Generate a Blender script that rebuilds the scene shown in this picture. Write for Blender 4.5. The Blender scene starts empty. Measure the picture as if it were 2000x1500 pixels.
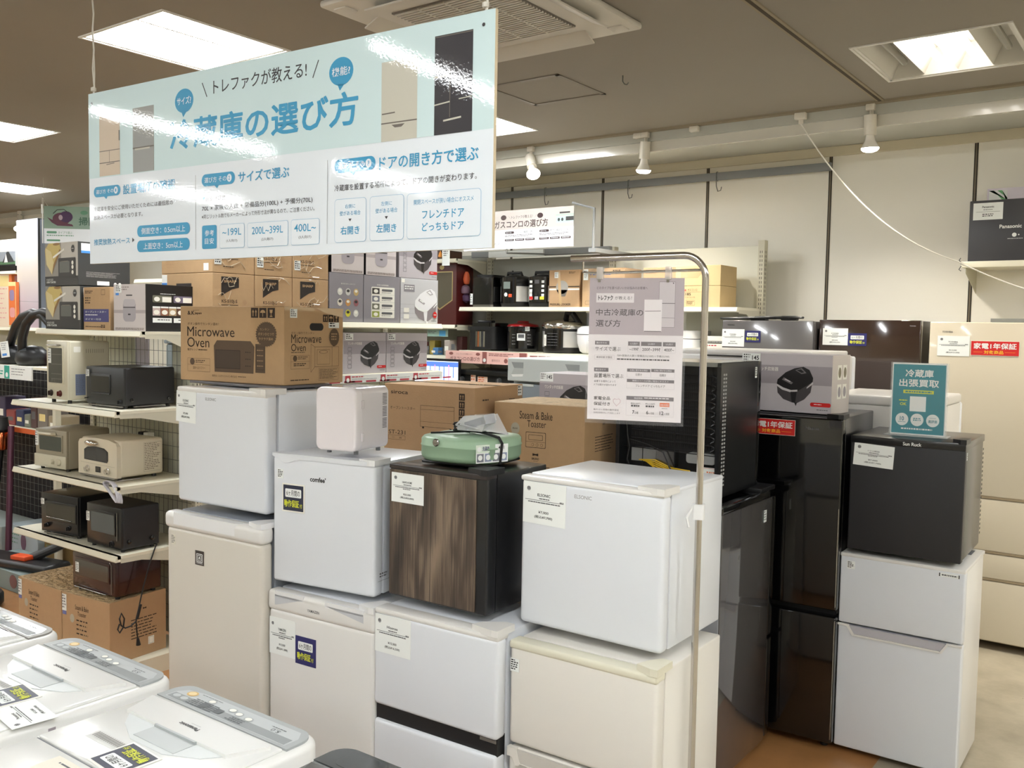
import bpy, bmesh, math, random
from mathutils import Vector, Matrix
random.seed(7)
SC = bpy.context.scene
COL = SC.collection

# ------------------------------------------------------------------ camera, world, exposure
CAM_H = 1.78
cam_data = bpy.data.cameras.new('camera')
cam_data.sensor_fit = 'HORIZONTAL'
cam_data.sensor_width = 36.0
cam_data.lens = 36.0 * 1803.0 / 2000.0
cam_data.clip_start = 0.02
cam = bpy.data.objects.new('camera', cam_data)
COL.objects.link(cam)
_yaw, _pitch, _roll = 0.63546, 0.060335, 0.017437
_f = Vector((-math.sin(_yaw) * math.cos(_pitch), math.cos(_yaw) * math.cos(_pitch), -math.sin(_pitch)))
_r = Vector((math.cos(_yaw), math.sin(_yaw), 0.0))
_u = _r.cross(_f)
_c, _s = math.cos(_roll), math.sin(_roll)
_R, _U = _c * _r + _s * _u, -_s * _r + _c * _u
cam.matrix_world = Matrix(((_R.x, _U.x, -_f.x, 0), (_R.y, _U.y, -_f.y, 0), (_R.z, _U.z, -_f.z, CAM_H), (0, 0, 0, 1)))
SC.camera = cam

world = bpy.data.worlds.new('store_ambient')
SC.world = world
world.use_nodes = True
world.node_tree.nodes['Background'].inputs[0].default_value = (0.96, 0.98, 1.0, 1)
world.node_tree.nodes['Background'].inputs[1].default_value = 0.35

SC.view_settings.view_transform = 'Standard'
SC.view_settings.look = 'None'
SC.view_settings.gamma = 1.0
SC.view_settings.use_curve_mapping = False
SC.view_settings.exposure = 1.1
LIGHT_GAIN = 1.0      # strength of every ceiling fixture
CEIL_Z = 3.08

# ------------------------------------------------------------------ materials
def lin(c):
    c = c / 255.0
    return c / 12.92 if c <= 0.04045 else ((c + 0.055) / 1.055) ** 2.4
_mats = {}
def M(name, rgb=None, rough=0.5, metal=0.0, spec=0.5, coat=0.0, var=0.0, vscale=8.0, bump=0.0, bscale=40.0, alpha=1.0, trans=0.0, emit=0.0):
    if name in _mats: return _mats[name]
    m = bpy.data.materials.new(name); m.use_nodes = True
    nt = m.node_tree; b = nt.nodes['Principled BSDF']
    col = (lin(rgb[0]), lin(rgb[1]), lin(rgb[2]), 1)
    b.inputs['Base Color'].default_value = col
    b.inputs['Roughness'].default_value = rough
    b.inputs['Metallic'].default_value = metal
    b.inputs['Specular IOR Level'].default_value = spec
    b.inputs['Coat Weight'].default_value = coat
    b.inputs['Coat Roughness'].default_value = 0.05
    b.inputs['Transmission Weight'].default_value = trans
    b.inputs['Alpha'].default_value = alpha
    if emit:
        b.inputs['Emission Color'].default_value = col
        b.inputs['Emission Strength'].default_value = emit
    if var or bump:
        tc = nt.nodes.new('ShaderNodeTexCoord')
        if var:
            n = nt.nodes.new('ShaderNodeTexNoise'); n.inputs['Scale'].default_value = vscale; n.inputs['Detail'].default_value = 5
            nt.links.new(tc.outputs['Object'], n.inputs['Vector'])
            mx = nt.nodes.new('ShaderNodeMix'); mx.data_type = 'RGBA'
            mx.inputs['A'].default_value = tuple(max(0, c * (1 - var)) for c in col[:3]) + (1,)
            mx.inputs['B'].default_value = tuple(min(1, c * (1 + var)) for c in col[:3]) + (1,)
            nt.links.new(n.outputs['Fac'], mx.inputs['Factor']); nt.links.new(mx.outputs['Result'], b.inputs['Base Color'])
        if bump:
            n2 = nt.nodes.new('ShaderNodeTexNoise'); n2.inputs['Scale'].default_value = bscale; n2.inputs['Detail'].default_value = 3
            nt.links.new(tc.outputs['Object'], n2.inputs['Vector'])
            bp = nt.nodes.new('ShaderNodeBump'); bp.inputs['Strength'].default_value = bump; bp.inputs['Distance'].default_value = 0.004
            nt.links.new(n2.outputs['Fac'], bp.inputs['Height']); nt.links.new(bp.outputs['Normal'], b.inputs['Normal'])
    _mats[name] = m
    return m

# appliances
W_COOL = M('white_enamel_cool', (222, 225, 230), .32, var=.01, coat=.15)
W_WARM = M('white_enamel_warm', (226, 224, 220), .33, coat=.15)
W_SOFT = M('white_plastic', (232, 232, 232), .38)
W_PINK = M('glossy_white_plastic', (238, 232, 236), .12, coat=.6)
CREAM = M('champagne_door', (214, 208, 197), .28, coat=.2)
IVORY = M('ivory_enamel', (226, 222, 214), .33, coat=.15)
IVORY_P = M('ivory_plastic', (220, 216, 196), .45)
GREYSTEEL = M('grey_side_steel', (150, 156, 164), .35, coat=.1)
BLACK_E = M('black_enamel', (20, 20, 22), .28, coat=.2)
BLACK_T = M('black_textured_door', (34, 34, 37), .42, bump=.25, bscale=900)
BLACK_G = M('black_gloss_glass', (9, 9, 10), .09, coat=.6)
BLACK_P = M('black_plastic', (22, 22, 24), .4)
DKGREY = M('dark_grey_plastic', (58, 60, 62), .4)
GREY_G = M('grey_gloss_panel', (98, 96, 97), .12, coat=.7)
MIRROR_B = M('black_side_reflection', (74, 72, 72), .06, coat=1.0)  # black side, base lifted to grey in place of a pale reflection
BROWN_G = M('brown_glass_door', (50, 36, 30), .08, coat=.8)
BEIGE_F = M('beige_glass_door', (208, 198, 176), .22, coat=.3)
GAP = M('gap_dark', (30, 28, 28), .7)
GREYGAP = M('gasket_grey', (120, 122, 126), .6)
GREEN_W = M('sage_green_plastic', (142, 170, 142), .4)
BEIGE_T = M('greige_enamel', (160, 152, 132), .38)
CREAM_T = M('cream_enamel', (206, 200, 178), .32, coat=.2)
WHITE_T = M('warm_white_enamel', (222, 212, 190), .3, coat=.2)
MAROON = M('maroon_enamel', (46, 12, 14), .25, coat=.4)
OVENGLASS = M('oven_glass', (52, 56, 52), .08, coat=.7)
OVENGLASS_D = M('dark_oven_glass', (38, 34, 24), .08, coat=.6)
CHROME = M('chrome', (225, 222, 218), .12, metal=1)
STEEL = M('brushed_steel', (158, 156, 154), .2, metal=1)
PIPE = M('polished_steel_pipe', (205, 200, 196), .16, metal=1)
PAINTGREY = M('grey_painted_bar', (132, 134, 134), .4)
REDP = M('red_plastic', (165, 22, 28), .3, coat=.3)
# paper, print
CARD = M('white_card', (238, 241, 238), .5)
CARDW = M('warm_white_card', (240, 238, 228), .5)
INK = M('black_ink', (28, 28, 30), .6)
INKG = M('grey_ink', (95, 95, 97), .6)
INKL = M('light_grey_ink', (150, 150, 152), .6)
NAVY = M('navy_print', (38, 38, 100), .4)
NAVYK = M('dark_navy_print', (40, 44, 66), .4)
YEL = M('lime_yellow_print', (214, 220, 60), .5)
RED = M('red_print', (206, 36, 36), .35)
YELO = M('orange_yellow_print', (246, 186, 50), .5)
TEAL = M('teal_print', (24, 134, 148), .3)
BLUE = M('azure_print', (50, 150, 196), .2)
BLUEL = M('pale_blue_line', (160, 190, 212), .3)
ORNG = M('orange_print', (226, 118, 68), .5)
PINKP = M('pink_print', (240, 196, 186), .45)
GREENP = M('green_print', (90, 140, 112), .45)
# cardboard
KRAFT = M('kraft_board', (186, 154, 115), .8, var=.06, vscale=30, bump=.15, bscale=120)
KRAFTD = M('kraft_board_dark', (180, 147, 110), .8, var=.06, vscale=30, bump=.15, bscale=120)
KRAFTY = M('kraft_board_yellow', (208, 182, 136), .8, var=.05, vscale=30)
KRAFTT = M('kraft_tape_rough', (200, 172, 130), .6, var=.4, vscale=26, bump=.8, bscale=38)
_b = [n for n in KRAFTT.node_tree.nodes if n.bl_idname == 'ShaderNodeBump'][0]; _b.inputs['Distance'].default_value = .03; _b.inputs['Strength'].default_value = 1.0
KINK = M('brown_black_ink', (52, 38, 28), .8)
TAPE = M('clear_tape', (196, 166, 124), .12, coat=.6)
WRAP = M('stretch_film_crease', (205, 190, 165), .1, coat=.6)
# shop fittings
SHELFM = M('cream_shelf_metal', (226, 221, 200), .42)
SHELFS = M('cream_bracket_metal', (206, 202, 182), .5)
SLOT = M('slot_shadow', (60, 58, 50), .8)
PEG = M('back_board', (204, 204, 186), .7)
PEGW = M('white_back_board', (222, 221, 206), .6)
WIRE = M('dark_wire', (112, 114, 110), .4, metal=.6)
ROPE = M('white_cord', (205, 200, 190), .7)
CABLEW = M('white_cable', (226, 222, 212), .5)
CABLEB = M('black_cable', (16, 16, 17), .45)

# ------------------------------------------------------------------ text as flat mesh
_txt = {}
def text_geo(s, bold=0.0):
    if any(ord(ch) > 0x2E80 for ch in s): bold = min(bold, .006)
    k = (s, bold)
    if k in _txt: return _txt[k]
    c = bpy.data.curves.new('t', 'FONT'); c.body = s; c.size = 1.0; c.resolution_u = 3; c.offset = bold; c.fill_mode = 'FRONT'
    o = bpy.data.objects.new('t', c)
    me = bpy.data.meshes.new_from_object(o)
    vs = [(v.co.x, v.co.y) for v in me.vertices]; fs = [tuple(p.vertices) for p in me.polygons]
    bpy.data.objects.remove(o); bpy.data.curves.remove(c); bpy.data.meshes.remove(me)
    xs = [v[0] for v in vs] or [0, 1]; ys = [v[1] for v in vs] or [0, 1]
    _txt[k] = (vs, fs, min(xs), min(ys), max(xs), max(ys))
    return _txt[k]

# ------------------------------------------------------------------ geometry collector
_BODY = {}
class G:
    def __init__(s):
        s.v = []; s.f = []; s.m = []; s.mats = []; s.O = Vector((0, 0, 0)); s.U = Vector((1, 0, 0)); s.V = Vector((0, 0, 1)); s.N = Vector((0, -1, 0))
    def mi(s, mat):
        if mat not in s.mats: s.mats.append(mat)
        return s.mats.index(mat)
    def add(s, vs, fs, mat):
        k = len(s.v); s.v += [tuple(v) for v in vs]; i = s.mi(mat)
        for f in fs: s.f.append(tuple(a + k for a in f)); s.m.append(i)
    def bm(s, bm, mat):
        bm.verts.index_update()
        s.add([v.co[:] for v in bm.verts], [[v.index for v in f.verts] for f in bm.faces], mat); bm.free()
    def box(s, x0, y0, z0, x1, y1, z1, mat, bev=0.0, seg=2, rot=None):
        bm = bmesh.new(); bmesh.ops.create_cube(bm, size=1)
        cx, cy, cz = (x0 + x1) / 2, (y0 + y1) / 2, (z0 + z1) / 2
        for v in bm.verts: v.co = Vector((v.co.x * (x1 - x0), v.co.y * (y1 - y0), v.co.z * (z1 - z0)))
        if bev:
            bev = min(bev, .49 * min(abs(x1 - x0), abs(y1 - y0), abs(z1 - z0)))
            bmesh.ops.bevel(bm, geom=bm.edges[:], offset=bev, segments=seg, profile=.5, affect='EDGES')
        for v in bm.verts:
            if rot is not None: v.co = rot @ v.co
            v.co += Vector((cx, cy, cz))
        s.bm(bm, mat); return s
    def vbox(s, x0, y0, z0, x1, y1, z1, mat, bev, seg=4, only=None):
        """box with only its upright edges rounded (or the edges running along axis `only`)"""
        ax = 2 if only is None else only
        bm = bmesh.new(); bmesh.ops.create_cube(bm, size=1)
        for v in bm.verts: v.co = Vector((v.co.x * (x1 - x0), v.co.y * (y1 - y0), v.co.z * (z1 - z0)))
        es = [e for e in bm.edges if abs((e.verts[0].co - e.verts[1].co).normalized()[ax]) > .9]
        bmesh.ops.bevel(bm, geom=es, offset=bev, segments=seg, profile=.5, affect='EDGES')
        for v in bm.verts: v.co += Vector(((x0 + x1) / 2, (y0 + y1) / 2, (z0 + z1) / 2))
        s.bm(bm, mat); return s
    def tube(s, pts, r, mat, seg=8, r2=None):
        pts = [Vector(p) for p in pts]; n = len(pts); vs = []; fs = []
        prev = None
        for i, p in enumerate(pts):
            d = (pts[min(i + 1, n - 1)] - pts[max(i - 1, 0)]).normalized()
            if prev is None:
                a = Vector((0, 0, 1)) if abs(d.z) < .9 else Vector((1, 0, 0)); e1 = d.cross(a).normalized()
            else:
                e1 = (prev - d * prev.dot(d)).normalized()
            prev = e1; e2 = d.cross(e1)
            rr = r if r2 is None else r + (r2 - r) * i / (n - 1)
            for k in range(seg):
                t = 2 * math.pi * k / seg; vs.append(p + e1 * math.cos(t) * rr + e2 * math.sin(t) * rr)
        for i in range(n - 1):
            for k in range(seg):
                a = i * seg + k; b = i * seg + (k + 1) % seg; fs.append((a, b, b + seg, a + seg))
        fs.append(tuple(range(seg))[::-1]); fs.append(tuple(range((n - 1) * seg, n * seg)))
        s.add(vs, fs, mat); return s
    def lathe(s, prof, c, mat, seg=32, axis=2, sx=1.0, sy=1.0):
        vs = []; fs = []; n = len(prof)
        for i, (r, h) in enumerate(prof):
            for k in range(seg):
                t = 2 * math.pi * k / seg; a, b = r * math.cos(t) * sx, r * math.sin(t) * sy
                p = (a, b, h) if axis == 2 else ((a, h, b) if axis == 1 else (h, a, b))
                vs.append((p[0] + c[0], p[1] + c[1], p[2] + c[2]))
        for i in range(n - 1):
            for k in range(seg):
                a = i * seg + k; b = i * seg + (k + 1) % seg; fs.append((a, b, b + seg, a + seg))
        fs.append(tuple(range(seg))[::-1]); fs.append(tuple(range((n - 1) * seg, n * seg)))
        s.add(vs, fs, mat); return s
    def prism(s, poly, a0, a1, mat, axis=1):
        """2-D polygon extruded along axis (0: polygon in yz, 1: in xz, 2: in xy)"""
        n = len(poly); vs = []
        for a in (a0, a1):
            for p, q in poly: vs.append((a, p, q) if axis == 0 else ((p, a, q) if axis == 1 else (p, q, a)))
        fs = [tuple(range(n)), tuple(range(n, 2 * n))[::-1]] + [(i, i + n, (i + 1) % n + n, (i + 1) % n) for i in range(n)]
        s.add(vs, fs, mat); return s
    # ---- flat print on a face
    def F(s, o, u=(1, 0, 0), v=(0, 0, 1)):
        s.O = Vector(o); s.U = Vector(u).normalized(); s.V = Vector(v).normalized(); s.N = s.U.cross(s.V); return s
    def pt(s, u, v, L): return s.O + s.U * u + s.V * v + s.N * (0.0004 * L)
    def poly(s, pts, mat, L=1): s.add([s.pt(a, b, L) for a, b in pts], [tuple(range(len(pts)))], mat); return s
    def rect(s, u0, v0, u1, v1, mat, L=1): return s.poly([(u0, v0), (u1, v0), (u1, v1), (u0, v1)], mat, L)
    def rr(s, u0, v0, u1, v1, r, mat, L=1, n=5):
        r = min(r, abs(u1 - u0) / 2, abs(v1 - v0) / 2); P = []
        for cx, cy, a0 in ((u1 - r, v0 + r, -90), (u1 - r, v1 - r, 0), (u0 + r, v1 - r, 90), (u0 + r, v0 + r, 180)):
            for k in range(n + 1):
                t = math.radians(a0 + 90 * k / n); P.append((cx + r * math.cos(t), cy + r * math.sin(t)))
        return s.poly(P, mat, L)
    def ell(s, cu, cv, ru, rv, mat, L=1, n=28, rot=0.0):
        P = []
        for k in range(n):
            t = 2 * math.pi * k / n; a, b = ru * math.cos(t), rv * math.sin(t)
            P.append((cu + a * math.cos(rot) - b * math.sin(rot), cv + a * math.sin(rot) + b * math.cos(rot)))
        return s.poly(P, mat, L)
    def line(s, u0, v0, u1, v1, w, mat, L=1):
        d = Vector((u1 - u0, v1 - v0)); l = d.length or 1; n = Vector((-d.y, d.x)) / l * w / 2
        return s.poly([(u0 - n.x, v0 - n.y), (u1 - n.x, v1 - n.y), (u1 + n.x, v1 + n.y), (u0 + n.x, v0 + n.y)], mat, L)
    def frame(s, u0, v0, u1, v1, w, mat, L=1):
        s.line(u0, v0, u1, v0, w, mat, L); s.line(u1, v0, u1, v1, w, mat, L); s.line(u1, v1, u0, v1, w, mat, L); return s.line(u0, v1, u0, v0, w, mat, L)
    def tx(s, t, u0, v0, u1, v1, mat, L=2, bold=0.0):
        vs, fs, a0, b0, a1, b1 = text_geo(t, bold)
        ku = (u1 - u0) / max(a1 - a0, 1e-4); kv = (v1 - v0) / max(b1 - b0, 1e-4)
        cjk = any(ord(ch) > 0x2E80 for ch in t); d = max(0.0, bold - .004) * 1.0
        sh = [(0, 0)] if not (cjk and d > .004) else [(0, 0), (d, 0), (-d, 0), (0, d), (0, -d), (d * .7, d * .7), (-d * .7, -d * .7), (d * .7, -d * .7), (-d * .7, d * .7)]
        kk = min(ku, kv)
        for i, (du, dv) in enumerate(sh): s.add([s.pt(u0 + (a - a0) * ku + du * kk, v0 + (b - b0) * kv + dv * kk, L + .04 * i) for a, b in vs], fs, mat)
        return s
    def txh(s, t, u, v, h, mat, L=2, bold=0.0, al='l', sx=1.0):
        vs, fs, a0, b0, a1, b1 = text_geo(t, bold); k = h / max(b1 - b0, 1e-4); w = (a1 - a0) * k * sx
        u0 = u if al == 'l' else (u - w / 2 if al == 'c' else u - w)
        return s.tx(t, u0, v, u0 + w, v + h, mat, L, bold)
    def bars(s, u0, v0, u1, v1, rows, mat, L=2, fill=.5, ragged=.3, dash=6, seed=1):
        rnd = random.Random(seed); hh = (v1 - v0) / rows
        for i in range(rows):
            y1 = v1 - i * hh; y0 = y1 - hh * fill; e = u1 - (u1 - u0) * ragged * rnd.random(); x = u0
            while x < e:
                w = (u1 - u0) / dash * (.4 + rnd.random()); x2 = min(e, x + w); s.rect(x, y0, x2, y1, mat, L); x = x2 + hh * .35
        return s
    def build(s, name, parent=None, loc=None, rz=0.0, smooth=30):
        me = bpy.data.meshes.new(name); me.from_pydata(s.v, [], s.f)
        for m in s.mats: me.materials.append(m)
        me.polygons.foreach_set('material_index', s.m)
        if smooth:
            me.polygons.foreach_set('use_smooth', [True] * len(me.polygons)); me.set_sharp_from_angle(angle=math.radians(smooth))
        me.update()
        o = bpy.data.objects.new(name, me); COL.objects.link(o)
        if parent is not None: o.parent = parent
        if loc is not None: o.location = loc
        if rz: o.rotation_euler = (0, 0, rz)
        if name == 'carton_body' and parent is not None: _BODY[parent.name] = (s, o)
        return o
    def refill(s, o):
        """rebuild o's mesh after more was added"""
        me = bpy.data.meshes.new(o.name); me.from_pydata(s.v, [], s.f)
        for m in s.mats: me.materials.append(m)
        me.polygons.foreach_set('material_index', s.m); me.update(); o.data = me

def thing(name, label, cat, loc=(0, 0, 0), yaw=0.0, group=None):
    o = bpy.data.objects.new(name, None); COL.objects.link(o); o.empty_display_size = .1
    o.location = loc; o.rotation_euler = (0, 0, math.radians(yaw)); o['label'] = label; o['category'] = cat
    if group: o['group'] = group
    return o
def tag(o, label, cat, group=None):
    o['label'] = label; o['category'] = cat
    if group: o['group'] = group
    return o
def pworld(o, par):
    """parent o, whose mesh is given in world coordinates, to par"""
    m = Matrix.Translation(par.location) @ Matrix.Rotation(par.rotation_euler.z, 4, 'Z'); o.parent = par; o.matrix_parent_inverse = m.inverted(); return o
def struct(o): o['kind'] = 'structure'; return o
def dup(root, loc, yaw, label, group=None, skip=()):
    r = root.copy(); COL.objects.link(r); r.location = loc; r.rotation_euler = (0, 0, math.radians(yaw)); r['label'] = label
    if group: r['group'] = group
    for ch in list(root.children):
        if ch.name.split('.')[0] in skip: continue
        c = ch.copy(); COL.objects.link(c); c.parent = r
        for gch in list(ch.children):
            d = gch.copy(); COL.objects.link(d); d.parent = c
    return r
# ================================================================== ROOM
X0, X1, Y0, YW = -13.0, 3.6, -4.6, 6.44
# --- floor: worn pale concrete-look vinyl with a tan wood-look area under the displays
def floor_mat(name, a, b, c):
    m = bpy.data.materials.new(name); m.use_nodes = True; nt = m.node_tree; bs = nt.nodes['Principled BSDF']
    tc = nt.nodes.new('ShaderNodeTexCoord'); n = nt.nodes.new('ShaderNodeTexNoise'); n.inputs['Scale'].default_value = 3.2; n.inputs['Detail'].default_value = 8; n.inputs['Roughness'].default_value = .65
    nt.links.new(tc.outputs['Object'], n.inputs['Vector'])
    r = nt.nodes.new('ShaderNodeValToRGB'); e = r.color_ramp.elements
    e[0].position = .3; e[0].color = tuple(lin(x) for x in a) + (1,); e[1].position = .7; e[1].color = tuple(lin(x) for x in b) + (1,)
    nt.links.new(n.outputs['Fac'], r.inputs['Fac'])
    v = nt.nodes.new('ShaderNodeTexVoronoi'); v.inputs['Scale'].default_value = 5.5; nt.links.new(tc.outputs['Object'], v.inputs['Vector'])
    th = nt.nodes.new('ShaderNodeMath'); th.operation = 'LESS_THAN'; th.inputs[1].default_value = .045; nt.links.new(v.outputs['Distance'], th.inputs[0])
    mx = nt.nodes.new('ShaderNodeMix'); mx.data_type = 'RGBA'; mx.inputs['B'].default_value = tuple(lin(x) for x in c) + (1,)
    nt.links.new(th.outputs[0], mx.inputs['Factor']); nt.links.new(r.outputs['Color'], mx.inputs['A']); nt.links.new(mx.outputs['Result'], bs.inputs['Base Color'])
    bs.inputs['Roughness'].default_value = .34; bs.inputs['Coat Weight'].default_value = .15
    return m
FL_B = floor_mat('worn_beige_floor', (148, 138, 118), (186, 176, 154), (92, 82, 68))
FL_T = floor_mat('tan_floor', (152, 106, 62), (176, 126, 78), (140, 96, 56))
g = G()
for (a, b, c, d, m) in ((X0, 1.2, -.98, 4.5, FL_T), (-.98, Y0, X1, YW, FL_B), (X0, 4.5, -.98, YW, FL_B), (X0, Y0, -.98, 1.2, FL_B)):
    g.add([(a, b, 0), (c, b, 0), (c, d, 0), (a, d, 0)], [(0, 1, 2, 3)], m)
struct(g.build('floor', smooth=0))
# --- walls
WALLP = M('cream_wall_panel', (244, 240, 228), .55, var=.02, vscale=2)
WALLT = M('wall_top_trim', (218, 208, 182), .5)
CHAN = M('wall_channel', (120, 110, 92), .45, metal=.3)
CHAND = M('wall_channel_slot', (48, 42, 36), .8)
WALLO = M('off_white_wall', (205, 198, 180), .7, var=.03, vscale=2)
g = G(); g.box(X0, YW, 0, X1, YW + .1, 3.2, WALLP); struct(g.build('wall_back', smooth=0))
for nm, bx in (('wall_left', (X0 - .1, Y0, 0, X0, YW + .1, 3.2)), ('wall_right', (X1, Y0, 0, X1 + .1, YW + .1, 3.2)), ('wall_front', (X0, Y0 - .1, 0, X1, Y0, 3.2))):
    g = G(); g.box(*bx, WALLO); struct(g.build(nm, smooth=0))
k = 1
for i in range(-9, 6):
    x = -1.16 + .905 * i
    if x < X0 + .1 or x > X1 - .1: continue
    g = G(); g.box(x - .011, YW - .004, .08, x + .011, YW, 2.99, CHAN)
    g.box(x - .0105, YW - .0046, .08, x - .0045, YW - .003, 2.99, CHAND); g.box(x + .0045, YW - .0046, .08, x + .0105, YW - .003, 2.99, CHAND)
    struct(g.build('trim_%d' % k, smooth=0)); k += 1
g = G(); g.box(X0, YW - .02, 2.99, X1, YW, 3.055, WALLT, bev=.003); struct(g.build('trim_%d' % k, smooth=0)); k += 1
g = G(); g.box(X0, YW - .012, 0, X1, YW, .08, M('baseboard_grey', (110, 100, 88), .6)); struct(g.build('baseboard_back', smooth=0))
# --- ceiling with recessed openings
CEIL = M('ceiling_board', (148, 141, 130), .82, var=.05, vscale=1.4)
CEILT = M('ceiling_joint', (150, 138, 116), .7)
cxs = [-9.5, -6.71, -3.855, -1.0, 1.85]
rows = [4.68, 2.62]
FW, FD = .64, .66
LIGHTS = [(cx, cy) for cy in rows for cx in cxs if not (abs(cx + 1.0) < .1 and abs(cy - 2.62) < .1)]
LIGHTS = [{(-6.71, 2.62): (-6.71, 3.0), (-9.5, 4.68): (-9.5, 4.46)}.get(q, q) + (FW, FD) for q in LIGHTS if q[1] > 1]
LIGHTS += [(x, .55, FW, FD) for x in (-9.5, -.2, 1.85)]
LIGHTS += [(-5.15, -.95, .20, 1.5), (-2.84, -.55, .20, 1.2)] + [(x, y, .20, 1.3) for x, y in ((-.5, -.9), (1.9, -.9), (-7.5, -.95), (-9.8, -.95), (-5.1, -2.95), (-2.84, -3.2), (-.5, -3.0), (1.9, -3.0), (-7.5, -3.0), (-9.8, -3.0))]
holes = [(cx - w_ / 2, cy - d_ / 2, cx + w_ / 2, cy + d_ / 2) for cx, cy, w_, d_ in LIGHTS if w_ > .4]
xs = sorted({X0, X1} | {h[0] for h in holes} | {h[2] for h in holes}); ys = sorted({Y0, 5.40} | {h[1] for h in holes} | {h[3] for h in holes})
g = G()
for i in range(len(xs) - 1):
    for j in range(len(ys) - 1):
        mx_, my_ = (xs[i] + xs[i + 1]) / 2, (ys[j] + ys[j + 1]) / 2
        if any(h[0] < mx_ < h[2] and h[1] < my_ < h[3] for h in holes): continue
        g.add([(xs[i], ys[j], CEIL_Z), (xs[i], ys[j + 1], CEIL_Z), (xs[i + 1], ys[j + 1], CEIL_Z), (xs[i + 1], ys[j], CEIL_Z)], [(0, 1, 2, 3)], CEIL)
g.box(X0, Y0, CEIL_Z + .22, X1, YW, CEIL_Z + .3, CEIL); struct(g.build('ceiling', smooth=0))
# glossy bulkhead face and sloping soffit between track and wall
FASC = M('glossy_bulkhead', (214, 210, 198), .16, coat=.5)
SOFF = M('soffit_paint', (188, 188, 178), .45)
g = G(); g.box(X0, 5.385, CEIL_Z - .012, X1, 5.43, CEIL_Z + .02, CEILT)
g.box(X0, 5.43, 3.012, X1, 5.45, CEIL_Z + .05, SOFF); struct(g.build('trim_%d' % k, smooth=0)); k += 1
g = G(); g.box(X0, 5.448, 2.949, X1, 5.47, 3.0115, FASC)
g.prism([(5.4705, 2.949), (6.43, 3.056), (6.43, 3.09), (5.4705, 2.985)], X0, X1, SOFF, axis=0)
struct(g.build('trim_%d' % k, smooth=0)); k += 1
for xj in (-1.47,):
    g = G(); g.box(xj - .022, Y0, CEIL_Z - .006, xj + .022, 5.385, CEIL_Z, CEILT)
    g.box(xj - .008, Y0, CEIL_Z - .0075, xj + .008, 5.385, CEIL_Z - .005, M('joint_groove', (70, 60, 46), .8)); struct(g.build('trim_%d' % k, smooth=0)); k += 1
# inspection hatch: metal rim flush with the ceiling
g = G(); RIM = M('hatch_rim', (128, 120, 108), .5); hx0, hy0, hx1, hy1 = -3.16, 3.98, -2.68, 4.46
for b in ((hx0, hy0, hx1, hy0 + .022), (hx0, hy1 - .022, hx1, hy1), (hx0, hy0, hx0 + .022, hy1), (hx1 - .022, hy0, hx1, hy1)):
    g.box(b[0], b[1], CEIL_Z - .005, b[2], b[3], CEIL_Z + .001, RIM)
tag(g.build('ceiling_hatch', smooth=0), 'square inspection hatch with grey rim in the ceiling right of the hanging banner', 'hatch')
g = G(); g.tube([(-2.42, 4.19, CEIL_Z), (-2.42, 4.19, CEIL_Z - .03), (-2.41, 4.19, CEIL_Z - .045), (-2.395, 4.19, CEIL_Z - .05), (-2.385, 4.19, CEIL_Z - .04)], .003, WIRE, 6)
tag(g.build('ceiling_hook'), 'small dark hook screwed in the ceiling beside the inspection hatch', 'hook')

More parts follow.
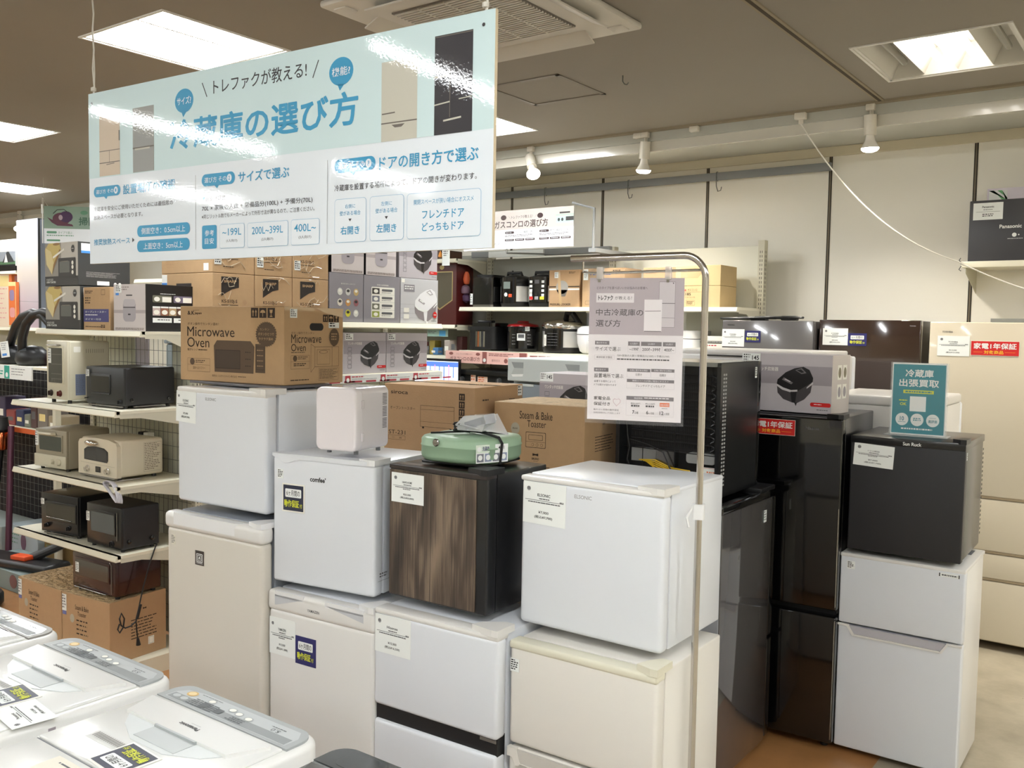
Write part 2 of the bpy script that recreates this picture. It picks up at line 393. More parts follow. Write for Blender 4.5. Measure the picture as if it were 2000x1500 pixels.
# --- ceiling fixtures
def emis(name, rgb, st):
    m = bpy.data.materials.new(name); m.use_nodes = True; nt = m.node_tree; nt.nodes.clear()
    e = nt.nodes.new('ShaderNodeEmission'); o = nt.nodes.new('ShaderNodeOutputMaterial')
    e.inputs[0].default_value = (rgb[0], rgb[1], rgb[2], 1); e.inputs[1].default_value = st; nt.links.new(e.outputs[0], o.inputs[0]); return m
E_PANEL = emis('lit_diffuser', (.955, .985, 1.0), 18.0 * LIGHT_GAIN)
E_STRIP = emis('bare_strip_tube', (.95, .98, 1.0), 56.0 * LIGHT_GAIN)
E_TUBE = emis('lit_tube', (1.0, .95, .88), 7.0 * LIGHT_GAIN)
FIXW = M('fixture_white', (225, 222, 214), .35)
OFFT = M('unlit_tube', (170, 168, 158), .25)
labels_light = {}
def fixture(cx, cy, label, louver=False, FW=FW, FD=FD):
    t = thing('ceiling_light', label, 'ceiling light', (cx, cy, CEIL_Z), 0, 'recessed ceiling lights')
    a, b = FW / 2, FD / 2
    if FW < .4:
        g = G(); g.box(-a, -b, -.03, a, b, 0, FIXW, bev=.004); g.build('housing', t)
        for sx in (0,): g = G(); g.tube([(sx, -b + .03, -.05), (sx, b - .03, -.05)], .016, E_STRIP, 10); g.build('lamp_tube', t)
        return t
    g = G()
    for s1 in (-1, 1):
        g.box(s1 * a - (.012 if s1 > 0 else 0), -b, 0, s1 * a + (.012 if s1 < 0 else 0), b, .13, FIXW)
        g.box(-a, s1 * b - (.012 if s1 > 0 else 0), 0, a, s1 * b + (.012 if s1 < 0 else 0), .13, FIXW)
    g.box(-a, -b, .13, a, b, .14, FIXW)
    for (q0, q1, q2, q3) in ((-a - .012, -b - .012, a + .012, -b), (-a - .012, b, a + .012, b + .012), (-a - .012, -b, -a, b), (a, -b, a + .012, b)):
        g.box(q0, q1, -.006, q2, q3, .001, FIXW)
    g.build('housing', t, smooth=0)
    if louver:
        w = (2 * a - .024) / 4; x = -a + .012
        gr = G()
        for i in range(5):
            xc = x + w * i
            hw = w * .34
            pts = [(xc - (hw if i else 0), .128), (xc, .006), (xc + (hw if i < 4 else 0), .128)]
            if i == 0: pts = [(xc, .128), (xc, .006), (xc + hw, .128)]
            if i == 4: pts = [(xc - hw, .128), (xc, .006), (xc, .128)]
            gr.prism(pts, -b + .012, b - .012, FIXW)
        gr.build('reflector', t, smooth=0)
        for i in range(4):
            gt = G(); xc = x + w * (i + .5); on = i in (1, 2)
            gt.tube([(xc, -b + .03, .055), (xc, b - .10, .055)], .017, E_TUBE if on else OFFT, 12)
            gt.build('lit_lamp_tube' if on else 'unlit_lamp_tube', t)
    else:
        ep = E_STRIP if FW < .4 else E_PANEL
        gp = G(); gp.box(-a + .012, -b + .012, .055, -.008, b - .012, .065, ep); gp.box(.008, -b + .012, .055, a - .012, b - .012, .065, ep)
        gp.build('diffuser', t, smooth=0)
        gd = G(); gd.box(-.008, -b + .012, .04, .008, b - .012, .066, FIXW); gd.build('divider', t, smooth=0)
    return t
names = {(-1.0, 4.68): 'open recessed ceiling light at top right with two lit and two dark tubes'}
for cx, cy, w_, d_ in LIGHTS:
    key = (cx, cy); louver = key == (-1.0, 4.68)
    vis = {(-3.855, 2.62): 'bright recessed ceiling light above the left half of the hanging banner',
           (-3.855, 4.68): 'recessed ceiling light peeking out behind the right edge of the hanging banner',
           (-6.71, 3.0): 'recessed ceiling light on the left edge, nearer and higher of the two there',
           (-9.5, 4.46): 'recessed ceiling light on the left edge, lower and farther of the two there'}
    fixture(cx, cy, names.get(key) or vis.get(key) or 'recessed ceiling light out of the picture over the nearer aisles', louver, w_, d_)

# --- cassette air conditioner
t = thing('ceiling_air_conditioner', 'white four-way cassette air conditioner in the ceiling behind the hanging banner', 'air conditioner', (-2.42, 3.05, CEIL_Z))
ACW = M('aircon_white', (205, 200, 190), .45); ACG = M('aircon_grille', (120, 114, 106), .6)
g = G(); a = .475
g.box(-a, -a, -.03, a, a, .0, ACW, bev=.012); g.build('panel_body', t)
g = G(); g.box(-.27, -.27, -.036, .27, .27, -.029, ACG)
for i in range(26):
    y = -.26 + i * .0208; g.box(-.265, y, -.041, .265, y + .009, -.035, ACW)
for x in (-.135, 0, .135): g.box(x - .003, -.265, -.042, x + .003, .265, -.036, ACW)
g.build('intake_grille', t, smooth=0)
for i in range(4):
    R = Matrix.Rotation(i * math.pi / 2, 3, 'Z'); g = G()
    rot = R @ Matrix.Rotation(math.radians(24), 3, 'X')
    c = R @ Vector((0, -.385, -.045)); g.box(c.x - .27, c.y - .045, c.z - .004, c.x + .27, c.y + .045, c.z + .004, ACW, bev=.003, rot=rot)
    g.build('louver_flap', t)
for sx, sy in ((-1, -1), (1, -1), (-1, 1), (1, 1)):
    g = G(); g.box(sx * .40 - .035, sy * .40 - .035, -.036, sx * .40 + .035, sy * .40 + .035, -.029, ACW, bev=.004); g.build('corner_cover', t)

# --- lighting track spots
SPW = M('spot_white', (226, 220, 206), .3); BULBG = M('bulb_glass', (236, 232, 222), .2)
E_BULB = emis('lit_bulb', (1.0, .92, .8), 14.0)
def spot(x, aim, label, power=42):
    t = thing('track_spotlight', label, 'spotlight', (x, 5.41, CEIL_Z - .012), 0, 'spotlights on the ceiling track')
    g = G(); g.box(-.025, -.016, -.035, .025, .016, 0, SPW, bev=.004); g.tube([(0, 0, -.03), (0, 0, -.085)], .007, SPW); g.tube([(0.012, 0, -.03), (.012, 0, -.1)], .003, SPW); g.build('track_adapter', t)
    d = Vector(aim).normalized(); p0 = Vector((0, 0, -.09)) - d * .03; p1 = p0 + d * .11
    g = G(); g.tube([p0, p0 + d * .004, p1], .034, SPW, 20); g.build('lamp_socket', t)
    g = G(); g.tube([p1, p1 + d * .03], .022, BULBG, 20, .028); g.tube([p1 + d * .03, p1 + d * .07], .028, BULBG, 20, .048); g.build('bulb', t)
    g = G(); e1 = d.orthogonal().normalized(); e2 = d.cross(e1); vs = []
    q = p1 + d * .07; rings = [(0.048, 0), (.047, .008), (.038, .018), (.02, .024)]
    for r, h in rings:
        for k in range(20):
            a_ = 2 * math.pi * k / 20; vs.append(q + d * h + e1 * r * math.cos(a_) + e2 * r * math.sin(a_))
    fs = [(i * 20 + k, i * 20 + (k + 1) % 20, (i + 1) * 20 + (k + 1) % 20, (i + 1) * 20 + k) for i in range(3) for k in range(20)] + [tuple(range(60, 80))]
    g.add(vs, fs, E_BULB); g.build('lit_bulb_face', t)
    sd = bpy.data.lights.new('spot_lamp', 'SPOT'); sd.energy = power; sd.color = (1, .93, .82); sd.spot_size = math.radians(130); sd.spot_blend = .8; sd.shadow_soft_size = .045
    so = bpy.data.objects.new('spot_lamp', sd); COL.objects.link(so); so.parent = t; so.location = q + d * .03; so.rotation_euler = d.to_track_quat('-Z', 'Y').to_euler()
    return t
spot(-3.86, (.5, -.45, -.8), 'white track spotlight nearest the right edge of the hanging banner', 9)
spot(-2.945, (-.12, .12, -1), 'white track spotlight above the stove guide, middle of the three on the right')
spot(-1.525, (0, .1, -1), 'white track spotlight farthest right, beside the ceiling joint')
spot(-.1, (.05, .2, -1), 'added track spotlight just beyond the right edge of the picture, brightening the wall')  # added out of view to put more light on the back wall
spot(1.4, (0, .2, -1), 'added track spotlight far beyond the right edge of the picture, brightening the wall')  # second added spot, also unseen and there for the wall
spot(-11.3, (.4, -.3, -.8), 'white track spotlight at far left behind the pale tall box')
for i, x in enumerate((-3.0, -2.6)):
    g = G(); g.box(x - .03, 5.395, CEIL_Z - .045, x + .03, 5.43, CEIL_Z - .012, SPW, bev=.004)
    tag(g.build('track_adapter_cover'), ['small white track adapter left of the middle spotlight', 'small white empty track adapter right of the middle spotlight'][i], 'track adapter')
# drooping white power cable with its adapter
t = thing('power_cable', 'white power cable drooping from the ceiling track to the high wall shelf', 'cable', (0, 0, 0))
g = G(); g.box(-1.955, 5.39, CEIL_Z - .05, -1.89, 5.43, CEIL_Z - .012, SPW, bev=.004); g.tube([(-1.92, 5.41, CEIL_Z - .05), (-1.92, 5.41, CEIL_Z - .075)], .014, SPW, 12); g.build('plug', t)
A_, B_ = Vector((-1.92, 5.41, 3.005)), Vector((-1.165, 6.07, 2.225)); pts = []
for i in range(25):
    u = i / 24; p = A_.lerp(B_, u); p.z -= .17 * 4 * u * (1 - u) * (1 - .25 * u) ; pts.append(p)
C_ = Vector((-.2, 6.2, 1.93))
for i in range(1, 16):
    u = i / 15; p = B_.lerp(C_, u); p.z -= .06 * 4 * u * (1 - u); pts.append(p)
g = G(); g.tube(pts, .0042, CABLEW, 8); g.build('cord', t)
# grey rail high on the wall with hooks
g = G(); g.box(-5.2, 6.36, 2.885, -2.04, 6.385, 2.94, PAINTGREY, bev=.003)
for x in (-4.78, -3.875, -2.97, -2.065): g.box(x - .012, 6.385, 2.9, x + .012, YW - .001, 2.925, PAINTGREY)
tag(g.build('hanging_rail'), 'long grey steel rail fixed high on the panelled wall', 'rail')
for i, x in enumerate((-4.384, -3.6, -2.866)):
    g = G(); z = 2.93
    g.tube([(x, 6.38, z - .05), (x, 6.352, z - .02), (x, 6.352, z + .012), (x, 6.375, z + .016)], .003, WIRE, 6)
    g.tube([(x, 6.352, z - .02), (x + .005, 6.345, z - .09), (x + .02, 6.34, z - .13), (x + .045, 6.335, z - .125), (x + .05, 6.335, z - .1)], .003, WIRE, 6)
    tag(g.build('s_hook'), ['thin S-hook on the wall rail above the stove guide banner', 'thin S-hook on the wall rail, middle one of the three', 'thin S-hook on the wall rail nearest its right end'][i], 'hook')
# high wall shelf with a dark appliance
t = thing('wall_shelf', 'cream bracket shelf high on the wall at the right edge', 'shelf', (-1.15, 6.08, 2.19))
g = G(); g.box(0, 0, 0, 1.2, .34, .036, SHELFM, bev=.003); g.build('shelf_board', t)
g = G(); g.prism([(.36, -.14), (.36, 0), (.02, 0), (.02, -.03)], .02, .024, SHELFS, axis=0); g.build('bracket', t)
g = G(); g.tube([(0, 0, .02), (-.012, 0, .045), (-.004, 0, .058)], .003, WIRE, 6); g.tube([(0, 0, .01), (-.012, 0, -.012), (0, 0, -.02)], .003, WIRE, 6); g.build('cable_clip', t)
t = thing('flat_appliance', 'flat dark grey appliance with maker lettering standing on the high wall shelf', 'appliance', (-1.125, 6.12, 2.227), -1)
g = G(); g.box(0, 0, 0, .75, .13, .36, M('charcoal_panel', (62, 62, 66), .35), bev=.004); g.F((0, -.0001, 0)); g.txh('Panasonic', .165, .19, .022, CARD, 1, .02); g.ell(.245, .15, .012, .012, CARD, 1); g.ell(.268, .15, .004, .004, CARD, 1); g.bars(.21, .125, .29, .13, 1, CARD, 1, ragged=0); g.build('body', t)
g = G(); g.F((.02, -.001, 0)).rect(0, .245, .16, .345, CARD); g.txh('Panasonic', .08, .315, .012, INK, 2, .02, 'c'); g.bars(.055, .30, .105, .306, 1, INK, 2, ragged=0); g.line(.015, .292, .145, .292, .0015, INKG, 2); g.bars(.05, .26, .11, .28, 2, INK, 2, ragged=.1); g.build('price_tag', t)
g = G(); g.box(-1.06, 6.27, 2.227, -.4, 6.37, 2.675, M('lilac_white_carton', (228, 220, 230), .5), bev=.002)
g.F((-1.06, 6.2695, 2.227)).rect(.01, .34, .11, .435, CARD); LG = M('mint_stripe', (120, 190, 130), .5)
for q in (0, .045): g.poly([(.01 + q, .435), (.035 + q, .435), (.11, .375 - .03 + q * .3), (.11, .36 - .03 + q * .3 + .045)], LG, 2)
tag(g.build('carton'), 'pale carton with mint stripes behind the dark appliance on the high wall shelf', 'box')
# ================================================================== PRINTED CARDS
def price_tag(par, o, u, v, w, h, maker, price, taxed, tilt=0.0, name='price_tag', two=False):
    """white price card standing a little off the surface; o: lower-left corner"""
    U = Vector(u).normalized(); V = Vector(v).normalized(); N = U.cross(V)
    U2 = (U * math.cos(tilt) + V * math.sin(tilt)); V2 = (V * math.cos(tilt) - U * math.sin(tilt))
    g = G(); O = Vector(o) + N * .0012
    g.F(O, U2, V2)
    c = [g.pt(a, b, 0) for a, b in ((0, 0), (w, 0), (w, h), (0, h))]; c2 = [p - N * .0009 for p in c]
    g.add(c + c2, [(0, 1, 2, 3), (7, 6, 5, 4), (0, 4, 5, 1), (1, 5, 6, 2), (2, 6, 7, 3), (3, 7, 4, 0)], CARD)
    L = 1
    g.ell(w * .13, h * .83, w * .045, w * .045, INKL, L, 16); g.bars(w * .095, h * .80, w * .165, h * .86, 2, INK, L + 1, ragged=.1, dash=3)
    if maker: g.tx(maker, w * .34, h * .665, w * .64, h * .735, INK, L, .012)
    g.bars(w * .38, h * .60, w * .62, h * .625, 1, INKG, L, fill=1, ragged=0, dash=4)
    g.line(w * .05, h * .565, w * .95, h * .565, h * .012, INKG, L)
    g.bars(w * .86, h * .575, w * .95, h * .60, 1, INKG, L, fill=1, ragged=0, dash=2)
    g.bars(w * .12, h * .505, w * .88, h * .53, 1, INKG, L, fill=1, ragged=.05, dash=9, seed=4)
    if two: g.bars(w * .36, h * .455, w * .60, h * .48, 1, INKG, L, fill=1, ragged=.05, dash=5, seed=5)
    g.tx(price, w * .37, h * .25, w * .61, h * .32, INK, L, .01)
    g.tx('(税込' + taxed + ')', w * .28, h * .13, w * .70, h * .21, INK, L, .01)
    return g.build(name, par, smooth=0)
def plate(g, o, u, v, w, h, mat, off=.0012):
    g.F(Vector(o) + Vector(u).normalized().cross(Vector(v).normalized()) * off, u, v)
    c = [g.pt(a, b, 0) for a, b in ((0, 0), (w, 0), (w, h), (0, h))]; c2 = [p - g.N * (off * .8) for p in c]
    g.add(c + c2, [(0, 1, 2, 3), (7, 6, 5, 4), (0, 4, 5, 1), (1, 5, 6, 2), (2, 6, 7, 3), (3, 7, 4, 0)], mat)
def six_month(par, o, u, v, w, h, base=NAVY, border=None):
    g = G(); plate(g, o, u, v, w, h, border or base, .0016)
    if border: g.rect(w * .05, h * .05, w * .95, h * .95, base, 1)
    g.rr(w * .14, h * .52, w * .86, h * .82, h * .04, CARD, 2); g.tx('6ヶ月間の', w * .2, h * .57, w * .8, h * .77, INK, 3, .008)
    g.tx('動作保証', w * .1, h * .17, w * .76, h * .43, YEL, 3, .02); g.tx('付', w * .79, h * .17, w * .9, h * .32, YEL, 3, .01)
    return g.build('warranty_sticker', par, smooth=0)
def one_year(par, o, u, v, w, h):
    g = G(); plate(g, o, u, v, w, h, CARDW, .0016); g.rect(w * .006, h * .02, w * .994, h * .98, RED, 1)
    g.tx('家電1年保証', w * .06, h * .46, w * .94, h * .85, CARD, 2, .022); g.tx('対象商品', w * .28, h * .12, w * .68, h * .36, YELO, 2, .022)
    g.line(w * .06, h * .24, w * .25, h * .24, h * .015, YELO, 2); g.line(w * .71, h * .24, w * .92, h * .24, h * .015, YELO, 2)
    return g.build('warranty_sticker', par, smooth=0)
def small_label(par, o, u, v, w, h, rows=5, ink=INK, paper=CARD, name='spec_label', seed=2):
    g = G(); plate(g, o, u, v, w, h, paper, .0008); g.bars(w * .08, h * .08, w * .92, h * .94, rows, ink, 1, fill=.55, ragged=.4, dash=4, seed=seed)
    return g.build(name, par, smooth=0)
FX, FZ = (1, 0, 0), (0, 0, 1)

# ================================================================== FRIDGES
def doors_and_body(t, w, d, h, body, door, splits, dt=.05, rad=.012, gasket=GREYGAP, foot=.02, gapm=GREYGAP, inset=.004):
    """cabinet + doors facing local -Y; splits = [(z0, z1), ...]"""
    g = G(); g.box(inset, dt + .008, foot, w - inset, d, h - .004, body, bev=.006, seg=2)
    g.build('cabinet', t)
    g = G(); g.box(inset + .012, dt - .004, foot + .01, w - inset - .012, dt + .012, h - .012, gapm); g.build('door_gasket', t, smooth=0)
    ds = []
    for (z0, z1) in splits:
        g = G(); g.box(0, 0, z0, w, dt, z1, door, bev=rad, seg=4); ds.append(g.build('door', t, smooth=40))
    for x in (.05, w - .05):
        g = G(); g.lathe([(.016, 0), (.016, foot + .004)], (x, .08, 0), BLACK_P, 14); g.build('foot', t)
    for x in (.05, w - .05):
        g = G(); g.lathe([(.016, 0), (.016, foot + .004)], (x, d - .06, 0), BLACK_P, 14); g.build('foot', t)
    return ds
def hinge(t, w, h, mat, zc=0.0, ln=.085, sx=.07):
    g = G(); g.prism([(w - sx, .008), (w - .02, -.006), (w + .001, -.004), (w + .002, ln), (w - .03, ln), (w - sx + .012, .045)], h - .003, h + .016, mat, axis=2)
    g.build('hinge_cover', t, smooth=0)

Z = lambda r: r + 1.78
# ---- front row ------------------------------------------------------
t = thing('refrigerator', 'tall champagne one-door refrigerator with square emblem, leftmost of the front row', 'refrigerator', (-2.947, 1.913, 0), 3.2); t.scale = (1.04, 1.04, .977)
doors_and_body(t, .481, .5, 1.131, GREYSTEEL, CREAM, [(.03, 1.075)], rad=.016)
g = G(); g.box(-.006, -.008, 1.07, .487, .05, 1.131, W_WARM, bev=.018, seg=4); g.prism([(.05, -.0085), (.36, -.0085), (.40, .02), (.05, .02)], 1.088, 1.132, W_SOFT, axis=2)
g.build('door_cap', t, smooth=40)
hinge(t, .481, 1.128, W_SOFT)
g = G(); g.F((.155, -.001, .955)); g.rect(0, 0, .045, .052, M('bronze_emblem', (58, 50, 48), .35)); g.frame(.008, .011, .037, .04, .0025, CARD, 2); g.frame(.013, .016, .032, .035, .002, CARD, 2); g.ell(.0225, .0275, .0035, .0035, CARD, 2); g.ell(.0195, .0225, .002, .002, CARD, 2); g.ell(.0255, .0225, .002, .002, CARD, 2); g.bars(.006, .004, .039, .007, 1, CARD, 2, ragged=0); g.build('emblem', t, smooth=0)
small_label(t, (.028, 0, 1.01), FX, FZ, .022, .036, 5, INKG, M('label_cream', (228, 222, 206), .5))
t = thing('mini_refrigerator', 'white mini refrigerator with card curling left, under the microwave carton', 'refrigerator', (-2.960, 1.968, 1.1195), 3.3); t.scale = (1.04, 1.04, 1.04)
doors_and_body(t, .449, .42, .416, W_COOL, W_COOL, [(.014, .404)], foot=.014); hinge(t, .449, .408, W_WARM, sx=.09)
g = G(); g.box(0, -.002, .394, .449, .045, .414, W_WARM, bev=.006); g.build('door_cap', t)
price_tag(t, (-.006, 0, .292), FX, FZ, .105, .108, 'ELSONIC', '¥7,000', '¥7,700', tilt=-.04)
g = G(); g.F((0, 0, 0)); g.txh('ELSONIC', .15, .372, .010, INKL, 1, .01); g.build('maker_lettering', t, smooth=0)

t = thing('refrigerator', 'white one-door refrigerator with twin recessed top grips, second from left in front row', 'refrigerator', (-2.440, 1.963, 0), 4.1); t.scale = (.955, .955, 1.0475)
doors_and_body(t, .48, .45, .862, W_COOL, W_WARM, [(.03, .80)], rad=.014)
g = G(); g.box(-.003, -.004, .795, .483, .05, .86, W_WARM, bev=.014, seg=4); g.build('door_cap', t, smooth=40)
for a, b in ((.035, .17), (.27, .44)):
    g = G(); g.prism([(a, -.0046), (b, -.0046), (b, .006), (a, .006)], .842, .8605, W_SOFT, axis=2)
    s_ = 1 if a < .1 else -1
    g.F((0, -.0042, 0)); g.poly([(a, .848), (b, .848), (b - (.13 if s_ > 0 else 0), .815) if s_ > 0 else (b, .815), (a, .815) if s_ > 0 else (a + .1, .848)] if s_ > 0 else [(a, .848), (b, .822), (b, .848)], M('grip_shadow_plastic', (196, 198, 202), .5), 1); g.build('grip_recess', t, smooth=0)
hinge(t, .48, .858, W_SOFT)
g = G(); g.F((0, -.0045, 0)); g.txh('YAMAZEN', .19, .817, .0085, INKG, 1, .015); g.build('maker_lettering', t, smooth=0)
price_tag(t, (.006, 0, .655), FX, FZ, .125, .118, 'YAMAZEN', '¥10,000', '¥11,000', two=True)
six_month(t, (.132, 0, .645), FX, FZ, .095, .088, NAVY)
t = thing('mini_refrigerator', 'white mini refrigerator with wavy top edge, under the small glossy cooler', 'refrigerator', (-2.442, 1.981, .914), 9.0); t.scale = (.955, .955, .955)
doors_and_body(t, .434, .36, .461, W_COOL, W_COOL, [(.012, .452)], foot=.012); hinge(t, .434, .452, W_SOFT)
g = G(); g.prism([(0, .462), (.434, .462), (.434, .446), (.12, .446), (.10, .441), (.075, .432), (.055, .430), (.03, .440), (0, .452)], -.003, .047, W_COOL, axis=1); g.build('door_cap', t, smooth=20)
g = G(); g.F((0, 0, 0)); g.tx('comfee’', .165, .375, .232, .392, INK, 1, .03); g.build('maker_lettering', t, smooth=0)
small_label(t, (.022, 0, .375), FX, FZ, .026, .032, 5, INK)
six_month(t, (.045, -.001, .262), FX, FZ, .098, .098, NAVYK, CARDW)
g = G(); g.F((.434, 0, 0), (0, 1, 0), FZ); g.bars(.03, .07, .075, .088, 2, INKG, 1, ragged=.2); g.line(.02, .062, .09, .062, .001, INKG, 1); g.build('energy_label', t, smooth=0)
# small glossy cooler
t = thing('portable_cooler', 'small glossy white rounded cooler box with side vents on a mini refrigerator', 'cooler', (-2.272, 2.013, 1.3665), 10.5); t.scale = (.955, .955, .955)
g = G(); g.vbox(0, .035, .012, .167, .19, .226, W_PINK, .022, 6, only=1); g.build('cooler_body', t, smooth=40)
g = G()
bm = bmesh.new(); bmesh.ops.create_cube(bm, size=1)
for v in bm.verts: v.co = Vector((v.co.x * .167 + .0835, v.co.y * .034 + .017, v.co.z * .214 + .119))
bmesh.ops.bevel(bm, geom=[e for e in bm.edges if abs((e.verts[0].co - e.verts[1].co).normalized().y) > .9], offset=.024, segments=6, profile=.5, affect='EDGES')
bmesh.ops.bevel(bm, geom=[e for e in bm.edges if e.calc_length() > .001 and all(abs(v.co.y) < .001 for v in e.verts)], offset=.009, segments=3, profile=.5, affect='EDGES')
g.bm(bm, W_PINK); g.build('door', t, smooth=50)
for z in (.06, .17):
    g = G(); g.box(.1665, .03, z - .014, .171, .044, z + .014, W_PINK, bev=.002); g.build('door_hinge', t)
g = G(); g.F((.167, 0, 0), (0, 1, 0), FZ)
for i in range(22):
    z = .082 + i * .0052 + (.004 if i > 6 else 0) + (.004 if i > 13 else 0); g.rect(.155, z, .182, z + .0024, INKG, 1)
g.build('side_vent', t, smooth=0)
for x, y in ((.03, .04), (.14, .04), (.03, .17), (.14, .17)):
    g = G(); g.lathe([(.008, 0), (.008, .014)], (x, y, 0), GREYGAP, 10); g.build('foot', t)

t = thing('refrigerator', 'white two-door refrigerator with black band between doors, under the wood-grain one', 'refrigerator', (-1.982, 1.996, 0), 2.5); t.scale = (.955, .955, 1.046)
doors_and_body(t, .484, .5, .882, W_COOL, W_COOL, [(.03, .548), (.592, .868)], rad=.012, gapm=BLACK_P)
g = G(); g.box(.004, .012, .54, .48, .05, .6, BLACK_P); g.build('door_band', t, smooth=0)
g = G(); g.box(0, 0, .862, .484, .06, .882, W_WARM, bev=.008); g.build('door_cap', t)
hinge(t, .484, .88, W_WARM, sx=.10); g = G(); g.box(.42, .006, .583, .478, .03, .592, STEEL); g.build('middle_hinge', t, smooth=0)
price_tag(t, (.006, 0, .752), FX, FZ, .148, .112, 'Hisense', '¥15,000', '¥16,500')
small_label(t, (.484 - .003, .09, .80), (0, 1, 0), FZ, .04, .04, 5, INKG, W_COOL)
# wood grain fridge
def wood_mat():
    m = bpy.data.materials.new('dark_wood_grain'); m.use_nodes = True; nt = m.node_tree; b = nt.nodes['Principled BSDF']; b.inputs['Roughness'].default_value = .36
    tc = nt.nodes.new('ShaderNodeTexCoord'); mp = nt.nodes.new('ShaderNodeMapping'); mp.inputs['Scale'].default_value = (9.0, 1.0, 1.5)
    nt.links.new(tc.outputs['Object'], mp.inputs['Vector'])
    n0 = nt.nodes.new('ShaderNodeTexNoise'); n0.inputs['Scale'].default_value = 1.3; n0.inputs['Detail'].default_value = 2; nt.links.new(mp.outputs['Vector'], n0.inputs['Vector'])
    w = nt.nodes.new('ShaderNodeMath'); w.operation = 'MULTIPLY'; w.inputs[1].default_value = 26; nt.links.new(n0.outputs['Fac'], w.inputs[0])
    sn = nt.nodes.new('ShaderNodeMath'); sn.operation = 'SINE'; nt.links.new(w.outputs[0], sn.inputs[0])
    mp2 = nt.nodes.new('ShaderNodeMapping'); mp2.inputs['Scale'].default_value = (170.0, 1, 5.0); nt.links.new(tc.outputs['Object'], mp2.inputs['Vector'])
    n1 = nt.nodes.new('ShaderNodeTexNoise'); n1.inputs['Scale'].default_value = 1.0; n1.inputs['Detail'].default_value = 8; n1.inputs['Roughness'].default_value = .7; nt.links.new(mp2.outputs['Vector'], n1.inputs['Vector'])
    ad = nt.nodes.new('ShaderNodeMath'); ad.operation = 'MULTIPLY_ADD'; ad.inputs[1].default_value = .10; nt.links.new(sn.outputs[0], ad.inputs[0]); nt.links.new(n1.outputs['Fac'], ad.inputs[2])
    n2 = nt.nodes.new('ShaderNodeTexNoise'); n2.inputs['Scale'].default_value = 3.5; mp3 = nt.nodes.new('ShaderNodeMapping'); mp3.inputs['Scale'].default_value = (2.4, 1, .5); nt.links.new(tc.outputs['Object'], mp3.inputs['Vector']); nt.links.new(mp3.outputs['Vector'], n2.inputs['Vector'])
    ad2 = nt.nodes.new('ShaderNodeMath'); ad2.operation = 'MULTIPLY_ADD'; ad2.inputs[1].default_value = 1.15; nt.links.new(n2.outputs['Fac'], ad2.inputs[0]); nt.links.new(ad.outputs[0], ad2.inputs[2])
    sb = nt.nodes.new('ShaderNodeMath'); sb.operation = 'SUBTRACT'; sb.inputs[1].default_value = .60; nt.links.new(ad2.outputs[0], sb.inputs[0])
    r = nt.nodes.new('ShaderNodeValToRGB'); e = r.color_ramp.elements
    e[0].position = .22; e[0].color = (lin(46), lin(38), lin(34), 1); e[1].position = .85; e[1].color = (lin(132), lin(114), lin(96), 1)
    q = e.new(.5); q.color = (lin(80), lin(67), lin(56), 1)
    nt.links.new(sb.outputs[0], r.inputs['Fac']); nt.links.new(r.outputs['Color'], b.inputs['Base Color'])
    return m
WOOD = wood_mat()
t = thing('mini_refrigerator', 'dark wood-grain mini refrigerator in black casing, under the folded green washer', 'refrigerator', (-1.982, 2.060, .934), 1.7); t.scale = (.955, .955, .955)
doors_and_body(t, .392, .335, .446, BLACK_E, BLACK_E, [(.012, .436)], foot=.012, rad=.006, gapm=GAP)
g = G(); g.box(.004, -.004, .02, .352, .004, .426, WOOD); g.F((0, -.004, 0)); g.line(.176, .02, .176, .426, .0016, GAP, 1); g.build('wood_panel', t, smooth=0)
g = G(); g.box(0, -.004, .428, .392, .05, .444, M('dark_top_strip', (46, 38, 36), .3), bev=.003); g.build('door_cap', t)
hinge(t, .392, .443, BLACK_P, sx=.08)
price_tag(t, (.012, -.0042, .322), FX, FZ, .135, .095, 'HAWO-HOME', '¥20,000', '¥22,000', two=True)
# folded green washer and its cord bundle
t = thing('folding_washer', 'flattened sage green folding washer with clear bag and cord, on wood-grain refrigerator', 'washing machine', (-1.800, 2.235, 1.373), 8); t.scale = (.87, .87, .9)
SG2 = M('sage_rim', (160, 184, 158), .35)
prof = [(.150, .0), (.158, .006), (.163, .018), (.163, .048), (.165, .05), (.165, .053), (.163, .056), (.163, .072), (.156, .081), (.12, .084), (.0, .085)]
g = G(); vs = []; seg = 48
def supr(r, t_, n=3.2): c, s_ = math.cos(t_), math.sin(t_); return (r * abs(c) ** (2 / n) * (1 if c > 0 else -1), r * abs(s_) ** (2 / n) * (1 if s_ > 0 else -1))
for (r_, h_) in prof:
    for k_ in range(seg):
        a_, b_ = supr(max(r_, .001), 2 * math.pi * k_ / seg); vs.append((a_ * .98, b_ * .98, h_))
fs = [(i * seg + k_, i * seg + (k_ + 1) % seg, (i + 1) * seg + (k_ + 1) % seg, (i + 1) * seg + k_) for i in range(len(prof) - 1) for k_ in range(seg)] + [tuple(range(seg))[::-1]]
g.add(vs, fs, GREEN_W); g.build('folded_tub', t, smooth=50)
g = G(); g.box(-.13, -.13, -.011, .13, .13, .0, BLACK_P, bev=.005); g.build('base_plate', t)
g = G(); g.lathe([(.013, 0), (.013, .004), (.010, .007), (0, .0075)], (0, 0, 0), STEEL, 24, axis=1); kn = g.build('knob', t); kn.location = (-.048, -.160, .066); kn.rotation_euler = (math.pi, 0, 0)
g = G(); plate(g, (.113, -.162, .008), (.45, .89, 0), FZ, .13, .06, CARD, .002); W_, H_ = .13, .06
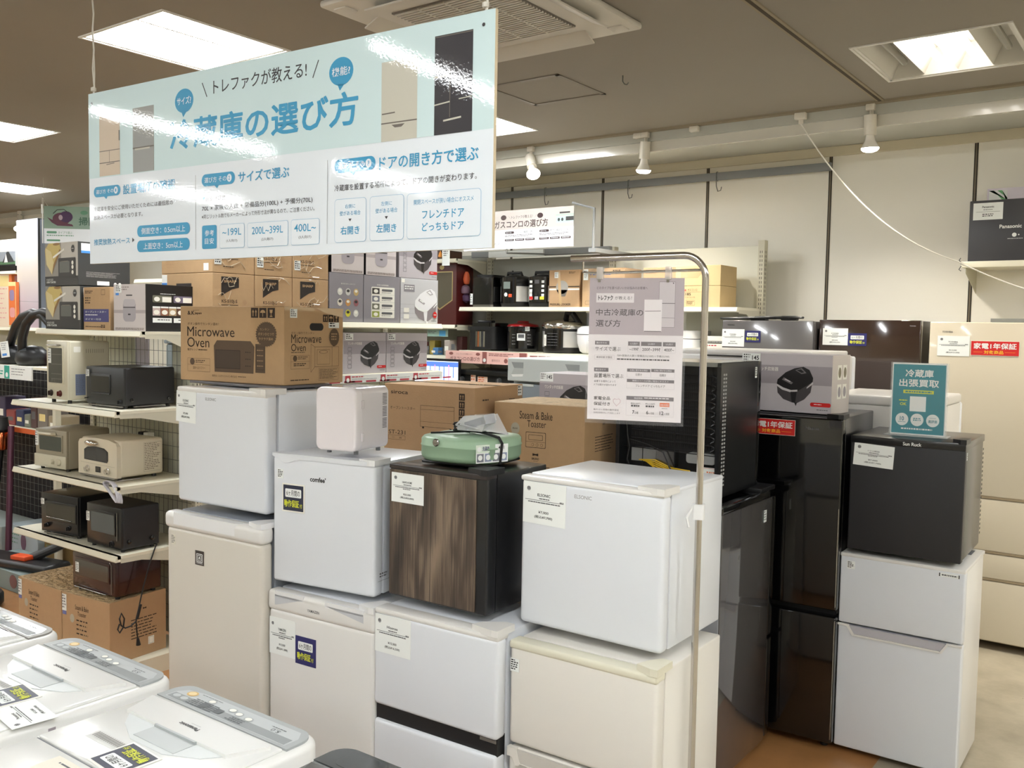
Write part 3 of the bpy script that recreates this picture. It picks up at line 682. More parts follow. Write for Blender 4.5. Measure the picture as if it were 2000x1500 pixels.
g.rect(0, .034, .055, .06, M('pale_green_print', (218, 230, 214), .5), 1); g.ell(.012, .046, .008, .008, CARD, 2); g.tx('洗濯機', .024, .040, .052, .055, NAVY, 2, .01); g.txh('4in1', .09, .043, .011, INK, 2, .02)
for i in range(4):
    g.rect(.003 + i * .032, .004, .030 + i * .032, .031, [M('photo_grey', (120, 122, 132), .5), M('photo_blue', (140, 150, 175), .5)][i % 2], 1); g.ell(.016 + i * .032, .018, .009, .009, CARD, 2)
lab = g.build('product_label', t, smooth=0)
g = G(); g.tube([(.158, -.075, .0), (.166, -.075, .07), (.15, -.07, .088), (.06, -.02, .094), (-.05, .05, .092)], .005, BLACK_P, 8)
g.tube([(-.13, -.07, .086), (0, -.02, .095), (.12, .05, .088)], .0035, CABLEB, 6)
for i in range(6):
    a_ = i * .9; g.tube([(-.02 + .03 * math.cos(a_ + q) , -.03 + .018 * math.sin(a_ + q * 1.3), .096 + .005 * i + .004 * math.sin(q * 2)) for q in [j * .5 for j in range(12)]], .0032, CABLEB, 6)
g.build('cord_and_strap', t)
g = G(); g.prism([(-.03, .10), (.07, .10), (.085, .135), (.075, .158), (-.005, .15), (-.04, .118)], -.05, .03, M('clear_bag', (226, 228, 230), .08, coat=.8, alpha=.55), axis=1)
g.add([(-.11, -.05, .088), (-.02, -.055, .12), (.05, -.06, .11), (-.02, .05, .13), (.07, .06, .155), (.15, .0, .09)], [(0, 1, 3), (1, 2, 4, 3), (2, 5, 4)], M('clear_bag', alpha=.55))
g.build('clear_bag', t, smooth=0)
g = G(); rot = Matrix.Rotation(math.radians(-18), 3, 'Y'); g.box(-.005, -.05, .112, .085, .02, .144, M('silver_adapter', (176, 178, 184), .3), bev=.003, rot=rot); g.build('power_adapter', t)

t = thing('refrigerator', 'ivory two-door refrigerator under the big white mini refrigerator at centre front', 'refrigerator', (-1.512, 2.062, 0), 1.4); t.scale = (.98, .98, 1.02)
doors_and_body(t, .468, .428, .888, IVORY, IVORY, [(.03, .585), (.595, .875)], rad=.012, gapm=GREYGAP)
g = G(); g.box(-.002, -.003, .862, .468, .05, .886, IVORY_P, bev=.008, seg=3); g.build('door_cap', t); hinge(t, .468, .887, IVORY_P, sx=.065)
g = G(); g.prism([(.03, .582), (.468, .582), (.468, .576), (.07, .545), (.045, .545)], -.004, .01, M('handle_scoop', (196, 192, 184), .5), axis=1)
g.prism([(0, .586), (.03, .586), (.045, .545), (.07, .545), (.07, .538), (.03, .538), (.018, .560), (0, .560)], -.006, .01, IVORY, axis=1); g.prism([(.045, .546), (.468, .546), (.468, .538), (.04, .538)], -.006, .004, IVORY, axis=1); g.build('door_grip', t, smooth=0)
small_label(t, (.004, -.001, .80), FX, FZ, .03, .036, 5, INK)
t = thing('mini_refrigerator', 'big white mini refrigerator with maker lettering and price card, centre front', 'refrigerator', (-1.540, 2.142, .917), .3); t.scale = (.98, .98, .98)
doors_and_body(t, .466, .39, .453, W_COOL, W_COOL, [(.014, .443)], foot=.014, dt=.045, rad=.014); hinge(t, .466, .446, W_WARM, sx=.085)
g = G(); g.box(-.001, -.002, .437, .466, .043, .452, W_WARM, bev=.005); g.build('door_cap', t)
g = G(); g.box(.004, .045, .440, .462, .389, .4545, W_COOL, bev=.004); g.build('top_plate', t)
price_tag(t, (.008, 0, .315), FX, FZ, .148, .122, 'ELSONIC', '¥7,000', '¥7,700', tilt=-.015)
g = G(); g.F((0, 0, 0)); g.txh('ELSONIC', .185, .405, .0105, INKL, 1, .012); g.build('maker_lettering', t, smooth=0)

# ---- second row ------------------------------------------------------
t = thing('refrigerator', 'tall black glossy-sided refrigerator with grey back, under the wire-backed cooler', 'refrigerator', (-1.895, 3.255, 0), .4)
g = G(); g.box(.004, .0, .03, .486, .006, 1.09, GREYSTEEL); g.build('back_panel', t, smooth=0)
g = G(); g.box(.0, .006, .03, .49, .52, 1.085, MIRROR_B, bev=.004); g.build('cabinet', t)
g = G(); g.box(-.004, -.006, 1.082, .494, .50, 1.12, BLACK_G, bev=.012, seg=3); g.box(.30, .40, 1.115, .49, .56, 1.135, BLACK_P, bev=.005); g.build('top_cover', t)
for z0, z1 in ((.04, .47), (.485, 1.085)):
    g = G(); g.box(0, .527, z0, .49, .574, z1, BLACK_G, bev=.006); g.build('door', t)
small_label(t, (.4915, .43, .99), (0, 1, 0), FZ, .03, .05, 4, INK)
for x in (.05, .44): g = G(); g.lathe([(.02, 0), (.02, .032)], (x, .1, 0), BLACK_P, 12); g.build('foot', t)
for x in (.05, .44): g = G(); g.lathe([(.02, 0), (.02, .032)], (x, .5, 0), BLACK_P, 12); g.build('foot', t)

t = thing('wine_cooler', 'black cooler turned backwards, showing condenser grille and yellow ground wire', 'refrigerator', (-1.891, 3.285, 1.137), 2.1)
w, d, h = .445, .455, .524
BK = M('black_sheet_metal', (26, 27, 29), .3, coat=.1)
g = G(); g.box(0, .004, 0, .016, d - .04, h, BK); g.box(w - .016, .004, 0, w, d - .04, h, BK); g.box(0, .004, h - .016, w, d - .04, h, M('cooler_top_reflection', (120, 122, 116), .2, coat=.4)); g.box(0, .004, 0, w, d - .04, .014, BK); g.box(.016, .075, .014, w - .016, d - .04, h - .016, BLACK_P)  # top of the black casing painted grey, its reflection put into the colour
g.F((w, 0, 0), (0, 1, 0), FZ)
for i in range(30):
    for c in (0, 1): g.rr(.028 + c * .021, .045 + i * .0148, .043 + c * .021, .053 + i * .0148, .003, M('vent_hole', (170, 172, 172), .5), 1, 3)
g.build('casing', t, smooth=0)
small_label(t, (w + .0005, .375, .455), (0, 1, 0), FZ, .022, .045, 4, INK)
g = G(); g.box(0, d - .038, .0, w, d, h, BLACK_G, bev=.004); g.build('door', t)
g = G()
for i in range(9):
    z = .475 - i * .034
    g.tube([(.05, .045, z), (w - .05, .045, z - .006), (w - .038, .045, z - .012), (w - .036, .045, z - .022), (w - .05, .045, z - .03)], .0035, BLACK_P, 6)
    for k_ in range(44): x = .05 + k_ * .0080; g.tube([(x, .052, z + .003), (x, .052, z - .024)], .0011, BLACK_P, 4)
g.build('condenser_coil', t)
g = G()
for x in (.11, .25, .37): g.tube([(x, .03, .02), (x, .03, h - .03)], .002, BLACK_P, 5)
for z in (.09, .17): g.tube([(.02, .03, z), (w - .02, .03, z - .01)], .002, BLACK_P, 5)
g.build('wire_guard', t)
g = G(); g.box(.17, .03, .10, .25, .07, .165, STEEL); g.vbox(.30, .03, .125, .42, .07, .165, M('grey_compressor', (150, 152, 152), .4), .012, 4, only=1); g.box(.05, .05, .11, .16, .07, .165, M('grey_compressor', (150, 152, 152), .4)); g.build('compressor', t)
g = G(); plate(g, (.355, .024, .03), FX, FZ, .075, .085, CARD); g.frame(.003, .003, .072, .082, .001, RED, 1); g.poly([(.012, .05), (.03, .05), (.021, .066)], YELO, 2); g.bars(.035, .05, .068, .07, 2, ORNG, 2); g.bars(.01, .01, .066, .044, 5, INK, 2); g.build('warning_label', t, smooth=0)
YW_ = M('yellow_wire', (226, 190, 40), .5)
g = G()
for i in range(5): g.tube([(.10 + .005 * i, .02 + .002 * i, .12), (.17, .02, .125 - .008 * i), (.24, .018, .10 - .006 * i), (.32, .02, .095 - .005 * i), (.335, .02, .075), (.30, .02, .07), (.2, .02, .085 - .004 * i), (.16, .02, .095)], .0026, YW_, 6)
g.build('ground_wire', t)
g = G(); g.tube([(.04, .015, .30), (.05, .01, .22), (.06, .01, .17), (.05, .01, .12), (.08, .008, .05), (.13, .006, .01)], .003, CABLEB, 6)
g.tube([(.06, .012, .20), (.14, .01, .185), (.21, .012, .16), (.24, .01, .10), (.27, .008, .06), (.31, .006, .03)], .003, CABLEB, 6)
g.tube([(.22, .01, .09), (.26, .005, .05), (.33, .006, .04), (.40, .008, .02)], .003, CABLEB, 6); g.build('power_cord', t)

t = thing('refrigerator', 'tall black two-door refrigerator under the rice cooker carton', 'refrigerator', (-1.64, 3.872, 0), 2.4)
doors_and_body(t, .484, .545, 1.433, BLACK_E, BLACK_G, [(.04, .585), (.615, 1.425)], dt=.055, rad=.008, gapm=BLACK_P); hinge(t, .484, 1.428, BLACK_P)
one_year(t, (.085, -.001, 1.34), FX, FZ, .20, .068)
g = G(); g.F((0, -.0005, 0)); g.txh('Hisense', .33, 1.373, .013, INKG, 1, .02); g.build('maker_lettering', t, smooth=0)
g = G(); g.tube([(.478, -.001, .06), (.478, -.001, .57)], .003, STEEL, 6); g.tube([(.478, -.001, .63), (.478, -.001, 1.05)], .003, STEEL, 6); g.build('door_edge_trim', t)

t = thing('refrigerator', 'white two-door refrigerator with angled grip, under the black mini refrigerator on the right', 'refrigerator', (-1.157, 3.928, 0), .6)
doors_and_body(t, .48, .44, .862, W_WARM, W_COOL, [(.03, .555), (.565, .85)], rad=.007)
g = G(); g.box(-.001, -.001, .846, .481, .44, .862, W_WARM, bev=.004); g.F((.3, .0, .8625), FX, (0, 1, 0)); g.rect(.1, .3, .15, .4, GREYGAP, 1); g.build('top_cover', t)
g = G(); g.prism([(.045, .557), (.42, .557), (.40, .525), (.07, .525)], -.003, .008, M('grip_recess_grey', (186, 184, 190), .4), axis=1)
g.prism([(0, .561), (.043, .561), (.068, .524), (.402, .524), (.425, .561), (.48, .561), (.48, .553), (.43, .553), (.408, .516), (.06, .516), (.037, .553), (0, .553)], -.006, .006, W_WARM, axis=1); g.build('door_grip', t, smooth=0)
small_label(t, (.028, -.001, .798), FX, FZ, .032, .032, 5, INK)
g = G(); plate(g, (.385, 0, .826), FX, FZ, .075, .014, CARD); g.bars(.01, .004, .066, .010, 1, INKG, 1, fill=1, ragged=0, dash=10); g.rect(0, 0, .004, .014, INK, 1); g.rect(.071, 0, .075, .014, INK, 1); g.build('series_label', t, smooth=0)
t = thing('mini_refrigerator', 'black mini refrigerator with white maker lettering, under the teal sign', 'refrigerator', (-1.131, 3.917, .873), 1.3)
doors_and_body(t, .436, .455, .491, BLACK_E, BLACK_T, [(.012, .462)], foot=.012, dt=.045, rad=.006, gapm=GAP)
g = G(); g.box(-.001, -.003, .458, .437, .455, .489, BLACK_E, bev=.004); g.build('top_cover', t); hinge(t, .437, .487, BLACK_P, sx=.05)
g = G(); g.F((0, -.004, 0)); g.tx('Sun Ruck', .205, .463, .275, .477, CARD, 1, .015); g.build('maker_lettering', t, smooth=0)
price_tag(t, (.012, 0, .368), FX, FZ, .158, .092, 'イーユーレカ株式会社', '¥7,000', '¥7,700', tilt=-.05, two=True)
small_label(t, (.4365, .02, .42), (0, 1, 0), FZ, .018, .03, 3, INK)
g = G(); g.F((.436, 0, 0), (0, 1, 0), FZ)
for i in range(20): g.rect(.425, .06 + i * .019, .445, .07 + i * .019, GAP, 1)
g.build('side_vent', t, smooth=0)

# teal acrylic sign
t = thing('counter_sign', 'teal upright sign in clear acrylic holder on the black mini refrigerator', 'sign', (-1.012, 4.06, 1.363), 3.4)
ACR = M('clear_acrylic', (235, 240, 240), .03, alpha=.10, coat=.5)
g = G(); g.box(-.006, -.003, 0, .216, -.0018, .304, ACR); g.box(-.006, .0018, 0, .216, .003, .304, ACR); g.box(-.02, -.04, 0, .225, .05, .003, M('acrylic_foot', (225, 232, 232), .05, alpha=.4, coat=.5)); g.build('acrylic_holder', t, smooth=0)
g = G(); g.box(.0, -.0016, .004, .209, .0014, .302, CARD); g.F((0, -.0016, .003)); g.rect(.004, .006, .205, .293, TEAL, 1)
g.tx('冷蔵庫', .051, .241, .158, .272, CARD, 2, .02); g.tx('出張買取', .028, .201, .18, .232, CARD, 2, .02)
g.rect(.045, .173, .162, .187, YEL, 2); g.bars(.053, .177, .154, .183, 1, TEAL, 3, fill=1, ragged=0, dash=12)
g.tx('OK', .034, .122, .060, .134, YEL, 2, .03); g.bars(.03, .141, .062, .146, 1, YEL, 2, fill=1, ragged=0, dash=4)
g.rect(.072, .099, .134, .161, CARD, 2); 
for i, cx in enumerate((.044, .1025, .1625)):
    g.ell(cx, .064, .025, .026, CARD, 2)
g.tx('10', .036, .058, .052, .076, TEAL, 3, .02); g.bars(.03, .05, .058, .054, 1, TEAL, 3, ragged=0); g.bars(.088, .058, .118, .072, 2, TEAL, 3, ragged=.1, fill=.7); g.tx('高評価', .146, .054, .179, .067, TEAL, 3, .01); g.bars(.15, .072, .175, .075, 1, TEAL, 3, ragged=0)
g.bars(.042, .022, .162, .029, 1, CARD, 2, fill=.9, ragged=0, dash=16); g.build('sign_insert', t, smooth=0)

# ---- white units behind the second row
t = thing('refrigerator', 'wide white refrigerator turned to the wall, standing before the grey one', 'refrigerator', (-2.233, 4.46, 0), 0)
g = G(); g.box(0, 0, .03, .765, .60, 1.665, W_WARM, bev=.01); g.box(.02, .002, 1.66, .745, .58, 1.69, W_WARM, bev=.008); g.build('cabinet', t)
g = G(); g.box(0, .605, .05, .765, .66, 1.66, W_COOL, bev=.01); g.build('door', t)
g = G(); g.box(.1, -.008, .1, .66, .0005, 1.5, M('galvanised_back', (168, 170, 170), .4)); g.build('rear_cover', t, smooth=0)
g = G(); g.box(.2, -.012, 1.655, .765, .003, 1.662, BLACK_P); g.build('rear_edge', t, smooth=0)
t = thing('refrigerator', 'white topped refrigerator between the tall black one and the brown glass one', 'refrigerator', (-1.425, 4.47, 0), 0)
g = G(); g.box(0, 0, .03, .50, .56, 1.45, W_WARM, bev=.008); g.build('cabinet', t)
g = G(); g.box(-.004, -.004, 1.449, .504, .56, 1.495, W_WARM, bev=.012, seg=3); g.build('top_cover', t)
g = G(); g.box(0, .565, .05, .5, .61, 1.45, W_COOL, bev=.01); g.build('door', t)
t = thing('refrigerator', 'pale grey refrigerator with two recessed grips, behind the baking toaster carton', 'refrigerator', (-3.37, 4.52, 0), 0)
PG = M('pale_grey_enamel', (196, 204, 202), .38); PG2 = M('grey_lower_door', (122, 130, 136), .35)
g = G(); g.box(.004, .06, .03, .576, .60, 1.6, PG, bev=.006); g.build('cabinet', t)
g = G(); g.box(0, 0, 1.46, .58, .055, 1.6, PG, bev=.006)
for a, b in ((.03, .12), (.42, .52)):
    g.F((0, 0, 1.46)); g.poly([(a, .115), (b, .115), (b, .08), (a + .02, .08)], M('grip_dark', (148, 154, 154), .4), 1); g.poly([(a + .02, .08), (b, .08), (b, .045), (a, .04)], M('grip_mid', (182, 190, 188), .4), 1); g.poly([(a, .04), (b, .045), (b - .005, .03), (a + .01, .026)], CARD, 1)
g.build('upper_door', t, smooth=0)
g = G(); g.box(0, 0, .05, .58, .055, 1.445, PG2, bev=.006); g.box(.05, -.004, 1.432, .2, .004, 1.446, PG); g.build('lower_door', t)

# ---- row along the wall
t = thing('refrigerator', 'grey glass-door refrigerator against the wall, left of the brown one', 'refrigerator', (-2.54, 5.80, 0), 0)
doors_and_body(t, .606, .40, 1.86, M('fridge_side_dark', (66, 62, 60), .4), GREY_G, [(.04, .60), (.61, 1.0), (1.01, 1.858)], rad=.004, gapm=GAP)
g = G(); g.box(.18, .03, 1.858, .28, .1, 1.875, BLACK_P, bev=.004); g.build('hinge_cover', t)
price_tag(t, (.0, -.001, 1.685), FX, FZ, .155, .115, 'TOSHIBA', '¥60,000', '¥66,000'); six_month(t, (.16, -.001, 1.716), FX, FZ, .105, .075, NAVY)
g = G(); g.F((0, -.0005, 0)); g.txh('TOSHIBA', .035, 1.823, .009, INK, 1, .01); g.build('maker_lettering', t, smooth=0)
t = thing('refrigerator', 'dark brown glass-door refrigerator against the wall, middle of three', 'refrigerator', (-1.915, 5.86, 0), 0)
doors_and_body(t, .603, .55, 1.87, BLACK_E, BROWN_G, [(.04, .60), (.61, 1.0), (1.01, 1.868)], rad=.004, gapm=GAP)
price_tag(t, (.025, -.001, 1.71), FX, FZ, .155, .105, '＊TOSHIBA', '¥60,000', '¥66,000', two=True); six_month(t, (.182, -.001, 1.708), FX, FZ, .112, .078, NAVY)
g = G(); g.F((0, -.0005, 0)); g.txh('TOSHIBA', .54, 1.832, .006, INKL, 1); g.build('maker_lettering', t, smooth=0)
t = thing('refrigerator', 'beige glass-door refrigerator with drawers against the wall at right', 'refrigerator', (-1.245, 5.78, 0), 0)
doors_and_body(t, .70, .62, 1.862, M('fridge_side_beige', (190, 178, 152), .45), BEIGE_F, [(.05, .395), (.41, .55), (.565, .86), (.875, 1.86)], rad=.006, foot=.03, gapm=M('drawer_gap', (150, 134, 108), .5))
for z in (.398, .553, .863):
    g = G(); g.box(.003, -.001, z, .697, .02, z + .012, M('drawer_gap', (150, 134, 108), .5)); g.build('handle_slot', t, smooth=0)
price_tag(t, (.045, -.001, 1.665), FX, FZ, .17, .115, 'TOSHIBA', '¥110,000', '¥121,000'); one_year(t, (.222, -.001, 1.672), FX, FZ, .245, .083)
g = G(); g.F((0, -.0005, 0)); g.txh('TOSHIBA', .068, 1.798, .010, INKG, 1, .01); g.build('maker_lettering', t, smooth=0)
g = G(); g.box(.02, .02, .02, .14, .08, .045, W_SOFT, bev=.004); g.build('front_foot_cover', t)
g = G(); g.box(.30, .1, 1.862, .62, .5, 1.883, M('top_pad_grey', (126, 128, 124), .6)); g.build('top_cover', t, smooth=0)

g = G()
for i in range(3): g.tube([(-2.42 + .16 * math.cos(a * .5 + i) + i * .12, 5.86 + .05 * math.sin(a * .5 + i), 1.872 + .004 * i) for a in range(13)], .008, BLACK_P, 6)
g.box(-2.16, 5.84, 1.861, -2.06, 5.9, 1.89, BLACK_P, bev=.006)
tag(g.build('coiled_power_cord'), 'dark coiled cord with adapter lying on top of the grey glass-door refrigerator', 'cord')
# ================================================================== CARTONS
def carton(t, w, d, h, mat, tape=None, seam=True, topm=None):
    g = G(); g.box(0, 0, 0, w, d, h, mat, bev=.0025, seg=2)
    if topm: g.F((0, 0, h), (1, 0, 0), (0, 1, 0)); g.rect(.002, .002, w - .002, d - .002, topm, 1)
    if seam and not topm:
        g.F((0, 0, h), (1, 0, 0), (0, 1, 0)); g.line(.002, d / 2, w - .002, d / 2, .002, KRAFTD, 1)
        if tape: g.rect(.0, d / 2 - .024, w, d / 2 + .024, tape, 2)
    return g.build('carton_body', t, smooth=0)
def prints(t, fn, name='printed_side'):
    if t.name in _BODY:
        g, o = _BODY[t.name]; fn(g); g.refill(o); return o
    g = G(); fn(g); return g.build(name, t, smooth=0)
def icons(g, xs, y, s, mat, paper, n=3):
    for i, x in enumerate(xs):
        g.rect(x, y, x + s, y + s, mat, 1); c = x + s / 2
        if i % 3 == 0:
            for q in (-.2, .2): g.rect(c + s * q - s * .05, y + s * .15, c + s * q + s * .05, y + s * .6, paper, 2); g.poly([(c + s * q - s * .14, y + s * .55), (c + s * q + s * .14, y + s * .55), (c + s * q, y + s * .85)], paper, 2)
        elif i % 3 == 1:
            P = [(c + s * .36 * math.cos(math.pi * k / 10), y + s * .5 + s * .3 * math.sin(math.pi * k / 10)) for k in range(11)]; g.poly(P, paper, 2); g.line(c, y + s * .12, c, y + s * .5, s * .07, paper, 2)
        else:
            g.poly([(c - s * .22, y + s * .82), (c + s * .22, y + s * .82), (c + s * .15, y + s * .5), (c - s * .15, y + s * .5)], paper, 2); g.line(c, y + s * .2, c, y + s * .5, s * .08, paper, 2); g.rect(c - s * .18, y + s * .12, c + s * .18, y + s * .2, paper, 2)
def star(g, cx, cy, ru, rv, mat, L=1, n=30):
    P = []
    for k in range(2 * n):
        a = math.pi * k / n; r = 1.0 if k % 2 == 0 else .9; P.append((cx + ru * r * math.cos(a), cy + rv * r * math.sin(a)))
    g.poly(P, mat, L)
# microwave carton
t = thing('carton', 'brown microwave oven carton with starburst print on top of the left mini refrigerator', 'box', (-3.094, 2.072, 1.5642), 6.2); t.scale = (1.04, 1.04, 1.04)
carton(t, .511, .30, .267, KRAFT, TAPE)
MIC = M('brown_grey_print', (92, 74, 56), .8)
def f(g):
    g.F((0, -.0003, 0))
    g.tx('&.', .039, .236, .058, .250, KINK, 1, .02); g.tx('K', .060, .236, .075, .250, KINK, 1, .02); g.tx('japan', .076, .236, .112, .246, KINK, 1, .02); g.line(.066, .252, .1, .2525, .001, KINK, 1)
    icons(g, (.357, .396, .435), .228, .034, KINK, KRAFT)
    g.tx('ボタン操作でカンタン温め！', .039, .199, .199, .209, MIC, 1); g.tx('Microwave', .037, .159, .277, .194, KINK, 1); g.tx('Oven', .037, .120, .151, .155, KINK, 1)
    g.tx('電子レンジ', .038, .107, .092, .115, MIC, 1); g.bars(.095, .109, .14, .113, 1, MIC, 1, fill=1, ragged=0)
    g.poly([(.178, .035), (.369, .035), (.373, .128), (.355, .147), (.19, .147), (.174, .128)], MIC, 1); g.rect(.184, .049, .305, .113, M('brown_print_dark', (74, 60, 48), .8), 2); g.frame(.184, .049, .305, .113, .002, KINK, 3)
    for i in range(3): g.bars(.33, .055 + i * .024, .358, .062 + i * .024, 1, KINK, 2, ragged=.1)
    g.rect(.378, .039, .424, .138, MIC, 1); g.frame(.382, .05, .420, .128, .0012, KINK, 2)
    for i in range(4): g.bars(.386, .058 + i * .018, .416, .064 + i * .018, 1, KRAFTD, 2, ragged=.1)
    star(g, .429, .172, .050, .044, MIC, 3); g.tx('ボタンひとつで', .392, .168, .466, .178, KRAFT, 4, .01); g.tx('カンタン', .400, .185, .444, .193, KRAFT, 4); g.tx('ラクラク温め', .395, .152, .462, .161, KRAFT, 4, .01)
    g.frame(.039, .033, .154, .080, .0009, MIC, 1); g.line(.039, .057, .154, .057, .0008, MIC, 1); g.ell(.063, .068, .012, .012, MIC, 1); g.bars(.08, .061, .13, .074, 2, MIC, 1); g.tx('温めヘルツフリー', .066, .041, .13, .051, MIC, 1)
    g.tx('販売元：エスケイジャパン株式会社', .166, .017, .29, .025, MIC, 1); g.bars(.295, .018, .333, .023, 1, MIC, 1, ragged=0)
prints(t, f)
def f(g):
    g.F((.511 + .0003, 0, 0), (0, 1, 0), FZ)
    icons(g, (.191, .220, .249), .218, .026, KINK, KRAFT); g.tx('ボタン操作でカンタン', .033, .174, .147, .183, MIC, 1)
    g.tx('Microwave', .033, .144, .183, .174, KINK, 1); g.tx('Oven', .033, .116, .104, .141, KINK, 1); g.bars(.033, .108, .1, .113, 1, MIC, 1, ragged=0)
    star(g, .250, .164, .028, .033, MIC, 3); g.bars(.235, .15, .265, .178, 3, KRAFT, 4, ragged=.1)
    g.frame(.032, .055, .123, .101, .0009, MIC, 1); g.line(.032, .08, .123, .08, .0008, MIC, 1); g.ell(.052, .091, .010, .010, MIC, 1); g.bars(.066, .085, .115, .097, 2, MIC, 1); g.bars(.045, .062, .11, .074, 2, KINK, 1)
    g.frame(.150, .06, .240, .13, .0012, MIC, 1); g.frame(.162, .068, .228, .12, .001, MIC, 1); g.line(.15, .13, .13, .14, .0012, MIC, 1); g.line(.15, .06, .13, .041, .0012, MIC, 1); g.line(.13, .041, .13, .14, .0012, MIC, 1)
    g.frame(.240, .06, .276, .13, .0012, MIC, 1); g.ell(.195, .112, .022, .006, MIC, 1); g.ell(.195, .112, .02, .005, KRAFT, 2)
    g.frame(.171, .011, .274, .054, .0008, MIC, 1); g.bars(.174, .014, .27, .05, 8, MIC, 1, fill=.4); g.bars(.03, .012, .12, .018, 1, KINK, 1, ragged=0)
    g.rr(.123, .187, .193, .213, .013, GAP, 2, 6)
prints(t, f)
small_label(t, (.5115, .027, .230), (0, 1, 0), FZ, .034, .03, 4, INKG); small_label(t, (.5115, .221, .197), (0, 1, 0), FZ, .055, .02, 2, INK, name='barcode_label')
g = G(); g.F((.511, 0, .267), (0, 1, 0), (-1, 0, 0)); g.rect(0, 0, .3, .14, TAPE, 1); g.F((.5115, 0, 0), (0, 1, 0), FZ); g.rect(.0, .255, .15, .267, TAPE, 1); g.poly([(.15, .267), (.3, .267), (.295, .235), (.2, .25)], TAPE, 1); g.build('packing_tape', t, smooth=0)
# flat dark tray between carton and fridge
g = G(); g.box(-3.05, 2.08, 1.5535, -2.56, 2.35, 1.5635, M('flat_grey_tray', (92, 90, 94), .4), bev=.003)
tag(g.build('flat_tray'), 'flat dark grey tray lying under the microwave carton', 'tray')

# cartons in the middle; each on a hidden-from-front refrigerator of the second row
t = thing('carton', 'long brown oven toaster carton behind the small glossy cooler', 'box', (-2.892, 2.965, 1.227), 5.7)
carton(t, .48, .40, .30, KRAFTD, TAPE)
def f(g):
    k = .03
    g.F((0, -.0003, k)); g.tx('siroca', .037, .226, .131, .242, KINK, 1, .01); g.tx('オーブントースター', .034, .158, .171, .172, KINK, 1); g.tx('ST-231', .027, .047, .119, .065, KINK, 1); g.frame(.025, .023, .118, .041, .001, KINK, 1); g.tx('W', .085, .027, .10, .036, KINK, 1); g.line(.045, .032, .06, .032, .001, KINK, 1)
    g.frame(.2, .09, .377, .182, .0014, KINK, 1); g.line(.2, .165, .377, .165, .001, KINK, 1); g.line(.2, .112, .377, .112, .001, KINK, 1); g.rect(.21, .082, .22, .09, KINK, 1); g.rect(.355, .082, .365, .09, KINK, 1)
    for z in (.214, .181, .149, .117): icons(g, (.401,), z, .029, KINK, KRAFTD)
prints(t, f)
def f(g):
    g.F((.4803, 0, .03), (0, 1, 0), FZ); g.bars(.06, .205, .11, .218, 1, KINK, 1, ragged=0, dash=4); g.bars(.28, .195, .33, .21, 2, KINK, 1)
prints(t, f); small_label(t, (.4807, .355, .25), (0, 1, 0), FZ, .035, .045, 3, INK)
t = thing('carton', 'brown baking toaster carton with shredded tape top, right of the green washer', 'box', (-2.376, 3.098, 1.119), 6)
carton(t, .426, .37, .35, KRAFT, None, topm=KRAFTT)
def bake_print(g, w, k=.05):
    g.F((0, -.0003, k)); g.tx('Steam & Bake', .125, .236, .28, .268, KINK, 1); g.tx('Toaster', .162, .203, .251, .231, KINK, 1)
    g.rr(.156, .118, .251, .183, .004, KINK, 1); g.rr(.158, .120, .249, .181, .004, KRAFT, 2); g.rr(.17, .15, .237, .172, .003, KINK, 3); g.rr(.1715, .1515, .2355, .1705, .003, KRAFT, 4); g.line(.158, .143, .249, .143, .001, KINK, 3)
    for x in (.19, .211, .232): g.ell(x, .131, .006, .006, KINK, 3); g.ell(x, .131, .005, .005, KRAFT, 4)
    g.poly([(.19, .084), (.203, .087), (.217, .084), (.217, .095), (.203, .092), (.19, .095)], KINK, 1); g.tx('BRUNO', .187, .068, .221, .077, KINK, 1, .02); g.bars(.195, .06, .215, .063, 1, KINK, 1, ragged=0); g.bars(.14, .038, .27, .042, 1, KINK, 1, fill=1, ragged=0, dash=14)
    g.ell(.105, .193, .021, .025, M('pale_round_sticker', (176, 170, 150), .6), 1); g.tx('BRUNO', .093, .19, .117, .197, KINK, 2)
def f(g): bake_print(g, .426)
prints(t, f)
def f(g):
    g.F((.4263, 0, .05), (0, 1, 0), FZ); g.poly([(.17, .235), (.183, .238), (.197, .235), (.197, .246), (.183, .243), (.17, .246)], KINK, 1); g.tx('BRUNO', .172, .215, .196, .224, KINK, 1)
    g.bars(.1, .10, .28, .17, 6, KINK, 1, fill=.25, ragged=.2, dash=3)
prints(t, f)
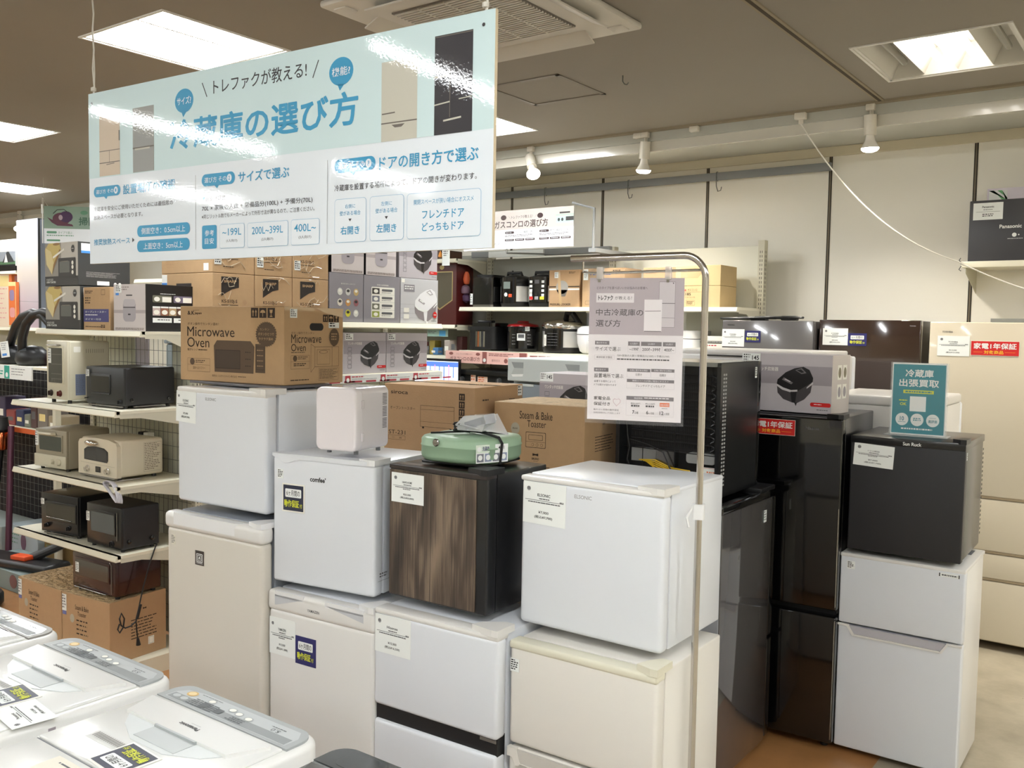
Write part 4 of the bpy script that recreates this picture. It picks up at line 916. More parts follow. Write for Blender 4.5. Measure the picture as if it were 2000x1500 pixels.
def cooker(g, cx, cy, s, dark=True, L=2):
    A, B_, C_, D_ = (M('print_black', (26, 24, 26), .4), M('print_charcoal', (70, 66, 68), .4), M('print_shine', (196, 192, 194), .4), M('print_mid', (112, 106, 108), .4)) if dark else (M('print_silver', (236, 236, 238), .5), M('print_taupe', (138, 130, 134), .5), CARD, M('print_lilac', (170, 164, 168), .5))
    q = lambda P: [(cx + a * s, cy + b * s) for a, b in P]
    g.poly(q([(-.5, .02), (-.47, -.25), (-.3, -.42), (-.05, -.5), (.08, -.52), (.3, -.4), (.47, -.2), (.52, .12), (.3, .3), (-.2, .3)]), B_ if dark else B_, L)
    g.poly(q([(-.5, .0), (-.48, .12), (-.25, .33), (.0, .45), (.25, .5), (.42, .42), (.53, .2), (.52, .1), (.35, -.02), (.1, -.18), (-.1, -.2), (-.32, -.14)]), A, L + 1)
    g.poly(q([(-.5, .0), (-.3, -.1), (-.08, -.16), (.1, -.14), (.1, -.19), (-.1, -.22), (-.34, -.16), (-.49, -.06)]), C_, L + 2)
    g.poly(q([(-.1, -.2), (.08, -.2), (.05, -.5), (-.05, -.5)]), A, L + 2)
    g.poly(q([(-.35, .12), (-.08, .0), (-.03, .05), (-.3, .19)]), D_, L + 2); g.poly(q([(-.28, .13), (-.12, .06), (-.1, .085), (-.26, .155)]), C_, L + 3)
    g.poly(q([(.02, .40), (.2, .3), (.34, .33), (.2, .47)]), D_, L + 2); g.poly(q([(.06, .40), (.2, .33), (.28, .35), (.18, .43)]), A, L + 3)
    g.poly(q([(.53, .1), (.36, -.06), (.36, -.1), (.54, .04)]), C_, L + 2); g.poly(q([(.02, -.5), (.07, -.6), (.1, -.5)]), A, L + 2)
LIL = M('lilac_carton', (186, 180, 184), .5); LILD = M('lilac_carton_band', (154, 147, 152), .5)
def jar_box(par_label, loc, yaw, w, d, h, group=None, tagbox=True, side=True):
    t = thing('carton', par_label, 'box', loc, yaw, group)
    g = G(); g.box(0, 0, 0, w, d, h, LIL, bev=.002); g.build('carton_body', t, smooth=0)
    def f(g):
        g.F((0, -.0003, 0)); g.rect(0, h * .48, w, h * .80, LILD, 1); g.tx('ワンタッチ炊飯器', w * .1, h * .70, w * .42, h * .77, CARDW, 2)
        cooker(g, w * .60, h * .48, h * .62); 
        for i in range(5): g.frame(w * .10, h * (.14 + i * .105), w * .18, h * (.22 + i * .105), .002, INKG, 2)
        g.rr(w * .78, h * .12, w * .999, h * .19, h * .03, RED, 2); g.bars(w * .82, h * .14, w * .9, h * .165, 1, CARD, 3, ragged=0, dash=3); g.bars(w * .85, h * .05, w * .97, h * .075, 1, INKG, 2, ragged=0)
    prints(t, f, 'printed_front')
    if side:
        def f(g):
            g.F((w + .0003, 0, 0), (0, 1, 0), FZ); g.rect(0, 0, d, h, M('lilac_side', (205, 196, 190), .5), 1)
            for i in (0, 1):
                for j in (0, 1): g.rect(d * (.30 + .3 * i), h * (.25 + .33 * j), d * (.52 + .3 * i), h * (.5 + .33 * j), CARDW, 2); g.ell(d * (.41 + .3 * i), h * (.37 + .33 * j), d * .08, h * .09, [LILD, M('olive_print', (120, 112, 88), .5)][j], 3)
        prints(t, f, 'printed_end')
    if tagbox:
        g = G(); plate(g, (.003, -.0005, h - .045), FX, FZ, .085, .044, CARD); g.bars(.006, .008, .038, .04, 3, INK, 1); g.tx('145', .046, .014, .078, .034, INK, 1, .02); g.build('price_tag', t, smooth=0)
    return t
jar_box('lilac rice cooker carton on the tall black refrigerator', (-1.646, 3.985, 1.434), -1.9, .411, .223, .254)
jar_box('lilac rice cooker carton behind the baking toaster carton, mostly hidden by the hanging guide', (-2.811, 4.06, 1.272), 0, .36, .27, .274, side=False)
# refrigerators that carry those cartons (seen only between other things)
for nm, x, y, w, d, h in (('white one-door refrigerator under the long oven toaster carton', -2.90, 2.98, .50, .45, 1.215), ('white one-door refrigerator under the baking toaster carton', -2.395, 3.12, .47, .45, 1.107), ('white one-door refrigerator under the half-hidden lilac carton', -2.86, 4.07, .46, .42, 1.26)):
    t = thing('refrigerator', nm, 'refrigerator', (x, y, 0), 5 if y < 4 else 0)
    doors_and_body(t, w, d, h, W_COOL, W_WARM, [(.03, h - .01)])

# ================================================================== SHELVING
def shelf_board(t, x0, x1, yf, yb, z, brk=True, name='shelf', lip=.034, side_arm=True):
    """board with rolled front lip, front at y=yf (local), top at z"""
    g = G(); g.box(x0, yf + .01, z - .018, x1, yb, z, SHELFM)
    g.prism([(yf + .004, z), (yf + .03, z), (yf + .03, z - lip), (yf - .002, z - lip), (yf - .006, z - lip + .006)], x0, x1, SHELFM, axis=0)
    if side_arm:
        for x in (x0, x1 - .003): g.prism([(yf + .03, z - .017), (yb, z - .017), (yb, z - .12), (yb - .05, z - .11), (yf + .16, z - .045), (yf + .03, z - .042)], x, x + .003, SHELFS, axis=0)
    return g.build(name, t, smooth=0)
def upright(t, x, y, h, w=.04, d=.05, z0=0.0, sides=(1,)):
    g = G(); g.box(x - w / 2, y, z0, x + w / 2, y + d, h, SHELFS)
    n = int((h - .25 - z0) / .03)
    g.F((x, y, 0), FX, FZ)
    for i in range(n):
        z = z0 + .2 + i * .03
        for q in (-.009, .005): g.rect(q, z, q + .004, z + .017, SLOT, 1)
    g.F((x + w / 2, y, 0), (0, 1, 0), FZ)
    for i in range(n):
        z = z0 + .2 + i * .03
        for q in (.012, .032): g.rect(q, z, q + .006, z + .017, SLOT, 1)
    return g.build('upright_post', t, smooth=0)
# --- left gondola with toaster ovens
G1 = .853      # this bay and its goods are modelled at catalogue size and set at 0.853
def g1(o):
    x, y, z = o.location; o.location = (x * G1, y * G1, z * G1 + .2617); o.scale = (G1,) * 3
def g1p(x, y, z): return (x / G1, y / G1, (z - .2617) / G1)
_before = set(bpy.data.objects)
t = thing('shelving_unit', 'cream metal shelving unit full of toaster ovens on the left', 'shelf', (0, 0, 0))
GX0, GX1, GB = -6.07, -4.87, 3.36
for z, yf in ((1.724, 3.0), (1.27, 2.84), (.838, 2.84), (.442, 2.84)):
    shelf_board(t, GX0, GX1, yf, GB, z)
upright(t, -4.89, GB, 1.75, z0=-.3068); upright(t, -6.05, GB, 1.75, z0=-.3068)
g = G()
for i in range(22): z = -.1 + i * .085; g.tube([(-6.03, 3.372, z), (-4.91, 3.372, z)], .0016, WIRE, 4)
for i in range(23): x = -6.03 + i * .05; g.tube([(x, 3.376, -.2), (x, 3.376, 1.7)], .0016, WIRE, 4)
g.build('wire_back', t)
g = G(); g.box(-6.03, 3.385, -.2, -5.56, 3.39, 1.72, PEG); g.box(-5.14, 3.385, -.2, -4.91, 3.39, 1.72, PEG); g.box(-5.56, 3.386, -.2, -5.14, 3.391, 1.36, PEG); g.build('back_board', t, smooth=0)
g = G(); g.box(-6.07, 2.84, -.3068, -4.87, 3.36, -.205, SHELFM); g.build('base_shelf', t, smooth=0)
_platform_start = set(bpy.data.objects)
t = thing('display_platform', 'low cream platform carrying two toaster cartons at the foot of the left shelving', 'platform', (0, 0, 0))
g = G(); g.box(-5.35, 2.31, .02, -4.17, 2.82, .085, SHELFM, bev=.004); g.box(-5.34, 2.33, 0, -4.18, 2.80, .02, GAP); g.build('deck', t)
_skip = set(bpy.data.objects) - _platform_start

# --- toaster ovens -------------------------------------------------
def oven(name, label, loc, yaw, w, d, h, body, door, glass, win, foot=.016, knobs=(), style='', labelpos=None, trim=None, rad=.008):
    t = thing(name, label, 'toaster oven', loc, yaw)
    g = G(); g.box(0, .012, foot, w, d, h, body, bev=rad, seg=3); g.build('body', t, smooth=40)
    g = G(); g.box(.002, 0, foot + .002, w - .002, .02, h - .002, door, bev=min(rad, .006), seg=2); g.build('front_panel', t)
    x0, z0, x1, z1 = win
    g = G(); g.box(x0 - .008, -.006, z0 - .008, x1 + .008, .003, z1 + .012, door, bev=.003); g.F((0, -.0062, 0)); g.rr(x0, z0, x1, z1, .008 if style != 'round' else .02, glass, 1); g.build('glass_door', t)
    for k_, (x, z, r, m) in enumerate(knobs):
        gk = G(); gk.lathe([(r, 0), (r, -.004), (r * .8, -.006), (r * .75, -.016), (0, -.017)], (x, 0, z), m, 20, axis=1); gk.box(x - .002, -.022, z - r * .7, x + .002, -.016, z + r * .7, m); gk.build('knob', t)
    for x in (.03, w - .03):
        for y in (.03, d - .03):
            gf = G(); gf.lathe([(.012, 0), (.012, foot + .002)], (x, y, 0), BLACK_P, 12); gf.build('foot', t)
    if labelpos: 
        lx, lz, lw, lh = labelpos; small_label(t, (lx, -.0072, lz), FX, FZ, lw, lh, 5, INKG, name='price_tag')
    return t
def bar_handle(t, x0, x1, z, m, r=.005, out=.028):
    g = G(); g.tube([(x0, -.004, z), (x0 + .004, -out, z), (x1 - .004, -out, z), (x1, -.004, z)], r, m, 8); g.build('door_handle', t)
# B shelf: 1.270
t = oven('toaster_oven', 'tall cream two-tier toaster oven on the second shelf, far left', (-5.745, 2.90, 1.271), 2, .238, .28, .385, CREAM_T, CREAM_T, OVENGLASS, (.036, .125, .19, .34), knobs=((.055, .06, .020, M('brown_knob', (44, 28, 22), .3)), (.155, .06, .020, M('brown_red_knob', (86, 30, 26), .3))), labelpos=(.034, .245, .035, .09), foot=.02, rad=.014)
bar_handle(t, .05, .17, .355, CHROME, .006, .024)
g = G(); g.F((0, -.0064, 0))
for z in (.30, .24, .18, .15): g.line(.07, z, .185, z, .0025, STEEL, 2)
for i in range(7): g.line(.045 + i * .02, .13, .05 + i * .02, .15, .002, STEEL, 2)
g.build('oven_rack', t, smooth=0)
g = G(); g.F((.238, 0, 0), (0, 1, 0), FZ); g.rect(.05, .05, .115, .18, M('blue_grey_label', (112, 122, 146), .5), 1); g.bars(.055, .06, .11, .17, 9, INKG, 2, fill=.25); g.rr(.04, .315, .085, .35, .005, CARDW, 1)
for i in range(9): g.rect(.12 + i * .014, .31, .124 + i * .014, .335, M('vent_cream', (150, 146, 126), .6), 1)
g.build('side_label', t, smooth=0)
t = oven('toaster_oven', 'matt black steam toaster oven with dark glass, on the second shelf', (-5.345, 2.935, 1.271), 2.6, .381, .344, .240, BLACK_T, M('matt_black_front', (40, 41, 41), .4), M('black_oven_glass', (22, 24, 22), .08, coat=.5), (.065, .09, .245, .185), knobs=((.35, .04, .015, BLACK_P), (.02, .05, .004, BLACK_P)), labelpos=(.012, .18, .034, .04), rad=.012)
g = G(); g.box(.07, -.012, .078, .25, -.005, .086, M('matt_black_front', (40, 41, 41)), bev=.002); g.build('door_handle', t)
g = G(); g.box(.03, -.002, .008, .36, .008, .016, STEEL); g.box(.375, .06, .008, .385, .24, .015, STEEL); g.build('crumb_tray', t, smooth=0)
for y in (.05, .30): g = G(); g.lathe([(.012, .378), (.012, .387), (.006, .390)], (0, y, .05), BLACK_G, 16, axis=0); g.build('side_cap', t)
# C shelf: .838
t = oven('toaster_oven', 'greige toaster oven with cream control strip and grey window, on the third shelf', (-5.905, 2.905, .839), 5, .330, .30, .258, BEIGE_T, BEIGE_T, M('grey_green_glass', (72, 78, 72), .1, coat=.5), (.055, .125, .285, .215), labelpos=(.012, .15, .034, .09), rad=.012)
g = G(); g.box(0, -.010, .018, .33, .0, .098, CREAM_T, bev=.006); g.build('control_strip', t)
for x, r in ((.20, .016), (.265, .022)): g = G(); g.lathe([(r, -.010), (r, -.016), (r * .7, -.026), (0, -.027)], (x, 0, .058), CREAM_T, 20, axis=1); g.build('knob', t)
bar_handle(t, .07, .22, .232, CREAM_T, .009, .024)
g = G(); g.F((.33, 0, 0), (0, 1, 0), FZ); g.rect(.15, .09, .20, .125, CARDW, 1); g.bars(.155, .095, .195, .12, 3, INKG, 2); g.build('side_label', t, smooth=0)
t = thing('toaster_oven', 'warm white retro toaster oven with chrome handle, on the third shelf', 'toaster oven', (-5.445, 2.935, .839), 2.7)
w, d, h = .403, .311, .238
g = G(); g.box(0, .02, .018, w, d, h, WHITE_T, bev=.016, seg=4); g.F((w, 0, 0), (0, 1, 0), FZ)
g.frame(.175, .04, .295, .215, .001, M('side_spec_ink', (130, 118, 100), .7), 1); g.bars(.18, .045, .29, .21, 16, M('side_spec_ink', (130, 118, 100), .7), 1, fill=.4, ragged=.5, dash=7, seed=9); g.build('body', t, smooth=40)
g = G(); P = [(.004, .018), (.399, .018), (.399, .205), (.385, .225), (.32, .238), (.2, .243), (.08, .238), (.018, .225), (.004, .205)]; g.prism(P, 0, .028, WHITE_T, axis=1); g.build('front_panel', t, smooth=20)
g = G(); P = [(.075, .11), (.295, .105), (.305, .118), (.305, .165), (.27, .182), (.19, .188), (.11, .182), (.075, .165)]
g.F((0, -.001, 0)); g.poly([((a - .19) * 1.07 + .19, (b - .146) * 1.1 + .146) for a, b in P], BLACK_P, 1); g.poly(P, M('dark_window', (58, 60, 62), .08, coat=.5), 2); g.line(.03, .088, .38, .082, .0012, M('panel_seam', (150, 142, 122), .5), 1); g.build('oven_window', t, smooth=0)
g = G(); g.lathe([(.0, -.03), (.03, -.028), (.045, -.02), (.048, -.004)], (0, 0, 0), CHROME, 24, axis=1, sx=1.25, sy=.36); hd = g.build('door_handle', t, smooth=60); hd.location = (.155, 0, .212)
for x, m in ((.105, CHROME), (.31, CHROME)): g = G(); g.lathe([(.021, -.001), (.021, -.006), (.016, -.008), (.015, -.022), (0, -.023)], (x, 0, .052), m, 24, axis=1); g.build('knob', t)
g = G(); plate(g, (.185, 0, .038), FX, FZ, .05, .034, BLACK_P, .003); g.bars(.006, .006, .044, .028, 3, STEEL, 1); g.build('mode_plate', t, smooth=0)
g = G(); g.box(.02, .0, .008, .385, .012, .018, STEEL); g.build('crumb_tray', t, smooth=0)
for x in (.04, w - .04):
    for y in (.04, d - .04): g = G(); g.lathe([(.014, 0), (.014, .02)], (x, y, 0), DKGREY, 12); g.build('foot', t)
# grey cord coiled, hanging over the shelf edge
g = G(); CRD = M('grey_cord', (176, 172, 176), .5)
for i in range(5):
    P = []
    for k_ in range(17):
        a = 2 * math.pi * k_ / 16; u = .5 - .5 * math.cos(a); P.append((-4.985 + .14 * u + .004 * i, 2.865 - .01 * i + .012 * math.sin(a), .850 - .10 * u * u + .016 * math.sin(a) + .003 * i))
    g.tube(P, .0035, CRD, 6)
g.tube([(-5.0, 2.90, .848), (-5.02, 2.95, .847), (-5.03, 3.1, .846)], .0035, CRD, 6)
o = pworld(g.build('power_cord'), t); o['label'] = 'coiled grey cord drooping over the shelf corner'
# D shelf: .442
t = oven('toaster_oven', 'black toaster oven with amber-tinted window, left on the fourth shelf', (-5.775, 2.87, .443), 8, .354, .30, .262, BLACK_E, BLACK_E, OVENGLASS_D, (.06, .10, .335, .20), knobs=((.06, .06, .015, BLACK_P), (.27, .06, .015, BLACK_P)), labelpos=(.012, .19, .032, .036))
g = G(); g.tube([(.06, -.008, .115), (.30, -.008, .108)], .0022, STEEL, 6); g.build('window_trim', t); g = G(); g.box(.03, -.002, .008, .33, .006, .016, STEEL); g.build('crumb_tray', t, smooth=0)
t = oven('toaster_oven', 'black toaster oven with blue-grey window and side caps, right on the fourth shelf', (-5.263, 2.885, .443), 2.2, .350, .25, .262, BLACK_T, BLACK_E, M('blue_grey_glass', (66, 74, 78), .08, coat=.5), (.055, .10, .29, .215), knobs=((.26, .045, .018, BLACK_P),), labelpos=(.01, .155, .034, .055))
g = G(); g.tube([(.318, -.006, .07), (.318, -.006, .235)], .003, STEEL, 6); g.build('window_trim', t)
for y in (.05, .20): g = G(); g.lathe([(.014, .348), (.014, .356), (.007, .359)], (0, y, .06), BLACK_G, 16, axis=0); g.build('side_cap', t)
g = G(); q_ = lambda P: [g1p(*p) for p in P]
g.tube(q_([(-4.22, 2.66, .655), (-4.165, 2.65, .66), (-4.148, 2.631, .655), (-4.15, 2.599, .573), (-4.155, 2.564, .451), (-4.15, 2.54, .37), (-4.145, 2.52, .30)]), .004, CABLEB, 8)
g.tube(q_([(-4.145, 2.545, .38), (-4.145, 2.525, .31)]), .009, CABLEB, 8)
g.tube(q_([(-4.145, 2.52, .30), (-4.14, 2.49, .285), (-4.14, 2.46, .282), (-4.14, 2.438, .30), (-4.14, 2.43, .335), (-4.14, 2.44, .36), (-4.14, 2.455, .33), (-4.14, 2.45, .29), (-4.14, 2.43, .265), (-4.14, 2.42, .285), (-4.14, 2.43, .31)]), .0045, CABLEB, 8)
g.tube(q_([(-4.145, 2.52, .30), (-4.142, 2.522, .25), (-4.14, 2.526, .21)]), .004, CABLEB, 8); g.tube(q_([(-4.14, 2.526, .215), (-4.14, 2.529, .179)]), .007, CABLEB, 8, .014)
o = pworld(g.build('power_cord'), t); o['label'] = 'black cord with plug dangling in front of the platform carton'
# floor platform cartons + maroon oven
_s2 = set(bpy.data.objects)
def bake_small(g):
    g.F((0, -.0003, 0)); g.tx('Steam & Bake', .11, .24, .22, .265, KINK, 1); g.tx('Toaster', .13, .21, .20, .232, KINK, 1); g.bars(.12, .10, .22, .19, 4, KINK, 1, fill=.3); g.ell(.085, .19, .018, .022, [M('pale_round_sticker', (176, 170, 150)), KINK][0], 1)
    g.bars(.15, .055, .17, .065, 1, KINK, 1, ragged=0)
TAPED_TOP = KRAFTT  # rough shredded kraft tape across the carton tops
for lb, x, y, w, d, ya in (('brown baking toaster carton on the platform, left one', -5.035, 2.375, .44, .36, 0.6), ('brown baking toaster carton on the platform, right one with dangling plug', -4.588, 2.38, .385, .33, 5.4)):
    t = thing('carton', lb, 'box', (x, y, .0855), ya, 'toaster cartons on the platform'); carton(t, w, d, .315, KRAFTD, None, topm=TAPED_TOP); prints(t, bake_small)
    small_label(t, (.004, -.001, .22), FX, FZ, .036, .085, 5, INKG, name='price_tag'); g = G(); g.F((0, -.001, 0)); g.rect(.006, .20, .038, .219, M('blue_tag_print', (110, 120, 176), .5), 1); g.build('tag_strip', t, smooth=0)
    if x > -4.8:
        def f(g): g.F((w + .0003, 0, 0), (0, 1, 0), FZ); g.poly([(.19, .24), (.2, .243), (.21, .24), (.21, .25), (.2, .247), (.19, .25)], KINK, 1); g.bars(.12, .09, .28, .20, 7, KINK, 1, fill=.3); g.rect(.22, .05, .255, .09, CARDW, 2); g.frame(.225, .054, .25, .086, .001, INKG, 3)
        prints(t, f)
t = oven('toaster_oven', 'deep maroon toaster oven standing on the two platform cartons', (-4.585, 2.435, .4015), 3, .372, .26, .20, MAROON, MAROON, M('maroon_oven_glass', (60, 58, 52), .08, coat=.5), (.035, .085, .32, .165), labelpos=(.04, .10, .03, .05))
g = G(); g.tube([(.345, -.006, .03), (.345, -.006, .175), (.33, -.006, .187)], .002, STEEL, 6); g.tube([(.03, -.006, .022), (.3, -.006, .02)], .0025, STEEL, 6); g.build('chrome_trim', t)
_skip |= set(bpy.data.objects) - _s2
# A shelf cartons
PH_WALL = M('photo_grey_wall', (150, 146, 138), .5); PH_BREAD = M('photo_toast', (206, 184, 110), .5); PH_BR2 = M('photo_toast_crust', (150, 112, 60), .5); PH_DK = M('photo_charcoal', (52, 50, 48), .5)
def toast_print(g, w, h):
    g.F((0, -.0003, 0)); g.rect(0, 0, w, h, PH_WALL, 1); g.rect(0, 0, w, h * .22, PH_DK, 2); g.poly([(w * .5, h * .22), (w, h * .22), (w, h), (w * .5, h)], M('photo_pale', (196, 192, 184), .5), 2)
    g.poly([(0, h * .85), (w * .12, h), (w * .45, h), (w * .5, h * .85), (w * .32, h * .5), (w * .22, h * .28), (w * .05, h * .5)], PH_BREAD, 3); g.poly([(w * .02, h * .9), (w * .2, h * .8), (w * .3, h * .45), (w * .22, h * .26), (w * .05, h * .52)], M('photo_toast_light', (222, 206, 150), .5), 4)
    g.poly([(w * .22, h * .26), (w * .3, h * .45), (w * .5, h * .82), (w * .46, h * .85), (w * .27, h * .5)], PH_BR2, 5); g.ell(w * .36, h * .97, w * .1, h * .03, PH_BR2, 5); g.line(w * .26, h * .66, w * .60, h * .84, h * .05, CARDW, 6)
    g.rr(w * .42, h * .2, w * .94, h * .64, .01, PH_DK, 6); g.rr(w * .46, h * .3, w * .76, h * .56, .006, M('photo_window', (96, 98, 92), .4), 7); g.line(w * .5, h * .56, w * .72, h * .56, h * .02, STEEL, 8)
    for z in (.3, .42, .52): g.ell(w * .85, h * z, w * .03, w * .03, CARDW, 8)
    g.ell(w * .86, h * .84, w * .05, h * .085, PH_DK, 6); g.bars(w * .83, h * .82, w * .89, h * .85, 1, CARD, 7, ragged=0, dash=3)
    g.tx('4 SLICE SIZE', w * .05, h * .12, w * .26, h * .165, CARD, 7); g.tx('OVEN TOASTER', w * .05, h * .06, w * .34, h * .105, CARD, 7, .02)
DKSIDE = M('charcoal_carton', (54, 56, 56), .45)
for i, (lb, x, z, ya) in enumerate((('dark oven toaster carton with toast photo, upper of two on the top shelf', -6.0, 2.000, -1.5), ('dark oven toaster carton with toast photo, lower of two on the top shelf', -6.0, 1.725, 0))):
    t = thing('carton', lb, 'box', (x, 3.03, z), ya, 'toast photo cartons'); w, d, h = .425, .34, .270
    g = G(); g.box(0, 0, 0, w, d, h, DKSIDE, bev=.002); g.build('carton_body', t, smooth=0); prints(t, lambda g: toast_print(g, w, h), 'printed_front')
    def f(g):
        g.F((w + .0003, 0, 0), (0, 1, 0), FZ); g.bars(.05, .05, .28, .085, 5, M('grey_side_text', (140, 140, 138), .5), 1, fill=.4); g.rect(.02, .20, .09, .26, CARD, 2); g.rect(.02, .20, .09, .215, M('tag_blue', (70, 140, 220), .5), 3)
        g.frame(.15, .16, .22, .2, .003, CARD, 1); g.rr(.12, .005, .20, .03, .002, CARD, 1); g.ell(.24, .015, .01, .01, CARD, 1); g.ell(.27, .015, .01, .01, CARD, 1)
    prints(t, f, 'printed_end')
t = thing('carton', 'brown carton with indigo band on the top shelf beside toast photo cartons', 'box', (-5.555, 3.04, 1.7245), 0); carton(t, .30, .3, .262, KRAFT)
def f(g):
    g.F((0, -.0003, 0)); g.rect(.0, .05, .287, .128, M('indigo_band', (62, 62, 120), .5), 1); g.tx('オーブントースター', .02, .105, .26, .118, CARD, 2); g.bars(.02, .085, .16, .095, 1, CARD, 2, ragged=0); g.tx('タイマー付き', .02, .06, .2, .072, CARD, 2)
    g.bars(.02, .22, .11, .24, 2, KINK, 1); g.bars(.02, .155, .09, .20, 3, KINK, 1); g.frame(.205, .215, .245, .245, .002, KINK, 1); g.bars(.02, .015, .2, .022, 1, KINK, 1, ragged=0); icons(g, (.20, .225), .015, .018, KINK, KRAFT)
prints(t, f, 'printed_front')
def small_cooker_box(label, loc, yaw, w, d, h, group=None, sidem=None, right_print=True):
    t = thing('carton', label, 'box', loc, yaw, group); MB_ = M('marble_print', (206, 198, 196), .5); JR = M('jar_grey', (168, 162, 168), .4)
    g = G(); g.box(0, 0, 0, w, d, h, sidem or BLACK_P, bev=.002); g.build('carton_body', t, smooth=0)
    def f(g):
        g.F((0, -.0003, 0)); g.rect(0, 0, w, h, MB_, 1); g.rect(0, h * .38, w, h * .45, M('marble_band', (176, 166, 166), .5), 2)
        g.rr(w * .3, h * .2, w * .7, h * .66, .03, JR, 3); g.rr(w * .31, h * .52, w * .69, h * .68, .02, M('jar_lid', (188, 182, 186), .4), 4); g.line(w * .31, h * .505, w * .69, h * .505, h * .018, PH_DK, 5); g.rect(w * .46, h * .34, w * .54, h * .37, PH_DK, 5); g.rr(w * .4, h * .75, w * .6, h * .775, .004, PH_DK, 5)
        g.bars(w * .05, h * .02, w * .95, h * .07, 2, M('marble_foot', (150, 138, 134), .5), 3, fill=.8, ragged=0, dash=12); g.bars(w * .1, h * .85, w * .5, h * .95, 2, M('marble_foot', (150, 138, 134), .5), 3)
    prints(t, f, 'printed_front')
    if right_print:
        def f(g):
            g.F((w + .0003, 0, 0), (0, 1, 0), FZ); a = d
            g.bars(a * .3, h * .79, a * .62, h * .81, 1, CARD, 1, ragged=0)
            for i in (0, 1): g.rr(a * (.14 + .44 * i), h * .62, a * (.54 + .44 * i), h * .77, .006, [M('photo_greenish', (112, 112, 96), .5), M('photo_violet', (112, 104, 124), .5)][i], 1); g.ell(a * (.23 + .44 * i), h * .69, a * .06, h * .05, CARDW, 2); g.rect(a * (.34 + .44 * i), h * .63, a * (.53 + .44 * i), h * .74, CARDW, 2)
            for i in range(5): g.rect(a * (.14 + .17 * i), h * .34, a * (.30 + .17 * i), h * .52, [M('photo_rice', (200, 180, 176), .5), M('photo_bean', (146, 96, 72), .5), M('photo_grain', (182, 156, 120), .5), M('photo_bowl', (96, 66, 48), .5), M('photo_dish', (188, 150, 110), .5)][i], 1); g.ell(a * (.22 + .17 * i), h * .41, a * .06, h * .05, CARDW, 2); g.rect(a * (.14 + .17 * i), h * .5, a * (.30 + .17 * i), h * .535, CARD, 2)
            for i in (0, 1): g.rect(a * (.14 + .44 * i), h * .19, a * (.54 + .44 * i), h * .29, CARD, 1); g.bars(a * (.24 + .44 * i), h * .22, a * (.5 + .44 * i), h * .26, 1, INKG, 2, ragged=0)
        prints(t, f, 'printed_end')
    return t
t = small_cooker_box('marble print rice cooker carton with black printed end, right on the top shelf', (-5.195, 3.03, 1.7245), 4, .30, .33, .275)
small_label(t, (.02, -.001, .225), FX, FZ, .055, .05, 4, INKG, name='price_tag'); g = G(); g.F((0, -.001, 0)); g.rect(.02, .21, .05, .224, M('tag_blue', (70, 140, 220)), 1); g.build('tag_strip', t, smooth=0)

for o in set(bpy.data.objects) - _before - _skip:
    if o.parent is None: g1(o)
# --- middle gondola facing right (+X): built in a turned frame (local -Y -> world +X)
t = thing('shelving_unit', 'cream shelving unit end-on at centre, holding stacks of rice cooker cartons', 'shelf', (-3.80, 2.72, 0), 90); _mt = t
# local x runs along world +Y, local y runs along world -X
L2 = 1.66
_m0 = set(bpy.data.objects); shelf_board(t, 0, L2, -.02, .43, 1.799, side_arm=False); shelf_board(t, .55, L2, -.02, .45, 1.508, side_arm=True); shelf_board(t, .55, L2, -.02, .45, 1.0); shelf_board(t, .55, L2, -.02, .45, .15)
upright(t, .62, .45, 2.15, z0=.101); upright(t, L2 - .02, .45, 2.15, z0=.101)
g = G(); g.box(.55, .475, .1, L2 - .04, .48, 2.15, PEG); g.build('back_board', t, smooth=0)
def label_rail(par, x0, x1, y, z, kind):
    g = G(); rot = None; g.box(x0, y - .008, z, x1, y - .002, z + .045, CARD); g.F((x0, y - .0085, z)); W_ = x1 - x0; n = 4
    for i in range(n):
        a = W_ * i / n; c = {'red': M('rail_red', (190, 70, 80), .5), 'pink': M('rail_brown', (150, 90, 84), .5), 'teal': M('rail_teal', (40, 160, 140), .5)}[kind]
        g.rect(a + .01, .002, a + .05, .043, c, 1); g.ell(a + .03, .018, .012, .012, CARD, 2); g.bars(a + .06, .026, a + W_ / n * .55, .038, 1, c, 1, ragged=0, dash=5); g.bars(a + .06, .018, a + W_ / n * .95, .023, 1, INKL, 1)
        for j in range(3): g.rect(a + .06 + j * .11, .003, a + .14 + j * .11, .013, c, 1)
    return g.build('label_rail', par, smooth=0)
label_rail(t, .55, L2, -.02, 1.458, 'red')
GRP = 'kraft rice cooker cartons'
SHP = M('sharp_black_print', (44, 36, 32), .6)
def kraft_cooker(label, loc, yaw, w, d, h, front=True, full=True):
    t = thing('carton', label, 'box', loc, yaw, GRP); carton(t, w, d, h, KRAFT)
    def pr(g, W_):
        g.poly([(W_ * .2, h * .50), (W_ * .32, h * .58), (W_ * .46, h * .66), (W_ * .62, h * .70), (W_ * .62, h * .93), (W_ * .2, h * .93)], SHP, 1); g.tx('SHARP', W_ * .26, h * .80, W_ * .56, h * .86, KRAFT, 3, .03)
        g.tx('KS-S10J-S', W_ * .21, h * .34, W_ * .58, h * .43, KINK, 1, .01); g.line(W_ * .2, h * .31, W_ * .6, h * .31, .003, KINK, 1); g.ell(W_ * .76, h * .38, W_ * .05, h * .06, KRAFTD, 1); g.frame(W_ * .7, h * .2, W_ * .84, h * .3, .0015, KRAFTD, 1); g.bars(W_ * .24, h * .12, W_ * .5, h * .15, 1, KINK, 1, ragged=0)
    def f(g): g.F((0, -.0003, 0)); pr(g, w)
    prints(t, f, 'printed_front')
    return t
